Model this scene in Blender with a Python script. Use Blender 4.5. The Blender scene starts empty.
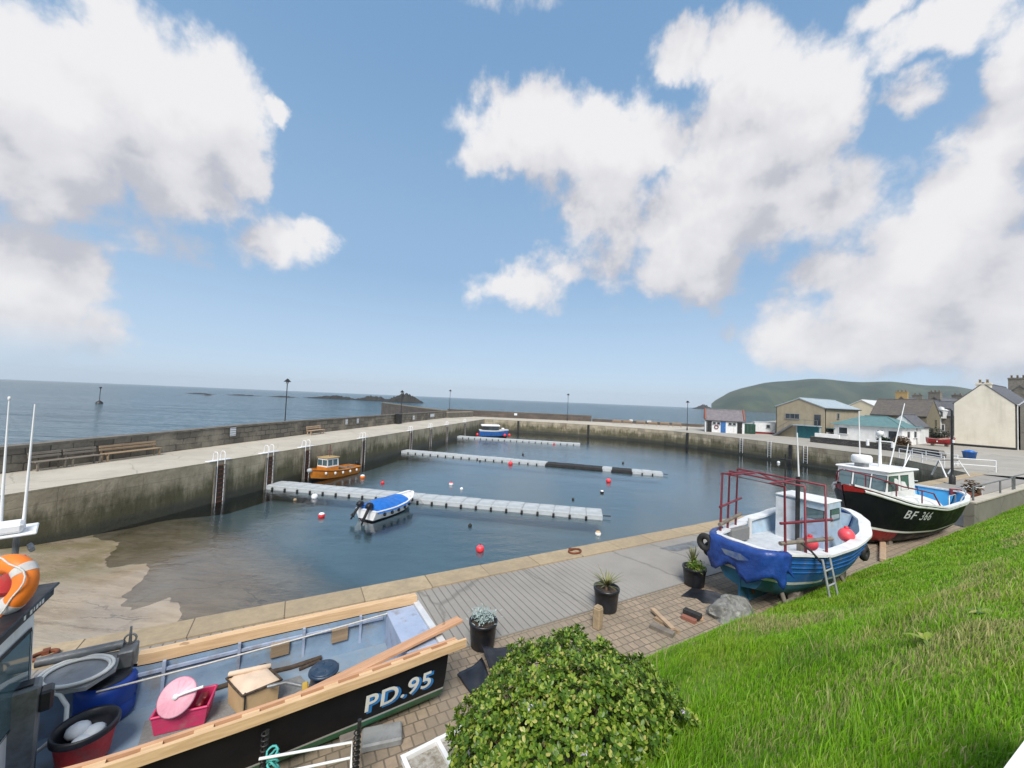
import bpy, math, random
import numpy as np
from mathutils import Vector, Matrix, Euler

SC = bpy.context.scene
COL = SC.collection
R = math.radians
PI = math.pi
rng = random.Random(7)

# ------------------------------------------------------------------ camera
CAM_H = 4.5
F_PX = 385.0
cam = bpy.data.cameras.new("camera")
cam.sensor_width = 36.0
cam.lens = 36.0 * F_PX / 1024.0
cam.clip_start = 0.05
cam.clip_end = 60000.0
camo = bpy.data.objects.new("camera", cam)
COL.objects.link(camo)
_th, _rho = R(2.31), R(2.37)
_f = Vector((0, math.cos(_th), math.sin(_th)))
_r0 = Vector((1, 0, 0)); _u0 = _r0.cross(_f)
_r = _r0 * math.cos(_rho) + _u0 * math.sin(_rho)
_u = -_r0 * math.sin(_rho) + _u0 * math.cos(_rho)
camo.matrix_world = Matrix(((_r.x, _u.x, -_f.x, 0), (_r.y, _u.y, -_f.y, 0), (_r.z, _u.z, -_f.z, CAM_H), (0, 0, 0, 1)))
SC.camera = camo

# ------------------------------------------------------------------ sky
SUN_EL, SUN_AZ = R(50), R(-178)        # azimuth measured from +Y towards +X: sun high behind the camera
SC.view_settings.view_transform = 'Standard'
SC.view_settings.look = 'None'
SC.view_settings.exposure = 0.5
SC.view_settings.gamma = 1.0
SC.view_settings.use_curve_mapping = False
W = bpy.data.worlds.new("World")
SC.world = W
W.use_nodes = True
wt = W.node_tree
for n in list(wt.nodes): wt.nodes.remove(n)

class NT:
    """small node-tree helper"""
    def __init__(s, tree): s.t = tree
    def n(s, typ, ins=None, **props):
        nd = s.t.nodes.new(typ)
        for k, v in props.items(): setattr(nd, k, v)
        if ins:
            for k, v in ins.items():
                sock = nd.inputs[k]
                if hasattr(v, 'is_output') or isinstance(v, bpy.types.NodeSocket): s.t.links.new(v, sock)
                else: sock.default_value = v
        return nd
    def math(s, op, a, b=None, c=None, clamp=False):
        nd = s.t.nodes.new('ShaderNodeMath'); nd.operation = op; nd.use_clamp = clamp
        for i, v in enumerate((a, b, c)):
            if v is None: continue
            if isinstance(v, (int, float)): nd.inputs[i].default_value = v
            else: s.t.links.new(v, nd.inputs[i])
        return nd.outputs[0]
    def vmath(s, op, a, b=None, c=None):
        nd = s.t.nodes.new('ShaderNodeVectorMath'); nd.operation = op
        for i, v in enumerate((a, b, c)):
            if v is None: continue
            if isinstance(v, (tuple, list)): nd.inputs[i].default_value = v
            else: s.t.links.new(v, nd.inputs[i])
        return nd.outputs['Value'] if op in ('LENGTH', 'DOT_PRODUCT', 'DISTANCE') else nd.outputs[0]
    def ramp(s, fac, a, b, lo=0.0, hi=1.0, smooth=True):
        nd = s.t.nodes.new('ShaderNodeMapRange'); nd.interpolation_type = 'SMOOTHSTEP' if smooth else 'LINEAR'
        s.t.links.new(fac, nd.inputs[0])
        for i, v in zip((1, 2, 3, 4), (a, b, lo, hi)): nd.inputs[i].default_value = v
        return nd.outputs[0]
    def mix(s, fac, a, b, blend='MIX'):
        nd = s.t.nodes.new('ShaderNodeMix'); nd.data_type = 'RGBA'; nd.blend_type = blend
        for idx, v in ((0, fac), (6, a), (7, b)):
            if isinstance(v, (int, float)): nd.inputs[idx].default_value = v
            elif isinstance(v, (tuple, list)): nd.inputs[idx].default_value = (*v[:3], 1)
            else: s.t.links.new(v, nd.inputs[idx])
        return nd.outputs[2]
    def noise(s, vec, scale, detail=4, rough=.55, out=0, dist=0.0):
        nd = s.t.nodes.new('ShaderNodeTexNoise')
        if vec is not None: s.t.links.new(vec, nd.inputs['Vector'])
        nd.inputs['Scale'].default_value = scale; nd.inputs['Detail'].default_value = detail
        nd.inputs['Roughness'].default_value = rough; nd.inputs['Distortion'].default_value = dist
        return nd.outputs[out]

# cloud banks: (azimuth, elevation, half width, half height, strength), radians
CLOUDS = [(-0.892, 0.447, 0.161, 0.125, 1), (-0.784, 0.486, 0.179, 0.127, 1), (-0.697, 0.516, 0.109, 0.116, 1), (-0.907, 0.352, 0.129, 0.102, 1), (-0.742, 0.39, 0.116, 0.096, 1), (-0.828, 0.537, 0.114, 0.054, 0.9), (-0.641, 0.443, 0.055, 0.056, 0.8), (-0.591, 0.551, 0.034, 0.026, 0.7), (-0.945, 0.477, 0.096, 0.064, 1), (-0.836, 0.29, 0.138, 0.045, 0.25), (-0.91, 0.15, 0.086, 0.099, 0.85), (-0.847, 0.183, 0.05, 0.087, 0.6), (-0.9, 0.067, 0.081, 0.065, 0.8), (-0.829, 0.083, 0.044, 0.056, 0.6), (-0.551, 0.329, 0.07, 0.056, 0.62), (-0.499, 0.361, 0.051, 0.033, 0.5), (0.047, 0.625, 0.227, 0.087, 0.85), (0.193, 0.588, 0.219, 0.09, 0.8), (0.317, 0.573, 0.152, 0.068, 0.7), (0.222, 0.484, 0.159, 0.107, 0.6), (-0.063, 0.584, 0.122, 0.061, 0.7), (0.405, 0.716, 0.078, 0.054, 0.7), (0.513, 0.697, 0.118, 0.066, 0.9), (0.565, 0.603, 0.154, 0.101, 1), (0.537, 0.518, 0.17, 0.102, 1), (0.479, 0.425, 0.204, 0.126, 1), (0.427, 0.327, 0.15, 0.095, 0.95), (0.706, 0.553, 0.054, 0.074, 0.7), (0.647, 0.541, 0.088, 0.084, 0.7), (0.613, 0.429, 0.123, 0.095, 0.75), (0.689, 0.297, 0.081, 0.048, 0.5), (0.01, 0.293, 0.126, 0.062, 0.55), (0.126, 0.343, 0.089, 0.043, 0.4), (0.239, 0.374, 0.071, 0.104, 0.4), (0.906, 0.417, 0.071, 0.089, 0.9), (0.874, 0.348, 0.095, 0.097, 0.95), (0.828, 0.269, 0.141, 0.106, 0.95), (0.79, 0.174, 0.174, 0.104, 0.95), (0.905, 0.192, 0.105, 0.145, 1), (0.927, 0.528, 0.045, 0.065, 0.8), (0.853, 0.618, 0.116, 0.037, 0.7), (0.769, 0.669, 0.065, 0.026, 0.5), (0.809, 0.549, 0.047, 0.032, 0.55), (0.625, 0.16, 0.109, 0.077, 0.55), (0.72, 0.394, 0.078, 0.09, 0.35), (0.914, 0.111, 0.102, 0.073, 0.9)]
g = bpy.data.node_groups.new("cloud_density", 'ShaderNodeTree')
g.interface.new_socket("P", in_out='INPUT', socket_type='NodeSocketVector')
g.interface.new_socket("D", in_out='OUTPUT', socket_type='NodeSocketFloat')
G = NT(g)
gi = g.nodes.new('NodeGroupInput'); go = g.nodes.new('NodeGroupOutput')
P = gi.outputs[0]
w1 = G.vmath('SUBTRACT', G.noise(P, 9.0, 5, .62, out=1), (.5, .5, .5))
Pw = G.vmath('ADD', P, G.vmath('MULTIPLY', w1, (.115, .115, 0)))
acc = None
for a, e, sa, se, st in CLOUDS:
    q = G.vmath('MULTIPLY_ADD', Pw, (1 / sa, 1 / se, 0), (-a / sa, -e / se, 0))
    l = G.vmath('LENGTH', q)
    m = G.math('MULTIPLY_ADD', l, -st, st)
    acc = m if acc is None else G.math('SMOOTH_MAX', acc, m, .12)
# scattered cumulus over the rest of the sky (behind and overhead)
sx = g.nodes.new('ShaderNodeSeparateXYZ'); g.links.new(P, sx.inputs[0])
side = G.ramp(G.math('ABSOLUTE', sx.outputs[0]), .98, 1.3)
hi = G.ramp(sx.outputs[1], .66, .85)
away = G.math('MAXIMUM', side, hi)
gen = G.math('MULTIPLY_ADD', G.noise(P, 2.3, 3, .5), 2.4, -1.15)
gen = G.math('MULTIPLY_ADD', away, G.math('ADD', gen, 2.0), -2.0)
acc = G.math('MAXIMUM', acc, gen)
fine = G.math('MULTIPLY_ADD', G.noise(P, 14.0, 9, .58), 1.05, -.525)
big = G.math('MULTIPLY_ADD', G.noise(P, 5.0, 3, .5), .7, -.35)
d = G.math('ADD', acc, G.math('ADD', fine, big))
g.links.new(d, go.inputs[0])

K = NT(wt)
tc = wt.nodes.new('ShaderNodeTexCoord')
sep = wt.nodes.new('ShaderNodeSeparateXYZ'); wt.links.new(tc.outputs['Generated'], sep.inputs[0])
az = K.math('ARCTAN2', sep.outputs[0], sep.outputs[1])
el = K.math('ARCSINE', sep.outputs[2])
cv = wt.nodes.new('ShaderNodeCombineXYZ'); wt.links.new(az, cv.inputs[0]); wt.links.new(el, cv.inputs[1])
cloud = lambda v: K.n('ShaderNodeGroup', {0: v}, node_tree=g).outputs[0]
_orig = K.n
def grp(v):
    nd = wt.nodes.new('ShaderNodeGroup'); nd.node_tree = g
    wt.links.new(v, nd.inputs[0]); return nd.outputs[0]
d0 = grp(cv.outputs[0])
d1 = grp(K.vmath('ADD', cv.outputs[0], (-.02, .125, 0)))
alpha = K.ramp(d0, -.14, .30)
alpha = K.math('MULTIPLY', alpha, K.ramp(el, .015, .11, 0, .97))
lit = K.math('MULTIPLY_ADD', K.math('SUBTRACT', d0, d1), .80, .44)
lit = K.math('SUBTRACT', lit, K.ramp(d0, .35, 1.25, 0, .20), clamp=True)
sky = wt.nodes.new('ShaderNodeTexSky'); sky.sky_type = 'NISHITA'; sky.sun_disc = False
sky.sun_elevation = SUN_EL; sky.sun_rotation = SUN_AZ
sky.air_density = 1.0; sky.dust_density = 0.6; sky.ozone_density = 1.6
SKY_STRENGTH = 0.09
# clear-air colour by height: deep blue overhead, pale and slightly milky over the sea
air = K.mix(K.ramp(el, 0.0, .30, smooth=False), (4.7, 6.0, 7.5), (2.55, 4.05, 6.0))
air = K.mix(K.ramp(el, .28, .85), air, (1.6, 3.05, 5.1))
skyc = K.mix(.85, sky.outputs[0], air)
cl = K.mix(K.ramp(lit, .0, .45), (4.3, 4.35, 4.8), (5.9, 5.85, 6.1))
cl = K.mix(K.ramp(lit, .35, 1.0), cl, (7.05, 6.98, 7.05))
final = K.mix(alpha, skyc, cl)
bg = wt.nodes.new('ShaderNodeBackground'); bg.inputs[1].default_value = SKY_STRENGTH
wt.links.new(final, bg.inputs[0])
wo = wt.nodes.new('ShaderNodeOutputWorld'); wt.links.new(bg.outputs[0], wo.inputs[0])

sl = bpy.data.lights.new("sun", 'SUN'); sl.energy = 3.0; sl.angle = R(24); sl.color = (1, .95, .88)
so = bpy.data.objects.new("sun", sl); COL.objects.link(so)
sd = Vector((math.sin(SUN_AZ) * math.cos(SUN_EL), math.cos(SUN_AZ) * math.cos(SUN_EL), math.sin(SUN_EL)))
so.rotation_euler = sd.to_track_quat('Z', 'Y').to_euler()
so.location = (0, 0, 60)

# ------------------------------------------------------------------ materials
MATS = {}
def new_mat(name):
    m = bpy.data.materials.new(name); m.use_nodes = True
    t = m.node_tree
    b = t.nodes['Principled BSDF']
    MATS[name] = m
    return m, NT(t), b
def objco(k): return k.n('ShaderNodeTexCoord').outputs['Object']

def mat(name, c, c2=None, rough=.6, sc=6.0, bump=0.0, bsc=40.0, metal=0.0, stain=None, stain_amt=.5, stain_sc=1.5, streak=False, spec=.5, lo=.35, hi=.68):
    """paint / stone / fabric with mottling, optional stains and bump"""
    m, k, b = new_mat(name)
    co = objco(k)
    c2 = c2 or tuple(x * .82 for x in c)
    col = k.mix(k.ramp(k.noise(co, sc, 5, .6), lo, hi), c, c2)
    if stain:
        vec = co
        if streak:
            mp = k.n('ShaderNodeMapping', {0: co}); mp.inputs['Scale'].default_value = (1, 1, .12); vec = mp.outputs[0]
        col = k.mix(k.math('MULTIPLY', k.ramp(k.noise(vec, stain_sc, 6, .65), .48, .72), stain_amt), col, stain)
    k.t.links.new(col, b.inputs['Base Color'])
    rr = k.ramp(k.noise(co, sc * 1.7, 3), .3, .7, max(.03, rough - .1), min(1, rough + .1))
    k.t.links.new(rr, b.inputs['Roughness'])
    b.inputs['Metallic'].default_value = metal
    b.inputs['Specular IOR Level'].default_value = spec
    if bump:
        bp = k.n('ShaderNodeBump', {'Height': k.noise(co, bsc, 5, .6)}); bp.inputs['Strength'].default_value = bump; bp.inputs['Distance'].default_value = .02
        k.t.links.new(bp.outputs[0], b.inputs['Normal'])
    return m

mat('white_paint', (.76, .77, .77), (.66, .68, .69), .45, 3, stain=(.40, .33, .25), stain_amt=.45, stain_sc=4, streak=True)
mat('white_clean', (.8, .8, .8), (.74, .75, .76), .4, 4)
mat('harling', (.82, .82, .81), (.75, .75, .74), .9, 2, .5, 60, stain=(.4, .39, .35), stain_amt=.4, stain_sc=.8, streak=True)
mat('cream_render', (.79, .73, .61), (.73, .67, .55), .9, .9, .3, 40, stain=(.46, .42, .32), stain_amt=.38, stain_sc=.7, streak=True)
mat('tan_render', (.36, .31, .22), (.32, .27, .19), .9, 1.2, .3, 40, stain=(.24, .2, .15), stain_amt=.4, stain_sc=1, streak=True)
mat('pale_cladding', (.62, .55, .40), (.56, .5, .37), .7, 1)
mat('black_paint', (.004, .005, .009), (.007, .008, .012), .5, 2, stain=(.016, .016, .018), stain_amt=.35, stain_sc=2.5, spec=.25)
mat('black_metal', (.012, .012, .014), (.03, .03, .03), .45, 8)
mat('black_rubber', (.014, .014, .015), (.03, .03, .03), .75, 9, .3, 60)
mat('black_plastic', (.008, .009, .013), (.02, .022, .03), .42, 3, .15, 8)
mat('dark_window', (.02, .026, .032), (.05, .06, .07), .12, .9, spec=.8)
mat('red_paint', (.30, .012, .016), (.22, .012, .014), .5, 4, stain=(.12, .03, .025), stain_amt=.5)
mat('red_plastic', (.66, .030, .030), (.55, .03, .03), .45, 6, .15, 30, stain=(.32, .13, .11), stain_amt=.6, stain_sc=6)
mat('pink_plastic', (.62, .045, .14), (.52, .03, .11), .45, 6, .15, 30, stain=(.42, .17, .2), stain_amt=.6, stain_sc=6)
mat('pink_lid', (.75, .40, .47), (.64, .27, .36), .5, 5, .2, 20, stain=(.55, .33, .33), stain_amt=.5, stain_sc=7)
mat('buoy_red', (.72, .035, .045), (.6, .03, .04), .45, 6)
mat('buoy_pink', (.85, .09, .11), (.75, .07, .1), .45, 6)
mat('orange_paint', (.66, .23, .02), (.56, .18, .015), .5, 4, stain=(.3, .12, .04), stain_amt=.5, stain_sc=3)
mat('orange_ring', (.80, .20, .015), (.72, .17, .012), .55, 5, stain=(.5, .16, .05), stain_amt=.4, stain_sc=9)
mat('grey_foam', (.55, .54, .53), (.45, .44, .43), .7, 9)
mat('blue_paint', (.02, .14, .46), (.015, .10, .36), .42, 3, stain=(.16, .17, .18), stain_amt=.55, stain_sc=5, streak=True)
mat('blue_under', (.03, .16, .27), (.02, .10, .2), .7, 3, stain=(.12, .14, .14), stain_amt=.5, stain_sc=4)
mat('sky_blue_paint', (.06, .36, .68), (.05, .30, .6), .45, 3, stain=(.1, .25, .4), stain_amt=.3)
mat('tarp', (.015, .16, .55), (.012, .12, .45), .38, 4, .25, 9)
mat('tarp_dark', (.012, .045, .21), (.016, .065, .29), .36, 5, .9, 7)
mat('tarp_scuff', (.16, .2, .26), (.03, .08, .28), .5, 6)
mat('deck_pale', (.60, .63, .66), (.5, .54, .58), .6, 4, stain=(.34, .34, .32), stain_amt=.5, stain_sc=3)
mat('pale_blue_paint', (.42, .54, .64), (.34, .46, .57), .6, 3, stain=(.36, .34, .28), stain_amt=.7, stain_sc=4)
mat('boat_inside', (.21, .30, .41), (.16, .24, .345), .65, 3, stain=(.22, .20, .17), stain_amt=.75, stain_sc=3.5, bump=.2, bsc=25)
mat('boat_lilac', (.37, .44, .58), (.31, .38, .52), .55, 3, stain=(.20, .18, .17), stain_amt=.7, stain_sc=5, bump=.2, bsc=25)
mat('boat_floor', (.20, .28, .36), (.24, .30, .36), .6, 5, stain=(.22, .21, .2), stain_amt=.6, stain_sc=4)
mat('grey_mat', (.23, .23, .225), (.18, .18, .175), .85, 30, .4, 120)
mat('grey_steel', (.22, .23, .235), (.15, .155, .16), .5, 5, .2, 30, metal=.3, stain=(.12, .1, .09), stain_amt=.5, stain_sc=5)
mat('grey_paint', (.30, .31, .32), (.24, .25, .26), .55, 4, stain=(.14, .13, .12), stain_amt=.5, stain_sc=5)
mat('galvanised', (.52, .54, .55), (.42, .44, .46), .45, 9, metal=.5)
mat('white_hose', (.76, .76, .72), (.66, .66, .62), .5, 9)
mat('green_paint', (.015, .22, .10), (.012, .17, .08), .5, 3, stain=(.05, .1, .06), stain_amt=.5)
mat('dark_green', (.015, .07, .045), (.012, .055, .035), .6, 2)
mat('teal_roof', (.11, .215, .215), (.095, .185, .19), .5, 1.5)
mat('teal_door', (.015, .16, .19), (.012, .12, .15), .5, 2)
mat('blue_door', (.03, .14, .38), (.025, .12, .33), .5, 2)
mat('grey_roof', (.36, .43, .47), (.31, .38, .42), .5, 1)
mat('white_roof', (.62, .64, .64), (.56, .58, .58), .5, 1)
mat('slate', (.085, .09, .105), (.13, .13, .14), .65, 3, .4, 14, stain=(.16, .14, .12), stain_amt=.4, stain_sc=2)
mat('slate_purple', (.15, .135, .15), (.2, .18, .19), .7, 2.5, .4, 14)
mat('slate_brown', (.095, .085, .08), (.125, .112, .10), .75, 2.5, .4, 14, stain=(.18, .17, .09), stain_amt=.35, stain_sc=1.5)
mat('red_brick', (.30, .12, .085), (.24, .1, .07), .85, 4)
mat('stone_dark', (.13, .12, .10), (.2, .18, .15), .9, 2.5, .7, 8, stain=(.07, .065, .05), stain_amt=.6, stain_sc=1.6)
mat('stone_house', (.20, .18, .12), (.15, .13, .09), .9, 3, .6, 10)
mat('stone_chimney', (.22, .20, .17), (.15, .14, .12), .9, 3, .5, 10)
mat('chimney_tan', (.40, .28, .12), (.34, .24, .11), .9, 3, .5, 10)
mat('granite', (.22, .22, .21), (.10, .10, .095), .9, 5, .9, 12, stain=(.5, .5, .46), stain_amt=.6, stain_sc=6)
mat('sandstone', (.36, .27, .17), (.28, .21, .13), .9, 5, .6, 18)
mat('rock_sea', (.018, .019, .019), (.035, .034, .03), .85, .12, .8, .5)
mat('rust', (.20, .06, .025), (.12, .04, .02), .85, 8, .4, 40)
mat('maroon_paint', (.20, .025, .04), (.14, .02, .03), .5, 6, stain=(.12, .05, .04), stain_amt=.5, stain_sc=8)
mat('cardboard', (.56, .39, .21), (.48, .33, .17), .75, 3, .15, 6, stain=(.34, .23, .13), stain_amt=.4, stain_sc=4)
mat('canvas_cream', (.68, .53, .40), (.60, .46, .34), .8, 5, .3, 12)
mat('yellow_paint', (.55, .36, .06), (.45, .28, .05), .6, 5, stain=(.2, .13, .05), stain_amt=.5, stain_sc=8)
mat('drum_blue', (.018, .045, .085), (.015, .035, .07), .4, 4, stain=(.09, .12, .15), stain_amt=.5, stain_sc=9)
mat('barrel_blue', (.01, .06, .36), (.01, .05, .28), .4, 3)
mat('teal_rope', (.10, .50, .47), (.08, .4, .38), .8, 20, .5, 60)
mat('rope_white', (.62, .60, .56), (.5, .48, .44), .9, 30, .4, 90)
mat('weathered_wood', (.22, .19, .155), (.15, .13, .11), .8, 6, .3, 30)
mat('pale_wood', (.46, .33, .22), (.38, .27, .18), .75, 6, .3, 30)
mat('grey_plastic', (.46, .49, .51), (.38, .41, .43), .7, 1.2, stain=(.30, .32, .30), stain_amt=.4, stain_sc=2)
mat('soil', (.05, .035, .025), (.09, .065, .045), .95, 12, .8, 30)
mat('gravel_fill', (.42, .40, .36), (.25, .22, .17), .95, 20, .7, 60, stain=(.12, .09, .05), stain_amt=.7, stain_sc=6)
mat('letter_white', (.82, .82, .8), (.76, .76, .74), .5, 5)
mat('letter_grey', (.60, .61, .62), (.52, .53, .55), .5, 5)
mat('letter_blue', (.02, .24, .66), (.02, .2, .58), .5, 5)
mat('sign_white', (.72, .75, .78), (.66, .69, .72), .5, 4)
mat('sign_ink', (.12, .14, .22), (.1, .12, .18), .6, 4)
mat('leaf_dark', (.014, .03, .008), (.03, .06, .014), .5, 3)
mat('shrub_brown', (.16, .09, .045), (.12, .085, .035), .8, 6)
mat('silver_leaf', (.36, .44, .42), (.26, .34, .33), .6, 14)
mat('spike_leaf', (.20, .20, .07), (.14, .15, .05), .6, 12)
mat('flower_lilac', (.55, .48, .60), (.45, .36, .5), .7, 30)
mat('twig', (.22, .14, .09), (.3, .2, .13), .8, 10)
mat('lamp_glass', (.7, .7, .68), (.6, .6, .58), .3, 4)
mat('hill_sea_cliff', (.05, .075, .06), (.07, .09, .07), .95, .01)

def wood_mat(name, c, c2, axis=0):
    m, k, b = new_mat(name)
    mp = k.n('ShaderNodeMapping', {0: objco(k)})
    s = [14, 14, 14]; s[axis] = 1.1
    mp.inputs['Scale'].default_value = s
    n1 = k.noise(mp.outputs[0], 1.6, 6, .6, dist=.8)
    col = k.mix(k.ramp(n1, .35, .68), c, c2)
    kn = k.ramp(k.noise(objco(k), 5.5, 2, .4), .70, .76)
    col = k.mix(k.math('MULTIPLY', kn, .6), col, (.20, .10, .045))
    k.t.links.new(col, b.inputs['Base Color']); b.inputs['Roughness'].default_value = .62
    bp = k.n('ShaderNodeBump', {'Height': n1}); bp.inputs['Strength'].default_value = .25; bp.inputs['Distance'].default_value = .01
    k.t.links.new(bp.outputs[0], b.inputs['Normal'])
    return m
wood_mat('new_timber', (.70, .48, .28), (.57, .37, .20))
wood_mat('new_timber_red', (.62, .36, .21), (.50, .27, .15))
wood_mat('bench_wood', (.24, .21, .17), (.15, .13, .11))
wood_mat('bench_orange', (.36, .26, .165), (.27, .19, .12))

def brick_mat(name, c1, c2, mortar, bw, bh, gap=.012, rough=.9, offs=.5, stain=None, vary=1.0, bump=.6, vertical=False, rot=0.0, stain_sc=.9, stain_amt=.6, warp=0.0):
    """paving or masonry in metres; vertical = lay out over (x+y, z) for wall faces"""
    m, k, b = new_mat(name)
    co = objco(k)
    if vertical:
        sx = k.n('ShaderNodeSeparateXYZ', {0: co})
        h = k.math('ADD', k.math('MULTIPLY', sx.outputs[0], math.cos(rot)), k.math('MULTIPLY', sx.outputs[1], math.sin(rot)))
        cb = k.n('ShaderNodeCombineXYZ', {0: h, 1: sx.outputs[2]}); v = cb.outputs[0]
    else:
        mp = k.n('ShaderNodeMapping', {0: co}); mp.inputs['Rotation'].default_value = (0, 0, rot); v = mp.outputs[0]
    if warp:
        v = k.vmath('ADD', v, k.vmath('MULTIPLY', k.vmath('SUBTRACT', k.noise(co, 1.3, 3, .6, out=1), (.5, .5, .5)), (warp, warp, 0)))
    br = k.n('ShaderNodeTexBrick', {0: v})
    br.offset = offs; br.squash = 1.0
    br.inputs['Scale'].default_value = 1.0; br.inputs['Brick Width'].default_value = bw; br.inputs['Row Height'].default_value = bh
    br.inputs['Mortar Size'].default_value = gap; br.inputs['Mortar Smooth'].default_value = .3; br.inputs['Bias'].default_value = 0.0
    br.inputs['Color1'].default_value = (*c1, 1); br.inputs['Color2'].default_value = (*c2, 1); br.inputs['Mortar'].default_value = (*mortar, 1)
    col = k.mix(k.ramp(k.noise(co, 9, 5, .65), .3, .72, 0, .45), br.outputs[0], tuple(x * .55 for x in c1))
    if stain:
        col = k.mix(k.math('MULTIPLY', k.ramp(k.noise(co, stain_sc, 6, .62), .46, .70), stain_amt), col, stain)
    k.t.links.new(col, b.inputs['Base Color']); b.inputs['Roughness'].default_value = rough
    hgt = k.math('SUBTRACT', k.math('MULTIPLY', k.noise(co, 14, 5, .6), .5), br.outputs['Fac'])
    bp = k.n('ShaderNodeBump', {'Height': hgt}); bp.inputs['Strength'].default_value = bump; bp.inputs['Distance'].default_value = .02
    k.t.links.new(bp.outputs[0], b.inputs['Normal'])
    return m
brick_mat('brick_paving', (.37, .285, .205), (.265, .215, .16), (.14, .12, .09), .155, .185, .011, offs=.5, stain=(.24, .20, .15), stain_sc=.7, stain_amt=.75, warp=.03)
brick_mat('coping_blocks', (.43, .34, .22), (.37, .29, .19), (.24, .19, .125), 1.5, 2.0, .012, offs=0, stain=(.27, .22, .15), stain_sc=1.4, bump=.5)
brick_mat('parapet_stone', (.13, .118, .098), (.24, .215, .175), (.055, .05, .042), .95, .42, .03, vertical=True, stain=(.33, .30, .235), stain_sc=.55, stain_amt=.7, rot=R(80), warp=.25)
brick_mat('parapet_far', (.095, .08, .072), (.14, .115, .10), (.05, .045, .04), 1.6, .5, .03, vertical=True, stain=(.17, .13, .11), stain_sc=.3, stain_amt=.6, warp=.2)
brick_mat('low_wall_stone', (.055, .055, .058), (.11, .105, .10), (.03, .03, .03), .4, .2, .03, vertical=True, rot=R(-60), stain=(.16, .15, .12), warp=.15)

def concrete_mat(name, c, c2, stain, sc=.35, grooves=None, rough=.88, rot=0.0, crack=True):
    m, k, b = new_mat(name)
    co = objco(k)
    col = k.mix(k.ramp(k.noise(co, sc, 6, .62), .35, .66), c, c2)
    col = k.mix(k.math('MULTIPLY', k.ramp(k.noise(co, sc * 3.3, 7, .68), .50, .72), .6), col, stain)
    col = k.mix(k.ramp(k.noise(co, 40, 3, .6), .3, .7, 0, .25), col, tuple(x * .6 for x in c))
    h = k.noise(co, 25, 5, .6)
    if grooves:
        period, depth, (u0, u1, u2, u3) = grooves
        sx = k.n('ShaderNodeSeparateXYZ', {0: co})
        fr = k.math('FRACT', k.math('DIVIDE', sx.outputs[0], period))
        line = k.ramp(k.math('ABSOLUTE', k.math('SUBTRACT', fr, .5)), .40, .46)
        msk = k.math('MULTIPLY', k.ramp(sx.outputs[0], u0, u1), k.ramp(sx.outputs[0], u2, u3, 1, 0))
        line = k.math('MULTIPLY', line, k.math('MULTIPLY', msk, k.ramp(k.noise(co, 1.1, 3), .25, .55, .55, 1)))
        col = k.mix(k.math('MULTIPLY', line, depth), col, tuple(x * .36 for x in c))
        h = k.math('SUBTRACT', h, k.math('MULTIPLY', line, 1.5))
    if crack:
        vo = k.n('ShaderNodeTexVoronoi', {0: k.vmath('ADD', co, k.vmath('MULTIPLY', k.noise(co, 1.5, 4, out=1), (.5, .5, 0)))}, feature='DISTANCE_TO_EDGE')
        vo.inputs['Scale'].default_value = .28
        col = k.mix(k.math('MULTIPLY', k.ramp(vo.outputs[0], .0, .012, 1, 0), .55), col, tuple(x * .4 for x in c))
    k.t.links.new(col, b.inputs['Base Color']); b.inputs['Roughness'].default_value = rough
    bp = k.n('ShaderNodeBump', {'Height': h}); bp.inputs['Strength'].default_value = .35; bp.inputs['Distance'].default_value = .015
    k.t.links.new(bp.outputs[0], b.inputs['Normal'])
    return m
concrete_mat('slip_concrete', (.32, .30, .27), (.27, .252, .228), (.25, .232, .205), grooves=(.165, .8, (-40, -39, 6.2, 8.0)))
concrete_mat('pier_concrete', (.52, .475, .395), (.43, .395, .33), (.33, .30, .245), sc=.25)
concrete_mat('yard_concrete', (.40, .375, .325), (.33, .31, .27), (.25, .235, .20), sc=.12)
concrete_mat('grey_wall_concrete', (.25, .235, .205), (.20, .19, .165), (.15, .14, .12), sc=.6)

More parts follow.
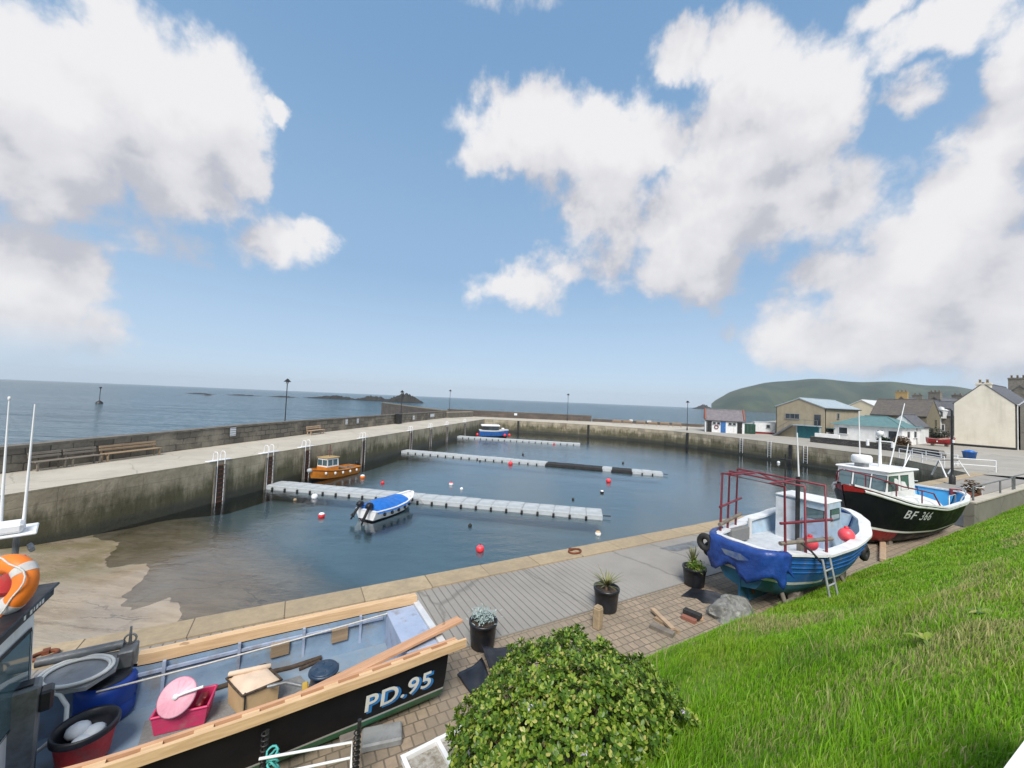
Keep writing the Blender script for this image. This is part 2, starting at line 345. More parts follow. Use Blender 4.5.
def quay_wall_mat(name, c, c2, algae, wet, rot=0.0, bw=2.4, bh=.9, blk=.6):
    """tidal wall: pale above, green-black weed streaks below, rust and joints"""
    m, k, b = new_mat(name)
    co = objco(k)
    mp = k.n('ShaderNodeMapping', {0: co}); mp.inputs['Scale'].default_value = (1, 1, .2)
    sx = k.n('ShaderNodeSeparateXYZ', {0: co})
    z = sx.outputs[2]
    col = k.mix(k.ramp(k.noise(co, .6, 6, .65), .35, .66), c, c2)
    col = k.mix(k.math('MULTIPLY', k.ramp(k.noise(co, .5, 5, .6), .58, .72), .55), col, (.20, .12, .075))
    st = k.noise(mp.outputs[0], 1.5, 6, .68)
    hgt = k.math('MULTIPLY_ADD', k.noise(co, .45, 5, .65), 2.2, -1.1)
    zz = k.math('ADD', z, hgt)
    amt = k.ramp(zz, -.1, -1.9, 0, 1)
    low = k.math('MULTIPLY_ADD', amt, .42, st)
    col = k.mix(k.math('MULTIPLY', k.ramp(low, .52, .92), .92), col, algae)
    col = k.mix(k.math('MULTIPLY', k.ramp(k.noise(mp.outputs[0], 3.3, 6, .7), .56, .70), k.math('MULTIPLY_ADD', amt, .5, .25)), col, tuple(x * .8 for x in algae))
    col = k.mix(k.math('MULTIPLY', k.ramp(k.math('ADD', z, k.math('MULTIPLY', hgt, .2)), -1.75, -2.2), .85), col, wet)
    brk = k.n('ShaderNodeTexBrick'); hh = k.math('ADD', k.math('MULTIPLY', sx.outputs[0], math.cos(rot)), k.math('MULTIPLY', sx.outputs[1], math.sin(rot)))
    k.t.links.new(k.n('ShaderNodeCombineXYZ', {0: k.math('MULTIPLY_ADD', k.noise(co, 1.1, 3), .25, hh), 1: k.math('MULTIPLY_ADD', k.noise(co, .9, 3), .12, z)}).outputs[0], brk.inputs[0])
    for nm, vv in (('Scale', 1.0), ('Brick Width', bw), ('Row Height', bh), ('Mortar Size', .018), ('Mortar Smooth', .4)): brk.inputs[nm].default_value = vv
    for nm, vv in (('Color1', .72), ('Color2', 1.12), ('Mortar', .45)): brk.inputs[nm].default_value = (vv, vv, vv, 1)
    col = k.mix(blk, col, k.mix(1.0, col, brk.outputs[0], 'MULTIPLY'))
    # pour joints
    fz = k.math('FRACT', k.math('DIVIDE', z, .62))
    jl = k.ramp(k.math('ABSOLUTE', k.math('SUBTRACT', fz, .5)), .46, .49)
    col = k.mix(k.math('MULTIPLY', jl, .28), col, (.06, .055, .045))
    k.t.links.new(col, b.inputs['Base Color'])
    k.t.links.new(k.ramp(z, -1.6, -2.3, .9, .45), b.inputs['Roughness'])
    bp = k.n('ShaderNodeBump', {'Height': k.math('ADD', k.noise(co, 6, 6, .65), k.math('MULTIPLY', st, .6))}); bp.inputs['Strength'].default_value = .7; bp.inputs['Distance'].default_value = .05
    k.t.links.new(bp.outputs[0], b.inputs['Normal'])
quay_wall_mat('pier_face', (.48, .415, .30), (.30, .26, .18), (.080, .076, .036), (.045, .046, .032), R(79), 3.2, 1.25, .5)
quay_wall_mat('quay_face', (.40, .345, .25), (.28, .245, .18), (.085, .078, .042), (.035, .038, .03), R(-25), 1.3, .55, .9)

def water_mat(name, scale, strength, tint, near_fine=True, rough=.03):
    m, k, b = new_mat(name)
    t = k.t
    t.nodes.remove(b)
    co = objco(k)
    mp = k.n('ShaderNodeMapping', {0: co}); mp.inputs['Rotation'].default_value = (0, 0, R(-20)); mp.inputs['Scale'].default_value = (1, 1.9, 1)
    n1 = k.noise(mp.outputs[0], scale, 4, .55, dist=.3)
    n2 = k.noise(mp.outputs[0], scale * .22, 3, .5)
    patch = k.ramp(k.noise(co, .07 if near_fine else .008, 4, .6), .38, .62, .35, 1.0)
    h = k.math('ADD', k.math('MULTIPLY', n1, patch), k.math('MULTIPLY', n2, 1.4))
    if not near_fine:
        mp2 = k.n('ShaderNodeMapping', {0: co}); mp2.inputs['Rotation'].default_value = (0, 0, R(12)); mp2.inputs['Scale'].default_value = (.35, 1.6, 1)
        h = k.math('ADD', h, k.math('MULTIPLY', k.noise(mp2.outputs[0], .07, 5, .6), 14))
    bp = k.n('ShaderNodeBump', {'Height': h}); bp.inputs['Strength'].default_value = strength; bp.inputs['Distance'].default_value = .28
    gl = k.n('ShaderNodeBsdfGlossy', {'Normal': bp.outputs[0]}); gl.inputs['Roughness'].default_value = rough; gl.inputs['Color'].default_value = (.97, .98, 1, 1)
    tr = k.n('ShaderNodeBsdfTransparent'); tr.inputs[0].default_value = (*tint, 1)
    fr = k.n('ShaderNodeFresnel', {'Normal': bp.outputs[0]}); fr.inputs[0].default_value = 1.333 if not near_fine else 1.6
    fac = fr.outputs[0] if near_fine else k.math('MULTIPLY', fr.outputs[0], .82)
    mx = k.n('ShaderNodeMixShader', {0: fac, 1: tr.outputs[0], 2: gl.outputs[0]})
    t.links.new(mx.outputs[0], t.nodes['Material Output'].inputs[0])
    return m
water_mat('basin_water', 3.2, .08, (.97, .99, .99))
water_mat('sea_water', .8, .6, (.42, .58, .60), near_fine=False, rough=.08)

def bed_mat():
    m, k, b = new_mat('sand_bed')
    co = objco(k)
    sx = k.n('ShaderNodeSeparateXYZ', {0: co})
    mp = k.n('ShaderNodeMapping', {0: co}); mp.inputs['Rotation'].default_value = (0, 0, R(-30)); mp.inputs['Scale'].default_value = (.6, 1.9, 1)
    n = k.noise(mp.outputs[0], .85, 8, .66, dist=.25)
    vc = k.n('ShaderNodeTexVoronoi', {0: k.vmath('ADD', mp.outputs[0], k.vmath('MULTIPLY', k.noise(co, 1.6, 5, .65, out=1), (.9, .9, 0)))}, feature='DISTANCE_TO_EDGE')
    vc.inputs['Scale'].default_value = .55
    col = k.mix(k.ramp(n, .35, .65), (.43, .345, .245), (.31, .24, .165))
    col = k.mix(k.ramp(k.noise(mp.outputs[0], 2.1, 7, .7, dist=.4), .55, .66, 0, .5), col, (.20, .15, .10))
    col = k.mix(k.math('MULTIPLY', k.ramp(vc.outputs[0], .0, .035, 1, 0), k.ramp(k.noise(co, .6, 3), .42, .6, 0, .6)), col, (.10, .075, .05))
    col = k.mix(k.ramp(k.noise(co, 7, 6, .7), .5, .75, 0, .45), col, (.46, .40, .31))
    col = k.mix(k.ramp(k.noise(co, .35, 4, .6), .48, .62, 0, .5), col, (.45, .395, .315))
    # green weed near the foot of the pier
    wd = k.math('MULTIPLY', k.ramp(k.math('ADD', k.math('MULTIPLY', sx.outputs[0], -1), k.noise(co, .6, 4)), 14.2, 16.4), k.ramp(k.noise(co, .8, 5, .65), .35, .6))
    col = k.mix(k.math('MULTIPLY', wd, .55), col, (.13, .12, .035))
    # tide-wet sand just above the waterline
    wz = k.math('ADD', sx.outputs[2], k.math('MULTIPLY_ADD', k.noise(co, .8, 5, .65), .5, -.25))
    col = k.mix(k.ramp(wz, -2.0, -2.5, 0, .12), col, (.15, .125, .095))
    # deeper bed coloured pale blue for light scattered back by murky water
    zz = k.math('ADD', sx.outputs[2], k.math('MULTIPLY_ADD', k.noise(co, .5, 5, .6), .4, -.2))
    col = k.mix(k.ramp(zz, -2.75, -3.4), col, (.15, .245, .285))
    k.t.links.new(col, b.inputs['Base Color'])
    k.t.links.new(k.ramp(wz, -1.8, -2.45, .8, .10), b.inputs['Roughness'])
    bp = k.n('ShaderNodeBump', {'Height': k.math('ADD', n, k.math('MULTIPLY', k.noise(mp.outputs[0], 5, 6, .6), .3))}); bp.inputs['Distance'].default_value = .12
    k.t.links.new(k.ramp(wz, -1.8, -2.45, .9, .06), bp.inputs['Strength'])
    k.t.links.new(bp.outputs[0], b.inputs['Normal'])
bed_mat()
mat('sea_bed', (.10, .24, .31), (.075, .19, .26), .9, .012, lo=.42, hi=.58)

def leaf_mat(name, stops, rough=.45, transl=.25, spec=.35):
    """foliage coloured leaf by leaf"""
    m, k, b = new_mat(name)
    gm = k.n('ShaderNodeNewGeometry')
    rp = k.n('ShaderNodeValToRGB', {0: gm.outputs['Random Per Island']})
    el = rp.color_ramp.elements
    while len(el) < len(stops): el.new(.5)
    for e, (p, c) in zip(el, stops): e.position = p; e.color = (*c, 1)
    k.t.links.new(rp.outputs[0], b.inputs['Base Color'])
    b.inputs['Roughness'].default_value = rough; b.inputs['Specular IOR Level'].default_value = spec
    b.inputs['Subsurface Weight'].default_value = 0
    tl = k.n('ShaderNodeBsdfTranslucent', {0: rp.outputs[0]})
    mx = k.n('ShaderNodeMixShader', {1: b.outputs[0], 2: tl.outputs[0]}); mx.inputs[0].default_value = transl
    k.t.links.new(mx.outputs[0], k.t.nodes['Material Output'].inputs[0])
    return m
leaf_mat('bush_leaf', [(0, (.035, .085, .010)), (.35, (.08, .165, .016)), (.65, (.16, .265, .024)), (.88, (.30, .38, .05)), (1, (.48, .44, .14))], .38)

def grass_mat():
    m, k, b = new_mat('grass_blade')
    gm = k.n('ShaderNodeNewGeometry'); co = objco(k)
    rp = k.n('ShaderNodeValToRGB', {0: gm.outputs['Random Per Island']})
    st = [(0, (.12, .29, .007)), (.45, (.185, .40, .012)), (.85, (.22, .43, .02)), (.96, (.34, .44, .08)), (1, (.5, .46, .24))]
    el = rp.color_ramp.elements
    while len(el) < len(st): el.new(.5)
    for e, (p, c) in zip(el, st): e.position = p; e.color = (*c, 1)
    c = k.mix(k.ramp(k.noise(co, .7, 4, .6), .42, .64, 0, .45), rp.outputs[0], (.27, .36, .03))
    c = k.mix(k.ramp(k.noise(co, 1.15, 5, .62), .50, .66, 0, .5), c, (.06, .19, .006))
    at = k.n('ShaderNodeAttribute', attribute_name='dry')
    c = k.mix(k.math('MULTIPLY', at.outputs['Fac'], .85), c, (.46, .38, .20))
    k.t.links.new(c, b.inputs['Base Color']); b.inputs['Roughness'].default_value = .5; b.inputs['Specular IOR Level'].default_value = .3
    tl = k.n('ShaderNodeBsdfTranslucent', {0: c})
    mx = k.n('ShaderNodeMixShader', {1: b.outputs[0], 2: tl.outputs[0]}); mx.inputs[0].default_value = .3
    k.t.links.new(mx.outputs[0], k.t.nodes['Material Output'].inputs[0])
grass_mat()
mat('turf', (.12, .23, .016), (.17, .24, .025), .95, 2.5, .6, 30, stain=(.16, .14, .05), stain_amt=.5, stain_sc=1.3)

def hill_mat():
    m, k, b = new_mat('hill_grass')
    co = objco(k)
    c = k.mix(k.ramp(k.noise(co, .005, 7, .62), .42, .58), (.026, .05, .038), (.055, .08, .048))
    c = k.mix(k.ramp(k.noise(co, .011, 7, .65), .5, .66, 0, .7), c, (.045, .052, .042))
    sx = k.n('ShaderNodeSeparateXYZ', {0: co})
    k.t.links.new(c, b.inputs['Base Color']); b.inputs['Roughness'].default_value = .95
hill_mat()

# ------------------------------------------------------------------ sea air
def haze_mat():
    m = bpy.data.materials.new('haze'); m.use_nodes = True
    t = m.node_tree
    for n in list(t.nodes):
        if n.type != 'OUTPUT_MATERIAL': t.nodes.remove(n)
    v = t.nodes.new('ShaderNodeVolumePrincipled')
    v.inputs['Color'].default_value = (.90, .95, 1, 1); v.inputs['Density'].default_value = HAZE; v.inputs['Anisotropy'].default_value = .2
    t.links.new(v.outputs[0], t.nodes['Material Output'].inputs['Volume'])
    MATS['haze'] = m
HAZE = 9e-5
haze_mat()

# ------------------------------------------------------------------ mesh helpers
class MB:
    def __init__(s): s.v = []; s.f = []; s.m = []; s.sm = []
    def add(s, vs, fs, mi=0, smooth=False, M=None):
        o = len(s.v)
        for p in vs:
            p = Vector(p)
            if M is not None: p = M @ p
            s.v.append(tuple(p))
        for f in fs:
            s.f.append(tuple(i + o for i in f)); s.m.append(mi); s.sm.append(smooth)
        return s
    def box(s, c, d, rz=0.0, ry=0.0, rx=0.0, mi=0):
        hx, hy, hz = d[0] / 2, d[1] / 2, d[2] / 2
        vs = [(x, y, z) for z in (-hz, hz) for y in (-hy, hy) for x in (-hx, hx)]
        fs = [(0, 2, 3, 1), (4, 5, 7, 6), (0, 1, 5, 4), (2, 6, 7, 3), (0, 4, 6, 2), (1, 3, 7, 5)]
        return s.add(vs, fs, mi, False, Matrix.Translation(c) @ Euler((rx, ry, rz)).to_matrix().to_4x4())
    def rbox(s, c, d, r=.02, rz=0.0, ry=0.0, rx=0.0, mi=0):
        """box with chamfered edges"""
        hx, hy, hz = d[0] / 2, d[1] / 2, d[2] / 2
        r = min(r, hx * .9, hy * .9, hz * .9)
        vs = []; idx = {}
        for sx in (-1, 1):
            for sy in (-1, 1):
                for sz in (-1, 1):
                    for ax in range(3):
                        p = [sx * (hx - r), sy * (hy - r), sz * (hz - r)]
                        p[ax] += (sx, sy, sz)[ax] * r
                        idx[(sx, sy, sz, ax)] = len(vs); vs.append(p)
        fs = []
        S = (-1, 1)
        for sx in S: fs.append([idx[(sx, a, b, 0)] for a, b in ((-1, -1), (1, -1), (1, 1), (-1, 1))][::sx])
        for sy in S: fs.append([idx[(a, sy, b, 1)] for a, b in ((-1, -1), (1, -1), (1, 1), (-1, 1))][::-sy])
        for sz in S: fs.append([idx[(a, b, sz, 2)] for a, b in ((-1, -1), (1, -1), (1, 1), (-1, 1))][::sz])
        for a in S:
            for b in S:
                fs.append([idx[(-1, a, b, 1)], idx[(1, a, b, 1)], idx[(1, a, b, 2)], idx[(-1, a, b, 2)]][::(1 if a * b > 0 else -1)])
                fs.append([idx[(a, -1, b, 0)], idx[(a, 1, b, 0)], idx[(a, 1, b, 2)], idx[(a, -1, b, 2)]][::(-1 if a * b > 0 else 1)])
                fs.append([idx[(a, b, -1, 0)], idx[(a, b, 1, 0)], idx[(a, b, 1, 1)], idx[(a, b, -1, 1)]][::(1 if a * b > 0 else -1)])
        for a in S:
            for b in S:
                for c_ in S: fs.append([idx[(a, b, c_, 0)], idx[(a, b, c_, 1)], idx[(a, b, c_, 2)]][::a * b * c_])
        return s.add(vs, fs, mi, False, Matrix.Translation(c) @ Euler((rx, ry, rz)).to_matrix().to_4x4())
    def tube(s, pts, r, n=8, mi=0, cap=True, closed=False):
        pts = [Vector(p) for p in pts]; N = len(pts)
        rs = r if isinstance(r, (list, tuple)) else [r] * N
        vs = []; prev = None
        for i, p in enumerate(pts):
            if closed: t = pts[(i + 1) % N] - pts[i - 1]
            else: t = pts[min(i + 1, N - 1)] - pts[max(i - 1, 0)]
            if t.length < 1e-9: t = Vector((0, 0, 1))
            t.normalize()
            if prev is None:
                a = Vector((0, 0, 1)) if abs(t.z) < .9 else Vector((1, 0, 0))
                x = t.cross(a).normalized()
            else:
                x = (prev - t * prev.dot(t)).normalized()
            prev = x; y = t.cross(x)
            for j in range(n):
                a = 2 * PI * j / n
                vs.append(p + (x * math.cos(a) + y * math.sin(a)) * rs[i])
        fs = []
        for i in range(N if closed else N - 1):
            for j in range(n):
                a = i * n + j; b = i * n + (j + 1) % n; i2 = ((i + 1) % N) * n
                fs.append((a, b, i2 + (j + 1) % n, i2 + j))
        s.add(vs, fs, mi, True)
        if cap and not closed:
            s.add(vs[:n], [tuple(range(n))[::-1]], mi); s.add(vs[-n:], [tuple(range(n))], mi)
        return s
    def lathe(s, prof, n=24, c=(0, 0, 0), mi=0, M=None, smooth=True):
        vs = []; fs = []
        for r, z in prof:
            for j in range(n):
                a = 2 * PI * j / n; vs.append((r * math.cos(a), r * math.sin(a), z))
        for i in range(len(prof) - 1):
            for j in range(n):
                fs.append((i * n + j, i * n + (j + 1) % n, (i + 1) * n + (j + 1) % n, (i + 1) * n + j))
        T = Matrix.Translation(c)
        if M is not None: T = T @ M
        return s.add(vs, fs, mi, smooth, T)
    def prism(s, poly, z0, z1, mi=0, M=None, top=None):
        n = len(poly)
        vs = [(x, y, z0) for x, y in poly] + [(x, y, z1) for x, y in poly]
        fs = [tuple(range(n))[::-1], tuple(range(n, 2 * n))]
        for i in range(n): fs.append((i, (i + 1) % n, n + (i + 1) % n, n + i))
        o = len(s.f)
        s.add(vs, fs, mi, False, M)
        if top is not None: s.m[o + 1] = top
        return s
    def grid(s, P, mi=0, smooth=True, closed=False):
        """P[i][j] of points"""
        n, m = len(P), len(P[0])
        vs = [p for row in P for p in row]
        fs = []
        for i in range(n - 1):
            for j in range(m if closed else m - 1):
                j2 = (j + 1) % m
                fs.append((i * m + j, i * m + j2, (i + 1) * m + j2, (i + 1) * m + j))
        return s.add(vs, fs, mi, smooth)
    def build(s, name, mats, parent=None, loc=None, rz=0.0):
        me = bpy.data.meshes.new(name)
        me.from_pydata(s.v, [], s.f)
        if not isinstance(mats, (list, tuple)): mats = [mats]
        for m_ in mats: me.materials.append(MATS[m_] if isinstance(m_, str) else m_)
        me.polygons.foreach_set('material_index', s.m)
        me.polygons.foreach_set('use_smooth', s.sm)
        me.update()
        o = bpy.data.objects.new(name, me)
        COL.objects.link(o)
        if parent is not None: o.parent = parent
        if loc is not None: o.location = loc
        if rz: o.rotation_euler = (0, 0, rz)
        return o

def tag(o, label=None, cat=None, group=None, kind=None):
    if label: o['label'] = label
    if cat: o['category'] = cat
    if group: o['group'] = group
    if kind: o['kind'] = kind
    return o
def thing(name, label, cat, loc=(0, 0, 0), rz=0.0, group=None):
    o = bpy.data.objects.new(name, None); COL.objects.link(o)
    o.empty_display_size = .2
    o.location = loc; o.rotation_euler = (0, 0, rz)
    return tag(o, label, cat, group)
def copy_tree(o, parent=None):
    c = o.copy(); COL.objects.link(c); c.parent = parent
    for ch in list(o.children): copy_tree(ch, c)
    return c

ANG = R(28.9)                                   # the front quay runs at this angle
UX, UY = math.cos(ANG), math.sin(ANG)
def W2(u, v, z=0.0): return Vector((u * UX - v * UY, u * UY + v * UX, z))

def text_mesh(body, size, shear=0.0, spacing=1.0, bold=0.0):
    cu = bpy.data.curves.new('lettering', 'FONT'); cu.body = body; cu.size = size; cu.shear = shear; cu.space_character = spacing
    cu.offset = bold; cu.resolution_u = 4; cu.align_x = 'LEFT'
    ob = bpy.data.objects.new('lettering', cu); COL.objects.link(ob)
    dg = bpy.context.evaluated_depsgraph_get(); dg.update()
    me = ob.evaluated_get(dg).to_mesh()
    vs = [v.co.copy() for v in me.vertices]; fs = [tuple(p.vertices) for p in me.polygons]
    ob.evaluated_get(dg).to_mesh_clear()
    bpy.data.objects.remove(ob); bpy.data.curves.remove(cu)
    return vs, fs

# ------------------------------------------------------------------ water, bed, quays
ZW = -2.5
PIER_A, PIER_B = Vector((-26.6, -20.0)), Vector((-6.0, 82.5))     # inner edge of the left pier
def pier_x(y): return -19.4 + .2 * (y - 15.6)
EDGE = [(-6.1, 84.6), (5, 83.0), (16, 79.6), (23, 76), (28.5, 71.5), (32.2, 66.2), (35.4, 60), (37.6, 53), (40, 46.5), (41.5, 41.5)]    # far and right quay, one curve
Q1 = W2(48.5, 9.5)                                                # front-right corner of the basin
BASIN_R = [(Q1.x, Q1.y), (42.1, 47.8), (40.2, 58.5), (36.9, 75.1)]
FAR_L = (pier_x(82.0), 82.0)

# sea: one large sheet; basin: another sheet of the same level inside the harbour
m = MB(); S = 6000
m.add([(-S, 90, ZW), (S, 90, ZW), (S, S, ZW), (-S, S, ZW)], [(0, 1, 2, 3)])
m.add([(-S, -300, ZW), (-34, -300, ZW), (-34, -20, ZW), (-24.6, 18, ZW), (-22.2, 33, ZW), (-14, 84, ZW), (-13, 90, ZW), (-S, 90, ZW)], [tuple(range(8))])
tag(m.build('sea', 'sea_water'), kind='structure')
m = MB()
m.add([(-S, -300, -9), (S, -300, -9), (S, S, -9), (-S, S, -9)], [(0, 1, 2, 3)])
tag(m.build('sea_bed', 'sea_bed'), kind='structure')
m = MB()
bp = [(-30, 2), (0, 6), (Q1.x + 1, Q1.y - .5), (44, 41.5), (42, 50), (37, 62), (30, 73), (16, 81), (-5, 86), (-8, 85)]
m.add([(x, y, ZW) for x, y in bp] , [tuple(range(len(bp)))])
tag(m.build('harbour_water', 'basin_water'), kind='structure')

def bed_z(x, y):
    """sand slope of the slipway: highest on the near left, falling under the water"""
    d = (x + 18.5) * -.57 + (y - 19.0) * -.82
    d -= 1.5
    z = ZW + .20 * d
    if d < 0: z = ZW + .03 * d - .017 * d * d
    z += .05 * math.sin(x * 1.1 + y * .5) * math.sin(y * .9 - x * .3) + .02 * math.sin(3.1 * x + 1.3 * y)
    return max(min(z, -.25), ZW - .95)  # deep bed kept shallow as murky water, hiding pontoon shadows
P = []
ys = [i * .5 for i in range(-12, 60)] + [30 + i * 4 for i in range(0, 15)]
for y in ys:
    row = []
    for i in range(0, 141):
        x = -32 + i * .5 if i < 100 else 18 + (i - 100) * .75
        row.append((x, y, bed_z(x, y)))
    P.append(row)
m = MB(); m.grid(P)
tag(m.build('sand', 'sand_bed'), kind='structure')

def wall_strip(mb, pts, z0, z1, mi=0, flip=False):
    for (x0, y0), (x1, y1) in zip(pts[:-1], pts[1:]):
        mb.add([(x0, y0, z0), (x1, y1, z0), (x1, y1, z1), (x0, y0, z1)], [(0, 1, 2, 3)[::-1] if flip else (0, 1, 2, 3)], mi)

# left pier: body, top, coping edge
m = MB()
pa, pb = (pier_x(-20), -20), (pier_x(84.4), 84.4)
outer = [(-34.5, -20), (-25.3, 18), (-22.9, 33), (-14.6, 83.2)]
poly = [pa, pb] + [outer[3], outer[2], outer[1], outer[0]]
m.prism(poly, -7, 0, 0, top=1)
tag(m.build('pier', ['pier_face', 'pier_concrete']), kind='structure')
# far quay arm
m = MB()
poly = [(pier_x(82) - 10, 84.4)] + EDGE[:5] + [(46.5, 88), (19.5, 94.5), (-15.6, 95.5), (-17, 85)]
m.prism(poly, -7, -.006, 0, top=1)
tag(m.build('far_quay', ['quay_face', 'pier_concrete']), kind='structure')
# right-hand yard: lofted from the quay edge back to the houses
edge = [(Q1.x, Q1.y)] + EDGE[:3:-1]
m = MB()
wall_strip(m, edge, -7, 0.0)
rows = []
for off, z in ((0, 0.0), (2.2, 0.01), (9, .06), (18, .32), (30, .55), (60, 1.0), (150, 2.5)):
    row = []
    for i, (x, y) in enumerate(edge):
        ox, oy = ((.95, -.30), (1, -.12), (1, -.04), (1, .06), (.98, .16), (.93, .34), (.737, .676))[i]; row.append((x + off * ox, y + off * oy, z))
    rows.append(row)
m.grid(rows, 1, smooth=False)
m.f = [f for f in m.f]
tag(m.build('yard', ['quay_face', 'yard_concrete']), kind='structure')

# front quay in its own (u, v) frame: body, coping, grooved slip, brick paving
m = MB()
m.prism([(-60, -40), (52, -40), (48.5, 9.5), (-60, 9.5)], -7, 0, 0, top=1)
tag(m.build('quay', ['quay_face', 'yard_concrete'], rz=ANG), kind='structure')
m = MB()
for i in range(-24, 33):
    a, b_ = i * 1.5 + .001, i * 1.5 + 1.499
    m.rbox(((a + b_) / 2, 9.20, .012), (b_ - a, .62 + .05 * rng.random(), .05 + .02 * rng.random()), .008)
tag(m.build('quay_edge', 'coping_blocks', rz=ANG), kind='structure')
m = MB(); m.add([(-40, 6.56, .004), (48.5, 6.56, .004), (48.5, 8.9, .004), (-40, 8.9, .004)], [(0, 1, 2, 3)])
tag(m.build('slipway', 'slip_concrete', rz=ANG), kind='structure')
m = MB(); m.add([(-40, 3.5, .004), (24.5, 3.5, .004), (24.5, 6.53, .004), (-40, 6.53, .004)], [(0, 1, 2, 3)])
tag(m.build('paving', 'brick_paving', rz=ANG), kind='structure')
m = MB(); m.box((-8, 6.545, .006), (64, .03, .03)); m.box((36, 6.545, .006), (24, .03, .03))
tag(m.build('paving_edge', 'grey_wall_concrete', rz=ANG), kind='structure')

# dark worn patch let into the slip, and rusty mooring rings on the coping
m = MB(); m.add([(10.2, 8.45, .008), (11.9, 8.45, .008), (12.2, 8.05, .008), (10.5, 8.05, .008)], [(0, 1, 2, 3)])
tag(m.build('road_patch', 'grey_steel', rz=ANG), kind='structure')
def ring(u, v, r, label, z=.075):
    t = MB(); t.tube([(r * math.cos(a * PI / 8), r * .72 * math.sin(a * PI / 8), .0) for a in range(16)], .028, 7, closed=True)
    t.box((0, r * .72, .0), (.08, .12, .06))
    o = t.build('mooring_ring', 'rust', loc=W2(u, v, z), rz=ANG + .2)
    tag(o, label, 'mooring ring', 'mooring rings on the quay edge')
ring(7.45, 9.2, .21, 'rusty iron ring lying on the stone quay edge beside the open concrete slip')
ring(-3.35, 9.15, .15, 'rusty iron ring on the quay edge behind the grey roller of the black boat')

# ------------------------------------------------------------------ grass bank
def hump(u, v): return .06 * math.sin(u * .9 + 1) * math.sin(v * 1.7) + .03 * math.sin(u * 2.3 + v * 3.1)
PROF = [(-6, 3.3), (-3, 3.1), (-1, 2.92), (0, 2.8), (.7, 2.68), (1.1, 2.50), (1.6, 2.06), (2.2, 1.62), (3, 1.14), (4, .58), (4.5, .30), (4.75, .10)]
def bank_z(u, v):
    for (a, za), (b_, zb) in zip(PROF[:-1], PROF[1:]):
        if v <= b_:
            t = (v - a) / (b_ - a); z = za + (zb - za) * t; break
    else: z = 0.0
    fade = min(1, max(0, (4.7 - v) / .8))
    s_ = min(1, max(0, (u - 1.7) / 1.1)); z -= .45 * (1 - s_) * min(1, max(0, (v - 3.3) / 1.0))
    q = min(1, max(0, (8.3 - u) / 1.1)); q = q * q * (3 - 2 * q)
    return z + hump(u, v) * fade + .22 * q * fade * max(0, min(1, (v - .2) / .8)) * min(1, max(0, (u - 3.6) / 1.6))
rows = []
for i in range(0, 171):
    u = -4 + i * .25
    rows.append([(u, -6 + j * .25 + (0 if j < 43 else 0), bank_z(u, -6 + j * .25) - .015) for j in range(0, 44)])
m = MB(); m.grid(rows)
tag(m.build('grass_bank', 'turf', rz=ANG), kind='structure')

